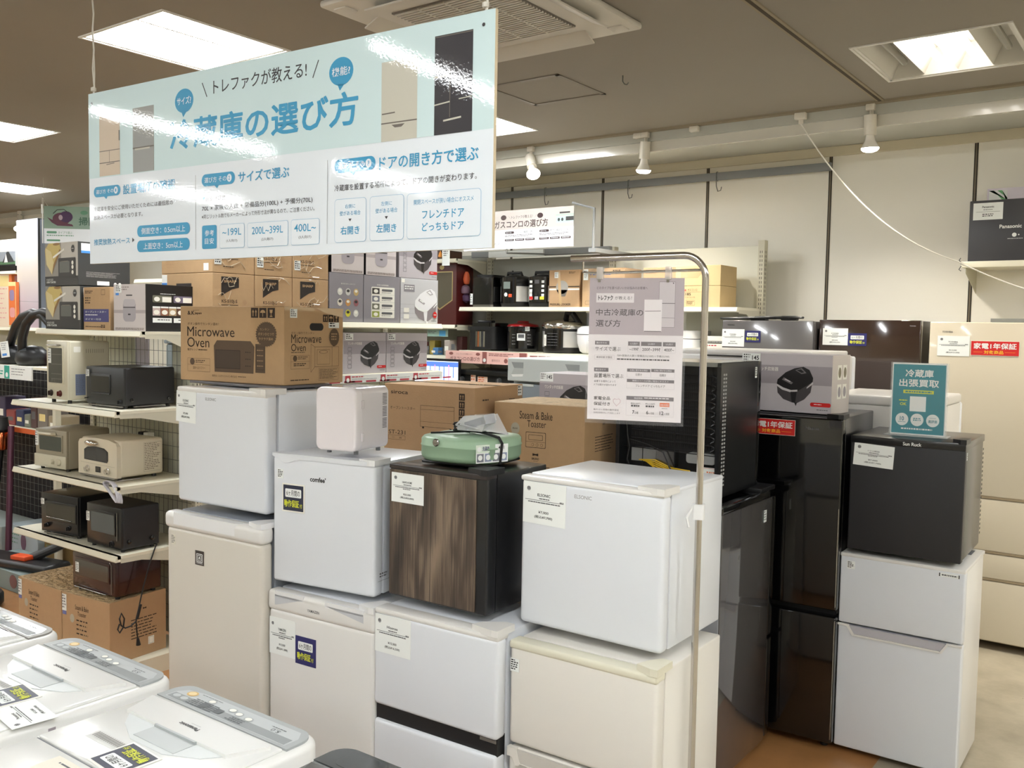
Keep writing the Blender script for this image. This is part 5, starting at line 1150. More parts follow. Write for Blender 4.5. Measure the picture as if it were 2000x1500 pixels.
for k_, (a, b, z, wd) in enumerate(((.0, .245, 1.8, 0), (.25, .485, 1.8, 0), (.49, .735, 1.8, 0))):
    tt = kraft_cooker(['kraft rice cooker carton in stretch film, lower row nearest', 'kraft rice cooker carton in stretch film, lower row middle', 'kraft rice cooker carton in stretch film, lower row farthest'][k_], (-3.80, 2.72 + a, z), 90, b - a, .42, .222)
    if k_ == 0:
        def f(g):
            g.F((-.0003, .42, 0), (0, -1, 0), FZ); h = .222; W_ = .42
            g.rect(W_ * .30, h * .48, W_ * .60, h * .78, SHP, 1); g.poly([(W_ * .30, h * .48), (W_ * .60, h * .48), (W_ * .60, h * .6)], KRAFTD, 2); g.tx('SHARP', W_ * .36, h * .66, W_ * .56, h * .71, KRAFT, 3, .03); g.tx('KS-S10J-S', W_ * .35, h * .2, W_ * .6, h * .28, KINK, 1)
            g.rect(.0 + .005, h * .72, .05, h * .98, CARD, 4); g.rect(.005, h * .72, .05, h * .8, M('tag_blue', (70, 140, 220)), 5)
        prints(tt, f, 'printed_end')
for k_, (a, b) in enumerate(((.0, .245), (.25, .485), (.49, .735))):
    tt = kraft_cooker(['kraft rice cooker carton in stretch film, upper row nearest', 'kraft rice cooker carton in stretch film, upper row middle', 'kraft rice cooker carton in stretch film, upper row farthest'][k_], (-3.80 + .0, 2.72 + a, 2.0235), 90, b - a, .42, .222)
    small_label(tt, (.01, -.001, .04), FX, FZ, .04, .05, 4, INK, name='price_tag')
    if k_ == 0:
        def f(g): g.F((-.0003, .42, 0), (0, -1, 0), FZ); g.frame(.05, .03, .14, .08, .0015, KRAFTD, 1); g.bars(.04, .036, .13, .074, 3, KRAFTD, 1); g.line(.16, .1, .3, .105, .002, KINK, 1); g.rect(.35, .01, .39, .045, CARD, 1)
        prints(tt, f, 'printed_end')
# stretch film over the stack: thin creased strips
g = G(); rnd = random.Random(3)
for zz, hh in ((1.80, .222), (2.0235, .222)):
    for a, b in ((.0, .245), (.25, .485), (.49, .735)):
        for q in range(5):
            y0 = 2.72 + a + rnd.random() * (b - a) * .5; z0 = zz + rnd.random() * hh; P = []
            for s_ in range(6): P.append((-3.7965, min(2.72 + b, y0 + s_ * .03 * (1 if q % 2 else .5)), max(zz + .01, min(zz + hh - .005, z0 + (rnd.random() - .5) * .05))))
            g.tube(P, .0013, WRAP, 5)
f_ = g.build('stretch_film'); tag(f_, 'creased clear stretch film wrapped round the kraft rice cooker cartons', 'plastic film')
GREYC = M('taupe_grey_carton', (140, 136, 142), .5)
for k_, (a, b) in enumerate(((.745, .998), (1.003, 1.30), (1.305, 1.64))):
    lab = ['taupe carton with nine round food photos, beside the kraft cartons', 'taupe carton with four listed food photos, middle of its shelf', 'silver carton with white rice cooker picture, far end of the upper shelf'][k_]
    t = thing('carton', lab, 'box', (-3.80, 2.72 + a, 1.8), 90); w, d, h = b - a, .40, .268
    silver = k_ == 2
    g = G(); g.box(0, 0, 0, w, d, h, M('silver_carton', (198, 198, 200), .4) if silver else GREYC, bev=.002); g.build('carton_body', t, smooth=0)
    def f(g):
        g.F((0, -.0003, 0))
        if k_ == 0:
            g.tx('釜も洗えるおいしさのヒミツ', w * .33, h * .77, w * .75, h * .80, CARDW, 1)
            cols = [(220, 220, 214), (206, 206, 202), (196, 168, 112), (226, 220, 206), (190, 138, 76), (150, 96, 100), (222, 210, 180), (206, 200, 60), (214, 214, 208)]
            for i in range(9): g.ell(w * (.30 + .24 * (i % 3)), h * (.62 - .22 * (i // 3)), w * .075, h * .075, M('food_%d' % i, cols[i], .5), 1); g.ell(w * (.30 + .24 * (i % 3)), h * (.64 - .22 * (i // 3)), w * .045, h * .03, PH_DK if i % 2 else CARDW, 2)
        elif k_ == 1:
            g.tx('多彩な調理機能', w * .35, h * .79, w * .67, h * .82, CARDW, 1); g.rr(w * .2, h * .1, w * .84, h * .76, .006, CARDW, 1)
            for i in range(4):
                z = h * (.6 - .165 * i); g.rect(w * .22, z + h * .01, w * .42, z + h * .135, [PH_DK, M('photo_grey', (120, 122, 132)), M('photo_greenish', (112, 112, 96)), M('photo_salad', (150, 160, 70), .5)][i], 2); g.ell(w * .32, z + h * .07, w * .06, h * .04, CARDW, 3); g.rr(w * .48, z + h * .07, w * .78, z + h * .12, .005, INKG, 2); g.bars(w * .48, z + h * .02, w * .74, z + h * .05, 1, INKL, 2, ragged=0); g.line(w * .2, z, w * .84, z, .001, INKL, 2)
        else:
            g.rect(w * .08, h * .70, w * .36, h * .86, GREYC, 1); g.bars(w * .1, h * .73, w * .34, h * .83, 2, CARD, 2, ragged=.1); g.rect(w * .02, h * .9, w * .1, h * .98, CARDW, 2)
            for i in range(4): g.line(0, h * (.42 - .1 * i), w, h * (.42 - .1 * i), .001, INKL, 1)
            cooker(g, w * .66, h * .42, h * .74, dark=False); g.ell(w * .91, h * .2, w * .055, h * .075, RED, 8); g.rect(w * .875, h * .19, w * .945, h * .21, CARD, 9); g.rr(w * .08, h * .24, w * .22, h * .34, .003, CARDW, 2); g.rr(w * .08, h * .1, w * .22, h * .2, .003, CARDW, 2); g.bars(w * .82, h * .04, w * .96, h * .065, 1, INK, 2, ragged=0)
    prints(t, f, 'printed_front')
for k_, (a, b) in enumerate(((.745, 1.0), (1.005, 1.262))):
    small_cooker_box(['marble print small cooker carton stacked on the taupe cartons, left', 'marble print small cooker carton stacked on the taupe cartons, right'][k_], (-3.80, 2.72 + a + .012, 2.0695), 90, b - a - .012, .3, .26, right_print=False, group='marble print cartons stacked up')
jb = jar_box('lilac rice cooker carton stacked on the silver carton, top far end', (-3.80, 2.72 + 1.29, 2.0695), 90, .34, .28, .262, tagbox=False, side=False)
for k_, (a, b) in enumerate(((.85, 1.185), (1.19, 1.545))):
    t = jar_box(['lilac rice cooker carton on the lower shelf at centre, left of two', 'lilac rice cooker carton on the lower shelf at centre, right of two'][k_], (-3.80, 2.72 + a, 1.5085), 90, b - a, .3, .232, group='lilac cartons on the lower shelf', tagbox=False, side=False)
    small_label(t, (.012, -.001, .19), FX, FZ, .06, .036, 3, INKG, name='price_tag')
for o in set(bpy.data.objects) - _m0 | {_mt}:
    if o.parent is None:
        x, y, z = o.location; o.location = (x * 1.06, y * 1.06, z * 1.06 - .107); o.scale = (1.06,) * 3
# ================================================================== BACK WALL SHELVING
t = WALLSH = thing('shelving_unit', 'tall cream wall shelving with pressure cookers, between centre and right', 'shelf', (0, 0, 0))
BX = (-4.84, -3.645, -2.45)
for i in (0, 1):
    xe = BX[i + 1] - (.12 if i else 0)
    shelf_board(t, BX[i], BX[i + 1], 5.82, 6.21, 1.946, side_arm=(i == 1)); shelf_board(t, BX[i], xe, 5.82, 6.21, 1.594, side_arm=False); shelf_board(t, BX[i], xe, 5.75, 6.21, 1.1, side_arm=False)
for x in BX: upright(t, x, 6.21, 2.42, .045, .06)
g = G(); g.box(BX[0], 6.24, .1, BX[1], 6.25, 2.36, M('grey_back_board', (176, 176, 166), .7)); g.box(BX[1], 6.24, .1, BX[2], 6.25, 1.60, M('grey_back_board')); g.box(BX[1] + .02, 6.236, 1.60, BX[2] - .02, 6.25, 2.385, PEGW, bev=.004); g.build('back_board', t, smooth=0)
g = G(); g.box(-4.95, 6.10, 2.365, -3.60, 6.14, 2.415, PAINTGREY, bev=.004); g.box(-4.75, 6.08, 2.36, -4.2, 6.1, 2.41, CARD); g.build('header_bar', t, smooth=0)
g = G(); g.box(BX[0], 5.75, 0, BX[2] - .12, 6.2, .14, SHELFM); g.build('base_shelf', t, smooth=0)
def side_rail():
    g = G(); g.box(-4.95, 5.785, 1.492, -3.5, 5.792, 1.59, PINKP); g.F((-4.95, 5.7845, 1.492)); BR = M('rail_brown', (150, 90, 84), .5)
    g.ell(.06, .075, .022, .012, BR, 1); g.ell(.34, .075, .022, .012, BR, 1); g.tx('ガスコンロの選び方', .05, .018, .36, .052, BR, 1, .01); g.tx('トレファクが教える！', .12, .066, .28, .08, BR, 1)
    g.rect(.385, .004, .43, .096, BR, 1); g.ell(.407, .03, .015, .015, CARD, 2); g.bars(.45, .06, .7, .085, 2, BR, 1); g.tx('都市ガス', .48, .02, .56, .04, BR, 1); g.ell(.62, .03, .018, .018, BR, 1)
    g.rect(.75, .05, .82, .096, BR, 1); g.rect(.83, .03, 1.44, .096, CARDW, 1); g.bars(.85, .06, 1.2, .08, 1, BR, 2, ragged=0)
    return g
g = side_rail(); g.build('label_rail', t, smooth=0)
# neighbouring bay with red cabinet
t = thing('shelving_unit', 'cream wall shelving bay with curved brackets left of the pressure cookers', 'shelf', (0, 0, 0))
shelf_board(t, -6.05, -4.87, 5.80, 6.21, 1.80); shelf_board(t, -6.05, -4.87, 5.80, 6.21, 2.34); shelf_board(t, -6.05, -4.87, 5.80, 6.21, 1.545)
upright(t, -6.03, 6.21, 2.42, .045, .06)
g = G(); g.box(-6.03, 6.24, .1, -4.87, 6.25, 2.4, M('grey_back_board')); g.build('back_board', t, smooth=0)
g = G(); g.box(-6.05, 5.78, 0, -4.87, 6.2, .14, SHELFM); g.build('base_shelf', t, smooth=0)
t = thing('display_cabinet', 'dark red wooden cabinet with shield-shaped glass door on the middle back shelf', 'cabinet', (-5.35, 5.87, 1.801), 0)
RW = M('dark_red_wood', (78, 22, 20), .35, coat=.3, var=.15, vscale=6)
g = G(); g.box(0, .012, 0, .435, .22, .52, RW, bev=.006); g.build('cabinet_body', t)
g = G(); g.box(0, 0, 0, .435, .012, .52, RW, bev=.003); g.F((.135, -.0005, 0)); g.poly([(.02, .44), (.02, .2), (.12, .12), (.26, .2), (.26, .44)], M('gold_line', (170, 150, 100), .4, metal=.5), 1); g.poly([(.028, .432), (.028, .205), (.12, .132), (.252, .205), (.252, .432)], M('shield_glass', (92, 86, 72), .1, coat=.5), 2); g.ell(.14, .475, .025, .02, M('gold_line'), 1); g.rect(.02, .05, .09, .09, M('gold_line'), 1); g.build('cabinet_door', t, smooth=0)
g = G(); g.lathe([(0, .0), (.022, .01), (.03, .05), (.022, .09), (.012, .11)], (.46, .10, .33), M('orange_toy', (214, 100, 60), .5), 16); g.lathe([(0, 0), (.035, .012), (.04, .04), (.03, .07), (0, .085)], (.46, .09, .25), M('mauve_toy', (120, 92, 108), .6), 16); g.lathe([(0, 0), (.03, .02), (.034, .06), (.0, .09)], (.46, .10, .18), M('purple_toy', (86, 60, 90), .6), 16)
o = g.build('hanging_charm'); o.parent = t
g = G(); g.box(-4.98, 5.76, 2.28, -4.90, 5.762, 2.46, CARD); g.F((-4.98, 5.7595, 2.28)); g.rect(.03, .13, .06, .165, GREENP, 1); g.bars(.015, .07, .065, .12, 3, INK, 1)
tag(g.build('hanging_tag', smooth=0), 'white vertical tag hanging over the dark red cabinet', 'tag')
g = G(); g.box(-5.5, 5.83, 2.342, -5.05, 6.1, 2.42, M('amber_lamp_box', (70, 40, 24), .4)); g.lathe([(0, 0), (.02, .01), (.012, .04), (0, .06)], (-5.05, 5.82, 2.35), M('amber_glow', (255, 170, 80), .3), 12)
tag(g.build('carton'), 'dark box with amber glow on the shelf above the dark red cabinet', 'box')

POTS = M('pot_steel', (214, 212, 208), .34, metal=.75)
# --- pressure cookers ------------------------------------------------
def cooker_pot(name, label, x, z, r, h, body, lidc, panel=None, buttons='', tag_=True, handle='bar', band=None, cat='pressure cooker', yb=6.03):
    t = thing(name, label, cat, (x, yb, z))
    g = G(); bh = h * .68
    g.lathe([(r * .9, .0), (r * .95, .01), (r, .03), (r, bh)], (0, 0, 0), BLACK_P, 36); 
    g.lathe([(r * 1.003, .045), (r * 1.003, bh - .02)], (0, 0, 0), body, 36); g.build('pot_body', t, smooth=40)
    g = G(); g.lathe([(r, bh), (r * 1.04, bh + .01), (r * 1.04, bh + .035), (r * .95, bh + .05), (r * .7, h * .9), (r * .3, h * .95), (0, h * .955)], (0, 0, 0), lidc, 36); g.build('lid', t, smooth=50)
    g = G()
    if handle == 'bar': g.tube([(-r * .55, -r * .2, h * .90), (-r * .5, -r * .25, h), (r * .5, -r * .25, h), (r * .55, -r * .2, h * .90)], .012, BLACK_P, 10)
    elif handle == 'knob': g.box(-r * .35, -r * .2, h * .93, r * .35, r * .2, h * 1.0, REDP, bev=.008); g.box(-r * .2, -r * .14, h * .9, r * .2, r * .14, h * .95, REDP)
    elif handle == 'top': g.tube([(r * .1, 0, h * .93), (r * .25, -.02, h * 1.13), (r * .55, -.02, h * 1.12), (r * .9, 0, h * .8)], .022, BLACK_P, 12)
    g.build('lid_handle', t)
    if panel:
        pw, p0, p1, off = panel
        g = G(); P = []; n = 10
        a0, a1 = off - pw / 2, off + pw / 2
        vs = []; 
        for k_ in range(n + 1):
            a = math.radians(-90 + a0 + (a1 - a0) * k_ / n); vs += [(1.05 * r * math.cos(a), 1.05 * r * math.sin(a), p0 * h), (1.05 * r * math.cos(a), 1.05 * r * math.sin(a), p1 * h)]
        g.add(vs, [(2 * k_, 2 * k_ + 2, 2 * k_ + 3, 2 * k_ + 1) for k_ in range(n)], BLACK_G)
        am = math.radians(-90 + off); U = Vector((-math.sin(am), math.cos(am), 0)); O = Vector((1.055 * r * math.cos(am), 1.055 * r * math.sin(am), 0))
        g.F(O, U, FZ); hw = r * 1.0 * math.radians(pw) / 2 * .8; c = (p0 + p1) / 2 * h; hh = (p1 - p0) * h / 2
        if buttons == 'lcd': g.rect(-hw * .6, c + hh * .1, hw * .5, c + hh * .65, M('lcd_grey', (130, 142, 136), .3), 3); g.ell(-hw * .2, c - hh * .35, hw * .28, hw * .28, CARD, 3); g.rect(hw * .25, c - hh * .55, hw * .8, c - hh * .3, M('lcd_orange', (226, 84, 40), .4), 3)
        elif buttons == 'keys':
            for i in range(4): g.rect(-hw * .95, c + hh * (.5 - .35 * i), -hw * .6, c + hh * (.7 - .35 * i), CARD, 3); g.rect(hw * .6, c + hh * (.5 - .35 * i), hw * .95, c + hh * (.7 - .35 * i), CARD, 3)
            g.rect(-hw * .3, c + hh * .45, hw * .3, c + hh * .75, INKG, 3); g.rect(-hw * .95, c - hh * .8, -hw * .5, c - hh * .55, RED, 3); g.rect(-hw * .3, c - hh * .8, hw * .2, c - hh * .55, INKL, 3); g.rect(hw * .4, c - hh * .8, hw * .95, c - hh * .55, M('lcd_yellow', (230, 214, 60), .4), 3)
        elif buttons == 'white': g.rect(-hw * .4, c - hh * .1, hw * .35, c + hh * .7, CARD, 3); g.rect(-hw * .3, c + hh * .2, hw * .25, c + hh * .6, INKG, 4); [g.bars(s_ * hw * .7 - hw * .15, c + hh * (-.6 + .35 * i), s_ * hw * .7 + hw * .15, c + hh * (-.45 + .35 * i), 1, INKL, 3, ragged=0) for s_ in (-1, 1) for i in range(4)]
        elif buttons == 'dim': [g.bars(-hw * .7, c + hh * (-.7 + .3 * i), hw * .7, c + hh * (-.6 + .3 * i), 1, INKG, 3, ragged=.1, dash=4) for i in range(5)]
        g.build('control_panel', t, smooth=0)
    if tag_: 
        a = math.radians(-90 + tag_); U = Vector((-math.sin(a), math.cos(a), 0)); g = G(); plate(g, Vector((1.09 * r * math.cos(a), 1.09 * r * math.sin(a), h * .2)) - U * .012, U, FZ, .032, .085, CARDW); g.bars(.006, .01, .026, .06, 5, INKG, 1); g.build('price_tag', t, smooth=0)
    return t
U1, L1 = 1.947, 1.595
t = thing('air_fryer', 'glossy black squarish cooker with silver base edge, far left of the upper shelf', 'cooker', (-4.79, 5.90, U1)); g = G(); g.vbox(0, 0, 0, .225, .25, .24, BLACK_G, .04, 5); g.build('cooker_body', t, smooth=40); g = G(); g.vbox(-.002, -.002, .0, .227, .252, .02, STEEL, .04, 5); g.build('base_trim', t, smooth=40); g = G(); g.vbox(.02, .02, .24, .205, .23, .262, BLACK_P, .05, 5); g.build('lid', t, smooth=40)
small_label(t, (.0, -.003, .02), FX, FZ, .028, .09, 4, INKG, name='price_tag')
t = cooker_pot('pressure_cooker', 'steel electric pressure cooker with grey display and orange key, upper shelf', -4.415, U1, .13, .275, POTS, BLACK_P, (64, .12, .86, 2), 'lcd', tag_=0)
g = G(); g.tube([(-.08, .05, .25), (-.08, .05, .30)], .008, BLACK_P, 8); g.build('steam_valve', t)
t = cooker_pot('pressure_cooker', 'steel electric pressure cooker with many keys, right of the orange-key one', -4.145, U1, .125, .275, POTS, BLACK_P, (76, .14, .86, 8), 'keys', tag_=-18)
t = thing('carton', 'brown pressure cooker carton with torn patch on the upper back shelf', 'box', (-4.00, 5.88, U1), 0); carton(t, .275, .30, .28, KRAFTD, TAPE)
def f(g):
    g.F((0, -.0003, 0)); g.tx('PRESSURE COOKER', .012, .012, .20, .028, KINK, 1, .02); g.rect(0, .15, .275, .158, KINK, 1); g.rect(.0, .128, .275, .14, CARDW, 1); g.ell(.12, .15, .055, .05, M('torn_grey', (160, 156, 148), .6), 2); g.poly([(.07, .13), (.17, .13), (.15, .08), (.10, .08)], M('torn_dark', (110, 104, 96), .6), 2); g.poly([(.07, .27), (.1, .27), (.12, .02), (.10, .02)], TAPE, 3); g.rect(.05, .22, .085, .265, CARD, 4); g.bars(.055, .225, .08, .26, 4, INKG, 5); g.bars(.18, .25, .24, .265, 2, KINK, 1)
prints(t, f, 'printed_front')
t = thing('carton', 'brown carton with blue lettering beside the torn one on the upper back shelf', 'box', (-3.70, 5.88, U1), 0); carton(t, .36, .25, .285, KRAFT, TAPE)
def f(g):
    g.F((0, -.0003, 0)); g.tx('Panasonic', .07, .235, .24, .26, M('blue_ink', (50, 90, 160), .6), 1, .02); g.rect(.01, .2, .05, .28, CARD, 2); g.bars(.015, .21, .045, .27, 5, INK, 3); g.frame(.03, .02, .13, .045, .0015, KINK, 1); g.bars(.26, .24, .33, .27, 2, KINK, 1)
prints(t, f, 'printed_front')
t = thing('carton', 'kraft carton with dark domed picture behind the hanging guide, upper back shelf', 'box', (-3.20, 5.90, U1), 0); carton(t, .30, .26, .28, KRAFTD)
def f(g): g.F((0, -.0003, 0)); g.frame(.02, .24, .1, .265, .0015, KINK, 1); g.poly([(.08, .14), (.22, .14), (.2, .18), (.15, .19), (.1, .18)], PH_DK, 1)
prints(t, f, 'printed_front')
t = thing('carton', 'yellowish kraft gas stove carton at the right end of the upper back shelf', 'box', (-2.93, 5.87, U1), 0)
g = G(); g.box(0, 0, 0, .335, .27, .145, KRAFTY, bev=.002); g.box(.0, 0, .147, .335, .27, .285, KRAFTY, bev=.002); g.build('carton_body', t, smooth=0)
def f(g):
    g.F((0, -.0003, 0)); g.tx('Paloma', .01, .11, .085, .128, RED, 1, .03); g.tx('ガスコンロ', .095, .11, .165, .126, KINK, 1); g.line(.01, .104, .2, .104, .0012, KINK, 1); g.tx('PA-E18S', .01, .08, .12, .098, KINK, 1, .02); g.tx('ガステーブルコンロ', .01, .062, .15, .073, KINK, 1); g.frame(.01, .012, .07, .045, .001, KINK, 1); g.frame(.085, .012, .15, .045, .001, KINK, 1); g.bars(.015, .016, .065, .04, 4, KINK, 1); g.bars(.09, .016, .145, .04, 4, KINK, 1)
    g.poly([(.04, .20), (.17, .20), (.2, .235), (.17, .27), (.04, .27)], TAPE, 1)
prints(t, f, 'printed_front')
# lower shelf
t = thing('pressure_cooker', 'black oval multicooker with striped steel side, far left of the lower back shelf', 'pressure cooker', (-4.675, 6.02, L1))
g = G(); g.vbox(-.14, -.13, .012, .14, .13, .165, BLACK_P, .06, 6); g.F((0, -.131, 0));
for i, c in enumerate((STEEL, M('copper_stripe', (190, 120, 80), .3, metal=.6), CHROME, DKGREY, CHROME)): g.rect(-.045 + i * .02, .03, -.030 + i * .02, .155, c, 1)
g.build('pot_body', t, smooth=40)
g = G(); g.vbox(-.15, -.14, .165, .15, .14, .195, BLACK_P, .06, 6); g.vbox(-.13, -.12, .195, .13, .12, .225, BLACK_G, .06, 6); g.build('lid', t, smooth=40); g = G(); g.box(-.09, -.06, .222, .06, .0, .246, BLACK_P, bev=.01); g.build('lid_handle', t)
t = cooker_pot('pressure_cooker', 'black pressure cooker with red lid and white key panel, lower back shelf', -4.345, L1, .125, .245, BLACK_P, REDP, (100, .10, .68, 30), 'white', tag_=0, handle='knob')
small_label(t, (.095, -.105, .165), (.8, .6, 0), FZ, .035, .035, 3, INK, name='price_tag')
g = G(); g.lathe([(.132, .155), (.136, .165), (.136, .195), (.130, .2)], (0, 0, 0), BLACK_G, 36); g.build('lid_ring', t, smooth=40)
t = cooker_pot('pressure_cooker', 'large steel pressure cooker with swung-up black handle, middle of the lower back shelf', -3.955, L1, .165, .275, POTS, CHROME, (56, .12, .66, 4), 'dim', tag_=-20, handle='top')
t = thing('rice_cooker', 'white rice cooker half hidden by the hanging guide, lower back shelf', 'rice cooker', (-3.65, 6.01, L1)); g = G(); g.lathe([(.09, 0), (.12, .02), (.14, .08), (.145, .16), (.14, .19), (.11, .21), (0, .215)], (0, 0, 0), W_SOFT, 32); g.build('pot_body', t, smooth=50); g = G(); g.lathe([(.1455, .145), (.1455, .15)], (0, 0, 0), GAP, 32); g.build('lid_seam', t); small_label(t, (.02, -.146, .09), FX, FZ, .06, .05, 3, INKG, name='price_tag')
t = thing('rice_cooker', 'white square rice cooker right of the hanging guide, lower back shelf', 'rice cooker', (-3.10, 5.88, L1)); g = G(); g.vbox(0, 0, 0, .34, .26, .13, W_SOFT, .05, 6); g.build('pot_body', t, smooth=40); g = G(); g.vbox(-.002, -.002, .134, .342, .262, .19, W_WARM, .05, 6); g.build('lid', t, smooth=40); g = G(); g.vbox(.002, .002, .128, .338, .258, .136, GAP, .05, 6); g.build('lid_seam', t, smooth=40)
t = thing('carton', 'flat white carton with fan picture beside the square rice cooker', 'box', (-2.735, 5.88, L1)); g = G(); g.box(0, 0, 0, .24, .25, .155, CARDW, bev=.002); g.build('carton_body', t, smooth=0)
def f(g): g.F((0, -.0003, 0)); g.rect(0, .105, .24, .122, M('olive_dark_band', (60, 58, 40), .5), 1); g.bars(.05, .11, .2, .117, 1, CARD, 2, ragged=0); g.bars(.01, .08, .12, .095, 1, M('rail_red', (190, 70, 80)), 1, ragged=0); g.poly([(.05, .03), (.13, .03), (.13, .045), (.06, .045)], PH_DK, 1); g.ell(.14, .05, .03, .028, INKL, 1)
prints(t, f, 'printed_front')
# --- below: gas stoves, TV, clutter
def stove(label, x, w):
    t = thing('gas_stove', label, 'gas stove', (x, 5.80, 1.31), 0); g = G(); g.box(0, 0, 0, w, .4, .115, BLACK_P, bev=.004); g.box(0, -.02, .09, w, .42, .13, BLACK_E, bev=.008); g.build('stove_body', t)
    for q in (.08, w - .1): g = G(); g.lathe([(.026, -.001), (.024, -.02), (0, -.021)], (q, 0, .05), DKGREY, 16, axis=1); g.box(q - .003, -.03, .03, q + .003, -.02, .07, INKG); g.build('knob', t)
    small_label(t, (.17, -.002, .005), FX, FZ, .05, .085, 3, ORNG, M('peach_tag', (244, 214, 196), .5), 'price_tag'); small_label(t, (.24, -.002, .02), FX, FZ, .10, .06, 3, ORNG, M('peach_tag'), 'price_tag', 5)
stove('black gas stove with peach price tags under the pink guide strip', -4.86, .56)
g = G(); g.box(-4.86, 5.76, 1.24, -3.7, 6.2, 1.309, SHELFM); 
# lower support shelf belongs to wall shelving
o = g.build('shelf', WALLSH, smooth=0)
t = thing('display_screen', 'bright blue and white screen showing coloured streaks, below the back shelf', 'screen', (-5.26, 5.75, 1.30))
SCW = emis('screen_white', (.62, .76, 1.0), 1.6); SCB = emis('screen_blue', (.06, .12, .8), 1.4); SCP = emis('screen_pink', (.8, .2, .6), 1.2)
g = G(); g.box(0, 0, -.02, .48, .03, .22, BLACK_P); g.F((0, -.001, 0)); g.rect(.005, 0, .475, .2, SCW, 1); g.rect(.04, .155, .475, .195, SCB, 2)
rnd = random.Random(5)
for i in range(9): x = .02 + i * .05; g.rect(x, .03 + rnd.random() * .04, x + .012, .17, [SCB, SCP, SCB][i % 3], 2)
g.build('screen_panel', t, smooth=0)
# clutter seen on the shelf under the red cabinet
rnd = random.Random(11)
ccols = [((70, 36, 34), 'dark red'), ((60, 70, 110), 'navy blue'), ((150, 60, 60), 'red'), ((120, 120, 110), 'grey'), ((170, 150, 70), 'ochre'), ((70, 120, 170), 'blue'), ((90, 90, 84), 'olive'), ((180, 170, 160), 'off-white')]
for i in range(9):
    c, cn = ccols[i % 8]; x = -5.53 + i * .072; h = .05 + rnd.random() * .11
    g = G(); g.box(x, 5.85 + rnd.random() * .08, 1.546, x + .06, 6.0, 1.546 + h, M('small_goods_' + cn.replace(' ', '_').replace('-', '_'), c, .5), bev=.006)
    g.F((x, 5.849, 1.546)); g.rect(.01, h * .3, .05, h * .6, CARDW if i % 2 else INKG, 3)
    tag(g.build('small_package', smooth=0), '%s small packaged item, %s of nine on the crowded shelf below the red cabinet' % (cn, ['first', 'second', 'third', 'fourth', 'fifth', 'sixth', 'seventh', 'eighth', 'last'][i]), 'package', 'small packages below the red cabinet')
g = G(); g.box(-5.2, 5.84, 1.70, -4.98, 5.85, 1.76, M('mint_card', (160, 190, 176), .5)); g.F((-5.2, 5.8395, 1.70)); g.rect(.13, .005, .2, .05, M('sky_print', (80, 160, 210), .5), 1); g.bars(.01, .02, .1, .045, 2, INKG, 1)
tag(g.build('shelf_card', smooth=0), 'mint card with blue print hanging under the red cabinet shelf', 'card')

# --- stove guide banner hanging from a pipe bracket
t = thing('hanging_banner', 'grey and white gas stove guide banner hanging before the wall', 'banner', (-4.62, 5.60, 2.374), 0)
BW, BH = 1.012, .287
GBG = M('banner_grey', (196, 188, 182), .12, coat=.6); GBW = M('banner_white', (226, 230, 234), .12, coat=.6); GBK = M('banner_dark', (72, 58, 58), .2, coat=.5)
g = G(); g.box(0, 0, 0, BW, .006, BH, GBW); g.F((0, 0, 0)); g.rect(0, BH * .5, BW, BH, GBG, 1)
g.ell(.385, .235, .026, .019, GBK, 2); g.ell(.72, .235, .026, .019, GBK, 2); g.tx('＼トレファクが教える！／', .43, .222, .69, .246, GBK, 2); g.tx('ガスコンロの選び方', .30, .155, .79, .21, GBK, 2, .012)
g.rect(.86, .225, BW, .232, M('mint_line', (150, 178, 168), .3), 2); g.rr(.86, .17, BW, .218, .006, M('stove_pic', (170, 196, 188), .3), 2); g.rect(.945, .185, BW, .214, PH_DK, 3); g.ell(.885, .195, .01, .012, DKGREY, 3); g.ell(.915, .195, .01, .012, DKGREY, 3); g.rect(.89, .238, .98, .25, PH_DK, 2)
for x0, tt in ((.02, 'ガスの種類で選ぶ'), (.40, 'グリルの種類で選ぶ'), (.715, '素材・機能などで選ぶ')):
    g.rr(x0, .112, x0 + .085, .13, .009, GBK, 1); g.tx('選び方 その', x0 + .01, .116, x0 + .06, .126, GBW, 2); g.tx(tt, x0 + .095, .112, x0 + .27, .13, GBK, 1)
    g.bars(x0, .085, x0 + .27, .103, 2, GBK, 1, fill=.4, dash=14)
    for j in range(3): g.rr(x0 + j * .095, .058, x0 + .085 + j * .095, .074, .003, GBK, 1); g.bars(x0 + j * .095 + .01, .062, x0 + .075 + j * .095, .069, 1, GBW, 2, ragged=0); g.bars(x0 + j * .095, .02, x0 + .08 + j * .095, .05, 3, INKL, 1, fill=.3)
g.ell(.235, .04, .018, .018, GBK, 3); g.tx('LPガス', .27, .032, .35, .05, INKG, 3)
g.build('banner_board', t, smooth=0)
g = G(); PG_ = PAINTGREY
g.tube([(BW - .01, -.004, BH + .02), (BW + .17, .0, BH - .03), (BW + .168, .0, -.02)], .010, PG_, 6); g.box(BW + .14, -.02, -.05, BW + .2, .54, -.02, PG_)
g.tube([(.42, .0, 0), (.42, .0, -.03)], .006, STEEL); g.tube([(.42, 0, -.03), (.42, .5, .0)], .006, PG_); g.build('pipe_bracket', t)

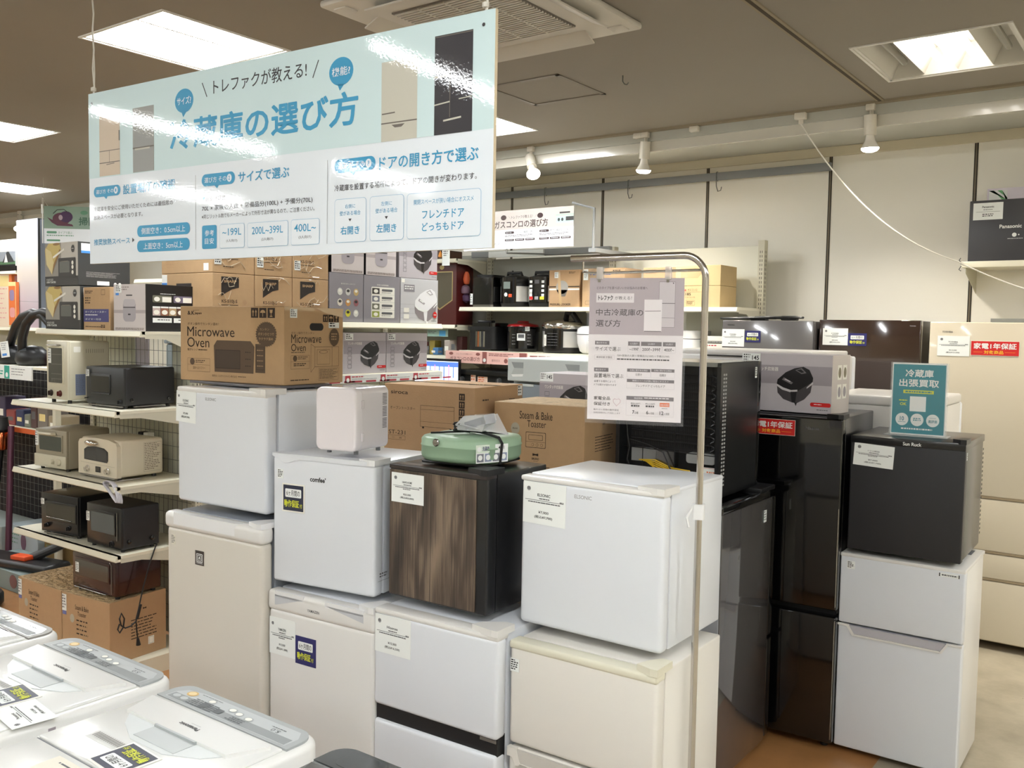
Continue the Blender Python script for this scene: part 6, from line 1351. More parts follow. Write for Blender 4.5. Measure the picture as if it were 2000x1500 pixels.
# ================================================================== MAIN HANGING BANNER
t = thing('hanging_banner', 'large glossy pale blue and white refrigerator guide banner hung from the ceiling', 'banner', (-2.745, 1.525, 1.955), 3.2)
def banner_m(name, rgb, sparkle=.5):
    m = M(name, rgb, .5, spec=.3, coat=.45); nt = m.node_tree; b = nt.nodes['Principled BSDF']; b.inputs['Coat Roughness'].default_value = .03; tc = nt.nodes.new('ShaderNodeTexCoord'); n = nt.nodes.new('ShaderNodeTexNoise'); n.inputs['Scale'].default_value = 160; n.inputs['Detail'].default_value = 2
    n3 = nt.nodes.new('ShaderNodeTexNoise'); n3.inputs['Scale'].default_value = 9
    nt.links.new(tc.outputs['Object'], n.inputs['Vector']); nt.links.new(tc.outputs['Object'], n3.inputs['Vector'])
    ad = nt.nodes.new('ShaderNodeMath'); ad.operation = 'MULTIPLY_ADD'; ad.inputs[1].default_value = 1.4; nt.links.new(n3.outputs['Fac'], ad.inputs[0]); nt.links.new(n.outputs['Fac'], ad.inputs[2])
    bp = nt.nodes.new('ShaderNodeBump'); bp.inputs['Strength'].default_value = .22; bp.inputs['Distance'].default_value = .0004
    nt.links.new(ad.outputs[0], bp.inputs['Height']); nt.links.new(bp.outputs['Normal'], b.inputs['Normal']); nt.links.new(bp.outputs['Normal'], b.inputs['Coat Normal']); return m
BBL = banner_m('banner_pale_blue', (196, 216, 218)); BWH = banner_m('banner_cool_white', (220, 226, 232)); BAZ = banner_m('banner_azure', (44, 142, 184)); BIK = banner_m('banner_ink', (48, 44, 48)); BLN = banner_m('banner_line', (150, 184, 210)); BDV = banner_m('banner_divider', (150, 152, 154))
BF1 = banner_m('banner_beige_fridge', (196, 178, 156)); BF2 = banner_m('banner_silver_fridge', (142, 142, 138)); BF3 = banner_m('banner_champagne_fridge', (188, 184, 170)); BF4 = banner_m('banner_black_fridge', (40, 36, 40)); BF5 = banner_m('banner_seam', (100, 92, 84))
g = G(); W_, H_ = 1.5, .513
g.box(0, 0, 0, W_, .010, H_, M('foam_board_edge', (206, 190, 160), .7)); g.F((0, 0, 0)); g.rect(.0, 0, W_, H_, BWH, 1); g.rect(0, .258, W_, H_, BBL, 2)
# pictures of refrigerators
g.rect(.055, .261, .157, .445, BF1, 3); g.line(.055, .335, .157, .335, .002, BF5, 4); g.line(.055, .300, .157, .300, .0025, BF5, 4); g.line(.105, .300, .105, .335, .0015, BF5, 4); g.rect(.152, .36, .157, .39, BF5, 4); g.line(.09, .294, .13, .296, .002, BF5, 4)
g.rect(.220, .260, .319, .445, BF2, 3); g.line(.22, .330, .319, .330, .004, BF5, 4); g.rect(.23, .324, .3, .329, BF3, 4)
g.rect(1.178, .258, 1.286, .442, BF3, 3); g.line(1.178, .300, 1.286, .300, .003, BF5, 4); g.poly([(1.21, .295), (1.25, .295), (1.24, .288), (1.22, .288)], BF5, 4); g.line(1.18, .322, 1.22, .323, .003, BF5, 4)
g.rect(1.336, .258, 1.442, .478, BF4, 3); g.rect(1.336, .385, 1.37, .389, BF3, 4); g.line(1.336, .325, 1.38, .329, .003, BF3, 4); g.line(1.38, .294, 1.38, .40, .002, BF5, 4); g.line(1.405, .332, 1.442, .334, .002, BF3, 4); g.line(1.362, .288, 1.412, .292, .004, BF3, 4); g.line(1.338, .475, 1.441, .475, .002, BF5, 4)
# bubbles
for cx, cy, rx, ry, s_ in ((.454, .440, .040, .033, 'サイズ?'), (1.048, .440, .040, .034, '機能?')):
    g.ell(cx, cy, rx, ry, BAZ, 3); g.poly([(cx - .012, cy - ry + .004), (cx + .012, cy - ry + .004), (cx - .004, cy - ry - .012)], BAZ, 3); g.tx(s_, cx - .030, cy - .010, cx + .030, cy + .011, BWH, 4, .01)
g.line(.531, .479, .551, .439, .003, BIK, 3); g.line(.972, .478, .952, .437, .003, BIK, 3)
g.tx('トレファクが教える!', .577, .442, .931, .481, BIK, 3, .008); g.tx('冷蔵庫の選び方', .393, .308, 1.103, .389, BAZ, 3, .022)
def pill(u0, v0, u1, v1, n):
    g.rr(u0, v0, u1, v1, .016, BAZ, 3); c = (u0 + u1) / 2; g.poly([(c - .016, v0 + .001), (c + .004, v0 + .001), (c - .004, v0 - .008)], BAZ, 3); g.tx('選び方 その', u0 + .012, v0 + .009, u1 - .034, v1 - .009, BWH, 4, .005); g.ell(u1 - .022, (v0 + v1) / 2, .0095, .0105, BWH, 4); g.tx(n, u1 - .025, v0 + .011, u1 - .019, v1 - .011, BAZ, 5, .02)
pill(.024, .200, .158, .231, '1'); g.tx('設置場所の確認', .171, .200, .412, .229, BAZ, 3, .012)
g.tx('冷蔵庫を安全にご使用いただくためには最低限の', .023, .157, .403, .171, BIK, 3); g.tx('放熱スペースが必要となります。', .023, .132, .264, .146, BIK, 3)
g.tx('推奨放熱スペース', .022, .055, .202, .074, BAZ, 3, .008); g.poly([(.214, .058), (.223, .065), (.214, .072)], BIK, 3)
g.rr(.238, .072, .477, .105, .015, BAZ, 3); g.tx('側面空き：0.5cm以上', .258, .079, .457, .098, BWH, 4, .008); g.rr(.237, .028, .476, .062, .015, BAZ, 3); g.tx('上面空き：5cm以上', .268, .035, .446, .054, BWH, 4, .008)
g.line(.502, .028, .502, .232, .0015, BDV, 3)
pill(.528, .198, .664, .231, '2'); g.tx('サイズで選ぶ', .677, .199, .870, .228, BAZ, 3, .012)
g.poly([(.529, .169), (.541, .169), (.535, .160)], BAZ, 3); g.tx('目安計算式', .545, .157, .626, .170, BIK, 3); g.tx('70L × 家族の人数 + 常備品分(100L) + 予備分(70L)', .529, .129, .953, .146, BIK, 3, .005); g.tx('※同じリットル数でもメーカーによって外形寸法が異なるので、ご注意ください。', .528, .110, .960, .122, BIK, 3)
g.rr(.529, .028, .590, .092, .006, BAZ, 3); g.tx('参考', .541, .063, .579, .079, BWH, 4, .005); g.tx('目安', .541, .041, .579, .057, BWH, 4, .005)
for (a, b, c, d, s1, s2) in ((.602, .027, .702, .092, '~199L', '(1人向け)'), (.713, .026, .867, .091, '200L~399L', '(2人向け)'), (.877, .026, .978, .091, '400L~', '(3人向け)')):
    g.rr(a, b, c, d, .007, BLN, 3); g.rr(a + .0012, b + .0012, c - .0012, d - .0012, .006, BWH, 4); m_ = (a + c) / 2; hw = (c - a) * .38; g.tx(s1, m_ - hw, b + .034, m_ + hw, b + .053, BAZ, 5, .005); g.tx(s2, m_ - .022, b + .015, m_ + .022, b + .024, BIK, 5)
g.line(1.004, .026, 1.004, .231, .0015, BDV, 3)
pill(1.028, .196, 1.161, .229, '3'); g.tx('ドアの開き方で選ぶ', 1.173, .193, 1.461, .225, BAZ, 3, .012); g.tx('冷蔵庫を設置する場所によって、ドアの開きが変わります。', 1.028, .152, 1.457, .168, BIK, 3, .004)
for (a, b, c, d) in ((1.029, .027, 1.133, .133), (1.144, .027, 1.250, .133), (1.259, .027, 1.470, .132)): g.rr(a, b, c, d, .009, BLN, 3); g.rr(a + .0012, b + .0012, c - .0012, d - .0012, .008, BWH, 4)
g.tx('右側に', 1.064, .109, 1.098, .119, BAZ, 5); g.tx('壁がある場合', 1.047, .092, 1.115, .103, BAZ, 5); g.poly([(1.076, .084), (1.086, .084), (1.081, .077)], BIK, 5); g.tx('右開き', 1.050, .046, 1.112, .066, BAZ, 5, .012)
g.tx('左側に', 1.180, .109, 1.214, .119, BAZ, 5); g.tx('壁がある場合', 1.163, .092, 1.231, .103, BAZ, 5); g.poly([(1.192, .084), (1.202, .084), (1.197, .077)], BIK, 5); g.tx('左開き', 1.166, .046, 1.228, .066, BAZ, 5, .012)
g.tx('開閉スペースが狭い場合にオススメ', 1.280, .105, 1.450, .117, BAZ, 5); g.tx('フレンチドア', 1.305, .072, 1.424, .091, BAZ, 5, .01); g.tx('どっちもドア', 1.305, .044, 1.424, .063, BAZ, 5, .01)
for u_ in (.018, W_ - .03): g.ell(u_, H_ - .03, .004, .004, BIK, 5)
g.build('banner_board', t, smooth=0)
for nm, x, y in (('left', .018, .005), ('right', W_ - .03, .005)):
    g = G(); P = [(x + (.004 if i % 2 else -.003) * (1 if i < 8 else 0), y, H_ - .03 + i * (CEIL_Z - 1.955 - H_ + .03) / 12) for i in range(13)]
    g.tube(P, .0028, ROPE, 6); g.lathe([(.0, -.008), (.008, -.004), (.008, .006), (0, .01)], (x, y, H_ + .012), ROPE, 8); g.tube([(x + .002, y, H_ - .03), (x + .01, y - .002, H_ + .06), (x, y, H_ + .2)], .0018, ROPE, 5); g.build('hanging_cord', t)

# ================================================================== POSTER ON CHROME STAND
b20 = math.radians(20)
t = thing('poster_stand', 'slim chrome pole stand bent over at the top with white clamp', 'stand', (-1.036, 2.250, 0), 20); t.scale = (.977, .977, .9985)
g = G(); P = [(0, 0, .01), (0, 0, 1.92)]
for k_ in range(1, 9): q = k_ / 8 * math.pi / 2; P.append((-.06 * (1 - math.cos(q)), 0, 1.92 + .062 * math.sin(q)))
P.append((-.37, 0, 1.974)); g.tube(P, .0095, PIPE, 14); g.build('pole', t)
g = G(); g.tube([(-.006, 0, 1.944), (-.30, 0, 1.935)], .0035, PIPE, 8); g.tube([(-.335, 0, 1.97), (-.335, 0, 1.938), (-.3, 0, 1.935)], .003, PIPE, 8); g.build('cross_bar', t)
g = G(); g.vbox(-.017, -.016, 1.285, .015, .016, 1.325, W_SOFT, .007); g.tube([(-.016, -.010, 1.318), (-.03, -.02, 1.29), (-.024, -.018, 1.265)], .0035, W_SOFT, 6); g.build('clamp', t)
g = G(); g.box(-.02, -.12, 0, .24, .12, .011, PIPE, bev=.004); g.build('base_plate', t)
t = thing('hanging_poster', 'grey and white used-refrigerator guide sheet in clear sleeve clipped to the chrome stand', 'poster', (-1.036 - .305 * math.cos(b20) + .014 * math.sin(b20), 2.250 - .305 * math.sin(b20) - .014 * math.cos(b20), 1.538), 20); t.scale = (.977, .977, .977)
PGY = M('poster_mauve_grey', (178, 166, 172), .35, coat=.5); PWH = M('poster_white', (228, 222, 224), .35, coat=.5); PIK = M('poster_ink', (60, 54, 58), .5); PHD = M('poster_header', (112, 104, 108), .5); PLT = M('poster_light', (205, 198, 202), .5); PFR = M('poster_fridge', (200, 192, 196), .45)
kx, ky = .258 / .27, .39 / .40
g = G(); g.box(0, 0, 0, .258, .0008, .39, PWH); g.F((0, -.0002, 0), (kx, 0, 0), FZ)
def pr(u0, v0, u1, v1, m, L=1): g.rect(u0 * kx, v0 * ky, u1 * kx, v1 * ky, m, L)
def pt_(s_, u0, v0, u1, v1, m, L=2, b=0.0): g.tx(s_, u0 * kx, v0 * ky, u1 * kx, v1 * ky, m, L, b)
def pf(u0, v0, u1, v1, m=PLT, L=2): g.frame(u0 * kx, v0 * ky, u1 * kx, v1 * ky, .0008, m, L)
pr(0, .241, .27, .40, PGY); pt_('どのタイプを選べばいいかお悩みのお客様へ', .021, .368, .167, .376, PIK)
pr(.020, .331, .129, .357, PWH, 2); pt_('トレファク', .026, .337, .068, .351, INK, 3, .04); pt_('が教える！', .074, .339, .123, .349, PIK, 3)
pt_('中古冷蔵庫の', .020, .294, .156, .313, PIK, 2, .008); pt_('選び方', .020, .263, .092, .283, PIK, 2, .008)
pr(.200, .264, .245, .389, PFR, 2); g.line(.2 * kx, .33 * ky, .245 * kx, .33 * ky, .002, PHD, 3); g.line(.2 * kx, .29 * ky, .245 * kx, .29 * ky, .001, PHD, 3); pf(.2, .264, .245, .389, PHD, 3); pr(.238, .384, .241, .387, PIK, 4)
pr(.159, .252, .209, .340, PWH, 4); g.line(.161 * kx, .308 * ky, .206 * kx, .309 * ky, .0014, PHD, 5); g.line(.16 * kx, .252 * ky, .208 * kx, .252 * ky, .002, PHD, 5)
for (a, b, c, d) in ((.019, .212, .061, .223), (.018, .136, .060, .147)): pr(a, b, c, d, PHD); pt_('選び方その', a + .004, b + .003, c - .008, d - .003, PWH, 2)
pt_('サイズで選ぶ', .020, .195, .094, .207, PIK); pf(.019, .171, .076, .183); pt_('最適容量 計算式', .024, .174, .070, .180, PHD)
for (a, b, c, d, s1, s2) in ((.115, .193, .149, .223, '1人向け', '~199ℓ'), (.152, .193, .211, .223, '2人向け', '200ℓ~399ℓ'), (.214, .193, .250, .223, '3人向け', '400ℓ~')):
    pf(a, b, c, d); pr(a, d - .012, c, d, PHD); m_ = (a + c) / 2; pt_(s1, m_ - .010, d - .009, m_ + .010, d - .003, PWH, 2); pt_(s2, a + .004, b + .004, c - .004, b + .013, PIK, 2, .01)
pt_('70ℓ×家族の人数＋常備品分(100ℓ)＋予備分(70ℓ)', .084, .179, .233, .186, PIK); g.bars(.084 * kx, .170 * ky, .233 * kx, .1745 * ky, 1, PIK, 2, fill=.8, ragged=0, dash=20)
pt_('設置場所で選ぶ', .019, .119, .104, .131, PIK); pt_('設置する場所によって', .019, .106, .082, .112, PHD); pt_('ドアの開きが変わります', .019, .096, .084, .102, PHD)
for (a, b, c, d, s1, s2) in ((.114, .123, .181, .147, '右側に壁がある場合', '左開き'), (.183, .123, .249, .148, '左側に壁がある場合', '右開き'), (.114, .092, .249, .118, '開閉スペースが狭い場合にオススメ', 'フレンチドア どっちもドア')):
    pf(a, b, c, d); pr(a, d - .009, c, d, PHD); w_ = (c - a); pt_(s1, a + w_ * .12, d - .007, c - w_ * .12, d - .002, PWH, 2); pt_(s2, (a + c) / 2 - w_ * (.14 if w_ < .1 else .31), b + .004, (a + c) / 2 + w_ * (.14 if w_ < .1 else .31), b + .011, PIK, 2)
pt_('家電全品', .019, .056, .067, .066, PIK, 2, .008); pt_('保証付き', .019, .040, .067, .050, PIK, 2, .008)
g.poly([(x * kx, y * ky) for x, y in ((.086, .039), (.076, .050), (.075, .057), (.080, .062), (.086, .059), (.092, .062), (.098, .057), (.097, .050))], M('pale_pink', (214, 190, 196), .5), 2); g.poly([(x * kx, y * ky) for x, y in ((.086, .0415), (.078, .050), (.077, .056), (.081, .060), (.086, .057), (.091, .060), (.096, .056), (.095, .050))], PWH, 3)
pt_('最大12ヶ月間の動作保証', .019, .026, .093, .031, PHD); pt_('全商品自信をもってお出しします', .019, .017, .097, .022, PHD)
pf(.114, .015, .249, .070); pr(.114, .059, .249, .070, PHD); pt_('保証期間', .136, .062, .160, .067, PWH, 2); g.bars(.165 * kx, .062 * ky, .235 * kx, .067 * ky, 1, PWH, 2, ragged=0, dash=8)
for x, s_ in ((.140, '税込3,300円'), (.182, '税込3,300円')): pt_(s_, x - .013, .047, x + .014, .052, PIK); g.bars((x - .012) * kx, .040 * ky, (x + .012) * kx, .045 * ky, 1, PIK, 2, fill=.9, ragged=0, dash=5)
pr(.210, .043, .237, .054, ORNG, 2); pt_('家電1年保証', .212, .045, .235, .051, PWH, 3); g.bars(.216 * kx, .036 * ky, .232 * kx, .039 * ky, 1, PIK, 2, ragged=0)
pt_('7', .132, .020, .138, .030, PIK, 2, .02); pt_('日間', .139, .020, .149, .026, PIK); pt_('6', .172, .020, .178, .030, PIK, 2, .02); pt_('ヶ月間', .179, .020, .194, .026, PIK); pt_('12', .210, .020, .221, .030, PIK, 2, .02); pt_('ヶ月間', .222, .020, .237, .026, PIK)
g.build('guide_sheet', t, smooth=0)
FILM = M('clear_sleeve', (240, 240, 242), .04, alpha=.05, coat=.3)
g = G(); g.box(-.006, -.0022, -.010, .265, -.0016, .415, FILM); g.build('clear_sleeve', t, smooth=0)
for x in (.018, .205): g = G(); g.box(x, -.006, .385, x + .018, .022, .420, M('clear_clip', (225, 222, 220), .05, alpha=.5, coat=.8), bev=.003); g.box(x + .005, -.004, .378, x + .012, .004, .395, STEEL); g.build('clip', t)

# ================================================================== WASHING MACHINES (fronts face away from the camera)
WB = M('washer_white', (230, 229, 225), .32, coat=.2); WL = M('washer_lid', (226, 226, 223), .22, coat=.4); WPAN = M('washer_panel_grey', (164, 168, 168), .35); WPAN2 = M('washer_panel_light', (186, 190, 190), .35); WREC = M('washer_recess', (214, 218, 218), .3, coat=.3)
def washer(x0, yf, label, panel=WPAN, panel2=WPAN2, dark=False, w=.505, dpt=.56, h=.85):
    t = thing('washing_machine', label, 'washing machine', (x0, yf - dpt, 0))
    body = WB
    g = G(); g.vbox(0, 0, .03, w, dpt - .012, h - .045, body, .03, 5); 
    # flared top deck
    bm = bmesh.new(); bmesh.ops.create_cube(bm, size=1)
    for v in bm.verts: v.co = Vector((v.co.x * (w + .012) + w / 2, v.co.y * (dpt + .004) + dpt / 2 - .002, v.co.z * .05 + h - .045 + .02))
    bmesh.ops.bevel(bm, geom=[e for e in bm.edges if abs((e.verts[0].co - e.verts[1].co).normalized().z) > .9], offset=.05, segments=7, profile=.5, affect='EDGES')
    zt = max(v.co.z for v in bm.verts)
    bmesh.ops.bevel(bm, geom=[e for e in bm.edges if all(v.co.z > zt - 1e-5 for v in e.verts)], offset=.016, segments=4, profile=.5, affect='EDGES')
    g.bm(bm, body); g.build('body', t, smooth=45)
    top = h
    for fx in (.06, w - .06):
        for fy in (.06, dpt - .06): gf = G(); gf.lathe([(.02, 0), (.02, .035)], (fx, fy, 0), BLACK_P, 10); gf.build('foot', t)
    # control panel with rounded far corners
    def rpoly(x0_, y0_, x1_, y1_, r, n=8):
        P = [(x0_, y0_), (x1_, y0_)]
        for cx, cy, a0 in ((x1_ - r, y1_ - r, 0), (x0_ + r, y1_ - r, 90)):
            for k in range(n + 1): a = math.radians(a0 + 90 * k / n); P.append((cx + r * math.cos(a), cy + r * math.sin(a)))
        return P
    g = G(); g.prism(rpoly(.008, dpt - .098, w - .008, dpt - .010, .045), top - .004, top + .005, panel, axis=2)
    # upside-down for the camera: u = -x, v = -y
    g.F((w, dpt, top + .005), (-1, 0, 0), (0, -1, 0))
    if not dark:
        g.poly([(a, b) for a, b in ((.025, .09), (.025, .05), (.045, .025), (.40, .025), (.455, .035), (.475, .06), (.475, .09))], panel2, 1)
        g.rect(.03, .062, .47, .088, M('washer_hatch', (138, 142, 142), .4), 2); MK = M('panel_ink', (84, 88, 90), .5)
        g.ell(.425, .045, .017, .013, M('panel_gold', (214, 176, 104), .3), 3); g.ell(.425, .045, .012, .009, M('panel_gold_in', (236, 212, 158), .3), 4)
        for a in (.45, .42): g.ell(a, .073, .012, .008, panel2, 3)
        for a, b in ((.345, .045), (.265, .045), (.235, .050), (.195, .054)): g.ell(a, b, .014, .010, panel, 3); g.ell(a, b, .010, .007, CARDW, 4)
        g.bars(.30, .052, .40, .086, 5, MK, 4, fill=.5, dash=4, ragged=.1); g.rect(.33, .056, .355, .082, MK, 5); g.rect(.275, .060, .30, .080, MK, 5); g.bars(.19, .064, .25, .084, 3, MK, 4)
        g.tx('5.0', .085, .048, .112, .06, MK, 3); g.bars(.075, .038, .125, .043, 1, MK, 3, ragged=0); g.bars(.32, .03, .40, .034, 1, MK, 3, ragged=0)
    else:
        g.rr(.02, .02, w - .05, .085, .02, M('dark_panel_glass', (50, 54, 54), .15, coat=.5), 1); g.bars(.08, .035, .42, .075, 4, INKL, 2, ragged=.3, dash=9); g.tx('8.0', .36, .035, .39, .05, CARDW, 3); g.rect(.2, .045, .25, .065, CARDW, 3)
    g.build('control_panel', t, smooth=30)
    # lid
    lc = WL if not dark else M('dark_lid', (86, 88, 86), .2, coat=.4)
    y0, y1 = .165, dpt - .102
    g = G(); g.box(.014, y0, top - .002, w - .014, y1, top + .007, lc, bev=.005, seg=3)
    g.prism([(.06, y1 - .108), (w - .07, y1 - .108), (w - .028, y1 - .022), (.03, y1 - .022)], top + .006, top + .016, lc, axis=2)
    g.F((w, dpt, top + .0165), (-1, 0, 0), (0, -1, 0))
    if not dark: g.tx('Panasonic', .215, .170, .285, .182, INK, 1, .02); g.bars(.225, .160, .26, .163, 1, INKL, 1, ragged=0)
    g.build('lid', t, smooth=30)
    g = G(); yb = y1 - .108
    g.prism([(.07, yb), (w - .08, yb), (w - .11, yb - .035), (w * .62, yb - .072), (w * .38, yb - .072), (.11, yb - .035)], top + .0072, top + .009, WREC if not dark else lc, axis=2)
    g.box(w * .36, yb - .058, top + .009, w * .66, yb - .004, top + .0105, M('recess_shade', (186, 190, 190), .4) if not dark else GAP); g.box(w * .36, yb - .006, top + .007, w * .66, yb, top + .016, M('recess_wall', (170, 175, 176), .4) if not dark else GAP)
    g.build('lid_grip', t, smooth=0)
    if not dark:
        g = G(); g.F((0, 0, top + .0072), (1, 0, 0), (0, 1, 0))
        g.prism([(.10, .225), (.30, .225), (.30, .262), (.10, .262)], top + .007, top + .0078, lc, axis=2)
        for i in range(22): g.rect(.11 + i * .0075, .236, .113 + i * .0075, .256, M('vent_slot', (120, 116, 110), .6), 4)
        g.build('filter_vent', t, smooth=0)
    g = G(); g.box(.012, .012, top - .001, w - .012, y0 - .006, top + .004, body, bev=.003); g.box(.014, y0 - .005, top - .001, w - .014, y0 - .001, top + .001, GREYGAP)
    g.F((w, y0, top + .0042), (-1, 0, 0), (0, -1, 0))
    g.rect(.06, .02, .36, .12, M('label_cream', (228, 222, 206)), 1); g.bars(.07, .03, .35, .11, 9, INKG, 2, fill=.5, ragged=.4, dash=9, seed=21); g.build('rear_cover', t, smooth=30)
    g = G(); g.F((w + .0062, .22, top - .035), (0, 1, 0), FZ); g.rect(0, 0, .018, .014, M('side_tag', (150, 140, 146), .5), 1); g.build('side_mark', t, smooth=0)
    return t
w1 = washer(-2.045, 1.392, 'white top-loading washing machine with grey panel, nearest of the front-left row')
w2 = washer(-2.615, 1.395, 'white top-loading washing machine with grey panel, second of the front-left row')
w3 = washer(-3.185, 1.392, 'white top-loading washing machine with dark grey panel cut by the left edge', panel=M('washer_panel_taupe', (146, 144, 138), .35), panel2=M('washer_panel_dark', (104, 106, 104), .25, coat=.4))
w4 = washer(-1.475, 1.398, 'black-topped washing machine showing only its dark panel at the bottom edge', panel=M('washer_panel_black', (58, 62, 62), .2, coat=.4), dark=True, w=.56, h=.85)
def lid_cards(par, cx, cy, ang, both=True, navy=True):
    a = math.radians(ang); U = (math.cos(a), math.sin(a), 0); V = (-math.sin(a), math.cos(a), 0); top = .85 + .0075
    if navy: six_month(par, (cx, cy, top), U, V, .118, .105, NAVYK, CARDW)
    if both: price_tag(par, (cx - .15 * math.cos(a) , cy - .15 * math.sin(a), top), U, V, .145, .095, 'Panasonic', '¥12,000', '¥13,200')
lid_cards(w1, .335, .265, 176, both=False)
price_tag(w1, (.50, .25, .8575), (-1, .05, 0), (-.05, -1, 0), .145, .095, 'Panasonic', '¥12,000', '¥13,200')
price_tag(w2, (.53, .235, .8575), (-1, .12, 0), (-.12, -1, 0), .145, .10, 'Panasonic', '¥12,000', '¥13,200')
lid_cards(w2, .385, .27, 174, both=False)
small_label(w3, (.40, .455, .8562), (-1, .05, 0), (-.05, -1, 0), .07, .022, 3, INK)
# ================================================================== FAR LEFT: VACUUM CLEANERS AND SHELVES BEHIND
t = thing('shelving_unit', 'distant shelving at the left edge loaded with toys and a tall pale box', 'shelf', (0, 0, 0))
shelf_board(t, -10.8, -8.9, 4.6, 5.1, 1.70); shelf_board(t, -10.8, -8.9, 4.6, 5.1, 1.28); shelf_board(t, -10.8, -9.72, 4.6, 5.1, 2.279, side_arm=False); shelf_board(t, -10.8, -8.9, 4.55, 5.1, .8); upright(t, -10.78, 5.1, 2.5); upright(t, -8.92, 5.1, 2.0)
g = G(); g.box(-10.8, 5.12, .1, -8.9, 5.13, 1.95, PEG); g.build('back_board', t, smooth=0)
g = G(); g.box(-10.8, 4.6, 0, -8.9, 5.1, .12, SHELFM); g.build('base_shelf', t, smooth=0)
def grad(name, stops, axis='Z', lo=0.0, hi=1.0):
    m = bpy.data.materials.new(name); m.use_nodes = True; nt = m.node_tree; b = nt.nodes['Principled BSDF']; b.inputs['Roughness'].default_value = .45
    tc = nt.nodes.new('ShaderNodeTexCoord'); sp = nt.nodes.new('ShaderNodeSeparateXYZ'); nt.links.new(tc.outputs['Object'], sp.inputs[0]); mr = nt.nodes.new('ShaderNodeMapRange'); mr.inputs['From Min'].default_value = lo; mr.inputs['From Max'].default_value = hi
    nt.links.new(sp.outputs[axis], mr.inputs['Value']); r = nt.nodes.new('ShaderNodeValToRGB'); e = r.color_ramp.elements
    for i, (p, c) in enumerate(stops):
        q = e[i] if i < 2 else e.new(p); q.position = p; q.color = tuple(lin(x) for x in c) + (1,)
    nt.links.new(mr.outputs[0], r.inputs['Fac']); nt.links.new(r.outputs['Color'], b.inputs['Base Color']); return m
t = thing('carton', 'tall pastel pink and lavender box with dark edge at the left edge', 'box', (-9.72, 4.62, 1.70), 0)
g = G(); g.box(0, 0, 0, .44, .13, 1.09, DKGREY, bev=.003); g.F((0, -.0005, 0)); g.rect(.0, .0, .43, 1.085, grad('pastel_print', [(0, (176, 158, 168)), (.25, (196, 184, 190)), (.5, (206, 196, 186)), (1, (196, 190, 204))], 'Z', 0, 1.09), 1); g.line(.13, .97, .30, .98, .006, INKL, 2); g.line(.0, .27, .43, .26, .004, INKL, 2); g.F((.4405, 0, 0), (0, 1, 0), FZ); g.rect(.02, 0, .125, 1.08, M('bluegrey_side', (134, 142, 158), .5), 1)
g.build('carton_body', t, smooth=0)
t = thing('toy_box', 'orange-edged toy box with pastel pictures at the left edge', 'box', (-10.25, 4.60, 1.702), 2)
TO = M('toy_orange', (226, 120, 62), .5); TY = M('toy_yellow', (236, 216, 150), .5); TP = M('toy_pink', (226, 160, 156), .5); TV = M('toy_violet', (150, 136, 172), .5)
g = G(); g.box(0, 0, 0, .42, .32, .56, TO, bev=.004); g.F((0, -.0005, 0)); g.rect(0, .0, .37, .54, M('toy_cream', (232, 214, 190), .5), 1); g.rect(.0, .42, .36, .53, TY, 2); g.bars(.02, .05, .34, .4, 7, TP, 2, fill=.2); g.F((.4205, 0, 0), (0, 1, 0), FZ); g.rect(.03, .03, .30, .53, TP, 1); g.rr(.05, .38, .28, .50, .03, TV, 2); g.rr(.05, .22, .26, .34, .03, M('toy_rose', (206, 120, 130), .5), 2); g.rr(.06, .08, .28, .18, .03, TV, 2); g.rect(.03, .0, .3, .05, M('toy_green', (140, 160, 90), .5), 2)
g.build('carton_body', t, smooth=0)
t = thing('toy_box', 'smaller orange and yellow toy box beside the orange-edged one', 'box', (-9.81, 4.575, 1.702), 2)
g = G(); g.box(0, 0, 0, .14, .03, .46, TY, bev=.003); g.box(.14, .0, 0, .145, .03, .46, TO); g.F((0, -.0005, 0)); g.rect(.0, .02, .13, .42, TO, 1); g.rr(.02, .27, .11, .38, .03, TV, 2); g.rr(.02, .1, .12, .2, .03, TP, 2); g.build('carton_body', t, smooth=0)
t = thing('carton', 'picture box of a grey outdoor tent scene above the toy boxes', 'box', (-10.55, 4.62, 2.33), 0)
g = G(); g.box(0, 0, 0, .80, .3, .275, CARDW, bev=.003); g.F((0, -.0005, 0)); g.rect(0, .0, .8, .15, M('scene_grey', (150, 156, 164), .5), 1); g.rect(0, 0, .8, .05, M('scene_green', (86, 120, 86), .5), 2); g.poly([(.52, .04), (.62, .15), (.66, .15), (.78, .04)], DKGREY, 3); g.poly([(.56, .04), (.6, .13), (.64, .04)], CARDW, 4); g.rect(0, 0, .8, .018, INK, 5); g.build('carton_body', t, smooth=0)
g = G(); g.box(-10.8, 4.62, 2.28, -9.75, 5.0, 2.33, BLACK_P); tag(g.build('dark_case', smooth=0), 'flat dark case under the tent picture box at left', 'case')
for i, (x, z, rx, rz, lb) in enumerate(((-9.62, 2.55, .22, .20, 'rounded black bag hanging behind the tall pastel box'), (-10.25, 2.60, .24, .24, 'rounded black bag at the far left edge under the track'))):
    g = G(); g.lathe([(0, -rz), (rx * .6, -rz * .9), (rx, -rz * .3), (rx * .9, rz * .4), (rx * .5, rz * .85), (0, rz)], (x, 5.48, z), BLACK_P, 24, sy=.4); g.tube([(x - .05, 5.48, z + rz * .8), (x, 5.49, 2.845), (x + .05, 5.48, z + rz * .8)], .01, BLACK_P, 8); tag(g.build('black_bag'), lb, 'bag')
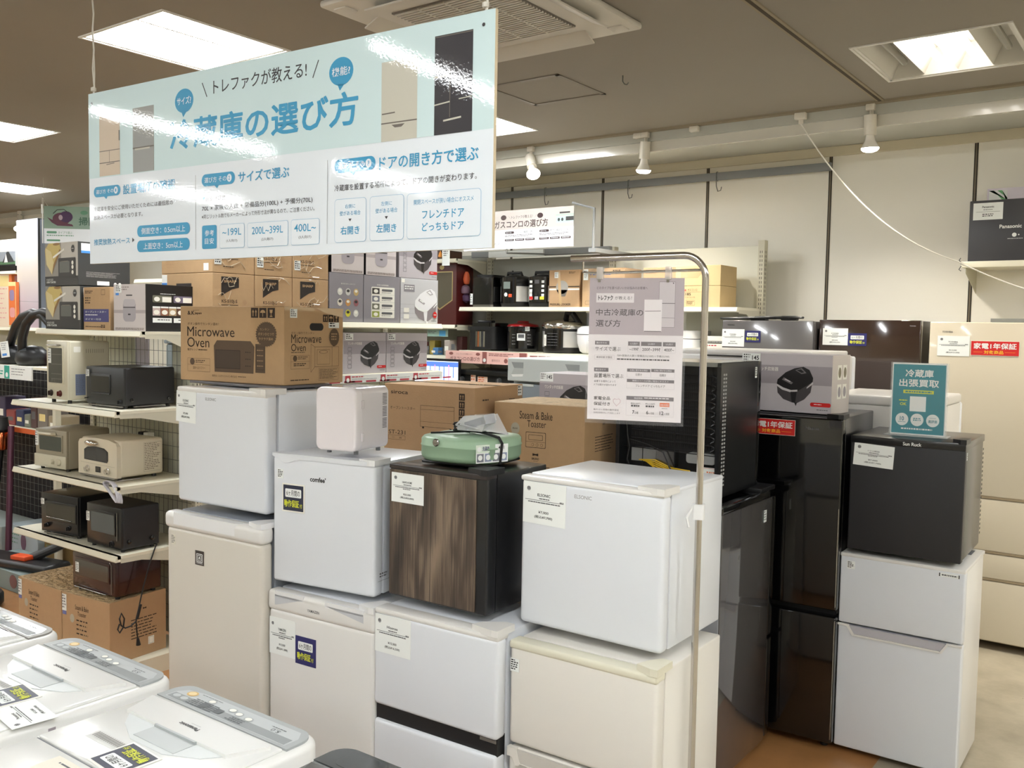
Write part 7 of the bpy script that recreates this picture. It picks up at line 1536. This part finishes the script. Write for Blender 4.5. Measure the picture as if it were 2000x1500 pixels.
g = G(); g.tube([(-10.9, 5.5, 2.83), (-8.9, 5.5, 2.83)], .012, PIPE, 8); g.tube([(-10.9, 5.5, 2.83), (-10.9, 5.5, 3.2)], .01, PIPE, 6); g.tube([(-8.9, 5.5, 2.83), (-8.9, 5.5, 3.0)], .01, PIPE, 6); tag(g.build('garment_rail'), 'thin steel rail behind the black bags at far left', 'rail')
# green vacuum guide banner
t = thing('hanging_banner', 'green vacuum cleaner guide banner half behind the main banner at left', 'banner', (-8.53, 4.30, 2.483), 40); t.scale = (.6, .6, .68)
g = G(); g.box(0, 0, 0, 1.9, .006, .50, GBW); g.F((0, 0, 0)); g.rect(0, .20, 1.9, .50, M('banner_sage', (138, 160, 146), .12, coat=.6), 1)
VP_ = M('vacuum_purple', (74, 50, 84), .2, coat=.5); VP2 = M('vacuum_plum', (96, 58, 74), .2, coat=.5)
g.ell(.26, .33, .13, .085, VP2, 2); g.ell(.33, .36, .10, .075, VP_, 3); g.poly([(.05, .35), (.12, .32), (.2, .3), (.42, .26), (.44, .235), (.2, .24), (.12, .28)], VP2, 3); g.ell(.25, .35, .03, .035, M('vacuum_shine', (170, 150, 160), .2), 4); g.tube([(.14, -.002, .40), (.2, -.002, .45), (.3, -.002, .46), (.36, -.002, .42)], .005, BLACK_P, 6)
g.ell(.60, .42, .055, .028, GREENP, 2); g.tx('掃除機の選び方', .52, .25, 1.5, .36, M('banner_green_ink', (58, 96, 78), .3), 2, .02); g.rr(.04, .135, .19, .165, .014, GREENP, 1); g.tx('タイプで選ぶ', .21, .13, .42, .165, GREENP, 1); g.bars(.04, .09, .45, .115, 1, GREENP, 1, ragged=0, dash=16); g.rr(.04, .03, .24, .055, .01, GREENP, 1)
g.build('banner_board', t, smooth=0)
g = G(); g.tube([(-.02, 0, .0), (-.02, 0, .5)], .008, W_SOFT, 6); g.box(-.035, -.01, .40, -.01, .01, .52, W_SOFT)
for dx_ in (0, .08): g.tube([(-.02 + dx_ * (1 - i / 16), 0, .5 + i * .007) for i in range(17)], .004, ROPE, 5)
for q in range(24): g.lathe([(.004, 0), (.007, .005), (.004, .01)], (-.02 + .002 * (q % 2), 0, .5 + q * .0046), ROPE, 6)
for dx_ in (0, .9): g.tube([(dx_, 0, .5), (dx_, 0, .5 + (CEIL_Z - 2.823) / .68 )], .004, ROPE, 5)
g.build('hanging_chain', t)

# vacuum display table with label strip
t = thing('display_rack', 'display rack with white label strip carrying vacuum cleaners at the left edge', 'shelf', (0, 0, 0))
g = G(); g.box(-8.3, 3.30, 1.42, -6.40, 3.60, 1.44, SHELFM); g.box(-8.3, 3.285, 1.34, -6.72, 3.295, 1.44, CARD); g.F((-8.3, 3.2845, 1.34)); TL = M('rail_teal', (40, 160, 140), .5)
g.rect(1.17, .002, 1.25, .098, TL, 1); g.ell(1.21, .03, .02, .018, CARD, 2); g.bars(1.05, .02, 1.15, .06, 2, TL, 1, ragged=0, dash=2); g.bars(1.28, .02, 1.5, .08, 3, INKL, 1, fill=.3); g.bars(.2, .02, .9, .08, 3, TL, 1, fill=.3)
g.build('top_shelf', t, smooth=0)
g = G(); g.box(-8.3, 3.30, .96, -6.45, 3.6, .98, SHELFM); g.box(-8.3, 3.29, .95, -6.5, 3.30, .985, M('orange_edge', (196, 92, 44), .5)); g.build('middle_shelf', t, smooth=0)
g = G()
for i in range(22): g.tube([(-8.3, 3.68, .1 + i * .06), (-6.42, 3.68, .1 + i * .06)], .002, WIRE, 4)
for i in range(30): g.tube([(-8.3 + i * .065, 3.685, .05), (-8.3 + i * .065, 3.685, 1.42)], .002, WIRE, 4)
g.build('wire_back', t)
for xx in (-6.46, -8.3): g = G(); g.box(xx, 3.30, 0, xx + .04, 3.34, 1.44, SHELFS); g.build('leg', t, smooth=0)
g = G(); g.box(-8.3, 3.70, .05, -6.42, 3.72, 1.42, M('dark_hanging_cloth', (34, 32, 34), .9)); g.build('back_cloth', t, smooth=0)
for i, (x, lb) in enumerate(((-7.30, 'black canister vacuum with thick curved hose and price card, left edge'), (-6.98, 'black canister vacuum with second curved hose, beside the first at left'))):
    t = thing('vacuum_cleaner', lb, 'vacuum cleaner', (x, 3.42, 1.441))
    g = G(); g.lathe([(.0, 0), (.11, .005), (.13, .04), (.12, .10), (.07, .14), (0, .15)], (0, 0, 0), BLACK_P, 24, sx=1.2, sy=.85); g.lathe([(.06, .1), (.062, .14), (.03, .16), (0, .162)], (.02, -.04, -.03), DKGREY, 20); g.build('canister', t, smooth=50)
    g = G(); P = [[(-.05, 0, .06), (.05, -.03, .17), (.2, -.06, .29), (.35, -.08, .36), (.5, -.08, .39), (.65, -.08, .37), (.76, -.06, .28)], [(-.02, -.05, .0 + .03), (-.01, -.07, .12), (.02, -.08, .21), (.10, -.09, .31), (.2, -.09, .37), (.33, -.08, .395), (.48, -.06, .37)]][i]
    g.tube(P, .032, BLACK_P, 14)
    g.build('hose', t)
    if i == 0: g = G(); plate(g, (.10, -.12, .05), (1, 0, .1), (-.25, 0, 1), .13, .12, CARD); g.bars(.015, .05, .11, .11, 4, INKL, 1); g.rect(.02, .012, .09, .03, M('tag_blue', (70, 140, 220)), 1); g.build('price_tag', t, smooth=0)
for i, (x, c, lb) in enumerate(((-6.86, (190, 70, 96), 'magenta soft item peeking between hose and cream oven'), (-7.0, (130, 150, 190), 'pale blue soft item behind the second hose'), (-6.72, (40, 38, 42), 'dark bundled item behind the tall cream oven'))):
    g = G(); g.lathe([(0, 0), (.06, .01), (.07, .05), (.04, .10), (0, .12)], (x, 3.52, 1.441), M('soft_item_%d' % i, c, .7), 16, sx=1.1, sy=.8); tag(g.build('soft_goods'), lb, 'goods')
# stick vacuums standing below
for i, (x, lean, c, lb) in enumerate(((-7.36, .10, DKGREY, 'dark grey stick vacuum leaning on the rack, leftmost'), (-6.80, -.14, M('plum_metal', (80, 44, 60), .3, metal=.5), 'plum and black stick vacuum leaning beside the toaster shelving'), (-7.08, .02, BLACK_P, 'black stick vacuum with copper cylinder and orange button'))):
    t = thing('stick_vacuum', lb, 'vacuum cleaner', (x, 3.14, 0)); g = G(); g.tube([(0, 0, .06), (lean * .5, .05, .55), (lean, .10, 1.0)], .022, c, 12); g.build('tube', t)
    g = G(); g.box(-.13, -.09, .0, .13, .05, .06, BLACK_P, bev=.02); g.box(-.06, -.06, .05, .02, .0, .085, M('orange_button', (220, 84, 40), .4) if i != 1 else DKGREY, bev=.008); g.build('floor_head', t)
    if i == 2:
        g = G(); g.lathe([(.05, 0), (.055, .01), (.055, .12), (.05, .13)], (lean, .08, .82), M('copper_shine', (200, 110, 70), .2, metal=1), 20); g.lathe([(.045, .13), (.06, .15), (.05, .24), (0, .25)], (lean, .08, .82), BLACK_P, 20); g.build('dust_cup', t)
        g = G(); g.lathe([(.018, 0), (.018, .02)], (lean - .05, .02, .86), M('orange_button', (220, 84, 40)), 12); g.build('button', t)
# boxes and goods on the lower rack, and on the floor
rnd = random.Random(4)
pal = [((84, 60, 56), 'brown-red'), ((120, 112, 104), 'grey'), ((150, 136, 110), 'sand'), ((60, 54, 80), 'violet'), ((140, 60, 56), 'red'), ((52, 60, 92), 'navy'), ((120, 124, 110), 'olive grey')]
n_ = 0
for zz in (.981,):
    x = -7.75
    while x < -6.55:
        w_ = .07 + rnd.random() * .09; h = .08 + rnd.random() * .16; c, cn = pal[n_ % 7]
        g = G(); g.box(x, 3.36, zz, x + w_, 3.52, zz + h, M('rack_goods_' + cn.replace(' ', '_').replace('-', '_'), c, .6), bev=.008); g.F((x, 3.3595, zz)); g.rect(w_ * .2, h * .3, w_ * .8, h * .55, [CARDW, INKG, TY][n_ % 3], 1)
        tag(g.build('rack_item', smooth=0), '%s packaged accessory, %s along the middle rack shelf at left' % (cn, ['first', 'second', 'third', 'fourth', 'fifth', 'sixth', 'seventh', 'eighth', 'ninth', 'tenth', 'eleventh', 'twelfth', 'thirteenth'][n_]), 'package', 'accessories on the middle rack shelf'); x += w_ + .012; n_ += 1
for i, (x, y, w_, d_, h, c, lb) in enumerate(((-8.0, 3.30, .75, .3, .20, (150, 160, 158), 'pale mint carton on the floor at lower left'), (-7.2, 3.34, .42, .26, .23, (176, 190, 196), 'pale blue carton with oval print on the floor at lower left'), (-6.72, 3.36, .36, .26, .20, (122, 102, 60), 'ochre carton on the floor behind the platform'), (-7.65, 3.76, .5, .3, .5, (140, 128, 108), 'tan carton stacked behind the stick vacuums'))):
    t = thing('carton', lb, 'box', (x, y, 0)); g = G(); g.box(0, 0, 0, w_, d_, h, M('floor_carton_%d' % i, c, .6), bev=.004); g.F((0, -.0005, 0)); g.ell(w_ * .5, h * .5, w_ * .1, h * .28, M('dusky_print', (110, 84, 104), .5), 1); g.bars(w_ * .08, h * .3, w_ * .35, h * .7, 3, GREENP, 1, fill=.3); g.build('carton_body', t, smooth=0)
g = G(); g.box(-6.64, 3.30, .245, -6.2, 3.34, .265, M('purple_bar', (64, 40, 84), .3)); tag(g.build('purple_case', smooth=0), 'thin purple case above the pale blue carton at lower left', 'case')
# purple bottles glimpsed between the ovens and things behind the wire back
for i, x in enumerate((-5.80, -5.72, -5.64)):
    g = G(); g.lathe([(.028, 0), (.03, .08), (.022, .10), (.012, .115), (.012, .13), (0, .13)], (x + .1, 3.28, .839), M('violet_bottle', (84, 74, 100), .15, coat=.5), 16); g.F((x + .1 - .022, 3.2495, .85)); g.rect(0, 0, .044, .045, CARDW, 1)
    g1(tag(g.build('bottle'), 'violet bottle with white label behind the greige toaster oven, ' + ['left', 'middle', 'right'][i] + ' of three', 'bottle', 'violet bottles on the third shelf'))
for i, x in enumerate((-5.36, -5.30)):
    g = G(); g.box(x, 3.28, .839, x + .045, 3.33, 1.085, [INK, CARDW][i], bev=.004); g1(tag(g.build('small_box', smooth=0), ['black', 'white'][i] + ' slim box peeking over the warm white oven', 'box'))
g = G(); g.box(-5.85, 3.395, 1.50, -5.42, 3.40, 1.72, M('lilac_panel', (206, 200, 214), .4)); g.F((-5.85, 3.3945, 1.50)); g.poly([(.03, .1), (.06, .3), (.12, .3), (.14, .05), (.08, .0)], DKGREY, 1)
g.build('hung_panel', bpy.data.objects['shelving_unit'], smooth=0)['label'] = 'lilac white panel behind the wire back'
t = thing('shelving_unit', 'grey-green boxes shelf seen through the wire back of the toaster shelving', 'shelf', (0, 0, 0)); shelf_board(t, -6.9, -4.95, 4.2, 4.6, 1.36, side_arm=False); shelf_board(t, -6.9, -4.95, 4.2, 4.6, 2.12, side_arm=False); upright(t, -6.88, 4.6, 2.2); upright(t, -4.97, 4.6, 2.2)
g = G(); g.box(-6.9, 4.62, .1, -4.95, 4.63, 2.2, PEG); g.build('back_board', t, smooth=0)
for i, (x, h, c, lb) in enumerate(((-6.55, .25, (118, 128, 130), 'grey-green tub behind the toaster shelving'), (-5.76, .24, (104, 116, 124), 'blue-grey lidded container seen above the black printed carton'), (-5.3, .32, (150, 152, 150), 'pale grey crate behind the uprights of the toaster shelving'))):
    g = G(); g.box(x, 4.25, 1.362, x + .42, 4.55, 1.362 + h, M('tub_%d' % i, c, .4), bev=.02); g.box(x - .01, 4.24, 1.362 + h, x + .43, 4.56, 1.362 + h + .03, M('tub_%d' % i, c), bev=.01); tag(g.build('storage_tub'), lb, 'container')
for i, (x, c, lb) in enumerate(((-6.35, (104, 118, 122), 'grey-blue flat bag under the maroon-topped shelf'),)):
    g = G(); g.lathe([(0, 0), (.3, .01), (.32, .06), (.2, .14), (0, .16)], (x + .85, 4.4, 2.12 - .2), M('bag_cloth', c, .6), 24, sx=1.1, sy=.5);
    g.box(x + .70, 4.3, 1.665, x + 1.0, 4.5, 1.93, M('bag_cloth', c)); tag(g.build('folded_bag'), lb, 'bag')
g = G(); g.lathe([(0, 0), (.12, .0), (.13, .06), (.0, .10)], (-5.55, 4.4, 2.122), M('dark_red_item', (84, 14, 28), .4), 20); tag(g.build('dark_red_bowl'), 'dark red round item just under the bottom edge of the main banner at left', 'bowl')

t = thing('carton', 'low pale mint carton on the floor just beyond the leftmost washing machine', 'box', (-6.75, 2.86, 0), 0)
g = G(); g.box(0, 0, 0, .95, .34, .13, M('mint_carton', (128, 142, 140), .6), bev=.004); g.F((0, -.0005, 0)); g.ell(.62, .07, .05, .045, VP2, 1); g.bars(.1, .03, .45, .1, 3, GREENP, 1, fill=.3); g.build('carton_body', t, smooth=0)
t = thing('floor_cleaner', 'black floor cleaner head with orange catch lying on the pale mint carton at lower left', 'vacuum cleaner', (-6.3, 2.95, .131), 12)
g = G(); g.box(-.42, -.09, 0, .40, .12, .055, BLACK_P, bev=.024, seg=4); g.build('cleaner_head', t); g = G(); g.box(.02, -.05, .055, .16, .03, .085, M('orange_button', (220, 84, 40)), bev=.008); g.build('catch', t); g = G(); g.tube([(.1, .03, .05), (.3, .08, .14), (.5, .12, .24)], .03, DKGREY, 12); g.build('swivel_neck', t)
t = thing('floor_cleaner', 'flat black robot cleaner on the floor at the lower left edge', 'vacuum cleaner', (-6.0, 2.55, 0), 0)
g = G(); g.lathe([(.16, .01), (.175, .02), (.175, .07), (.165, .085), (0, .088)], (0, 0, 0), BLACK_P, 36); g.build('robot_body', t, smooth=40)
g = G(); g.lathe([(.03, 0), (.03, .012)], (.1, 0, 0), BLACK_P, 12); g.lathe([(.03, 0), (.03, .012)], (-.1, 0, 0), BLACK_P, 12); g.build('wheels', t)

# ================================================================== parts of parts: what sits on a door, lid or body belongs to it
NEST = {'price_tag': ('door', 'glass_door', 'lid', 'carton_body'), 'warranty_sticker': ('door', 'lid'), 'maker_lettering': ('door', 'door_cap', 'top_cover'), 'emblem': ('door',),
        'spec_label': ('door', 'carton_body'), 'door_grip': ('door',), 'wood_panel': ('door',), 'grip_recess': ('door_cap',), 'series_label': ('door',), 'door_edge_trim': ('door',), 'barcode_label': ('carton_body',),
        'packing_tape': ('carton_body',), 'tag_strip': ('carton_body',), 'oven_rack': ('glass_door',), 'door_handle': ('glass_door', 'front_panel'), 'window_trim': ('glass_door',), 'lid_grip': ('lid',), 'filter_vent': ('lid',),
        'lid_handle': ('lid',), 'side_vent': ('cabinet', 'cooler_body'), 'energy_label': ('cabinet',), 'side_label': ('body',), 'side_mark': ('body',), 'side_cap': ('body',), 'divider': ('diffuser',), 'lit_bulb_face': ('bulb',), 'oven_window': ('front_panel',),
        'mode_plate': ('front_panel',), 'handle_slot': ('cabinet',), 'control_panel': ('pot_body',), 'product_label': ('folded_tub',), 'knob': ('front_panel', 'stove_body')}
def zmid(o):
    z = [c[2] for c in o.bound_box]; return (min(z) + max(z)) / 2 + o.location.z
for root in [o for o in bpy.data.objects if o.parent is None and o.type == 'EMPTY']:
    kids = list(root.children)
    for c in kids:
        key = c.name.split('.')[0]
        if key not in NEST or c.children: continue
        done = False
        for tgt in NEST[key]:
            cand = [k for k in kids if k.name.split('.')[0] == tgt and k is not c and k.location.length < 1e-6 and k.type == 'MESH']
            if not cand: continue
            z = zmid(c); cand.sort(key=lambda k: abs(zmid(k) - z) - (max(v[2] for v in k.bound_box) - min(v[2] for v in k.bound_box)) / 2)
            c.parent = cand[0]; done = True; break
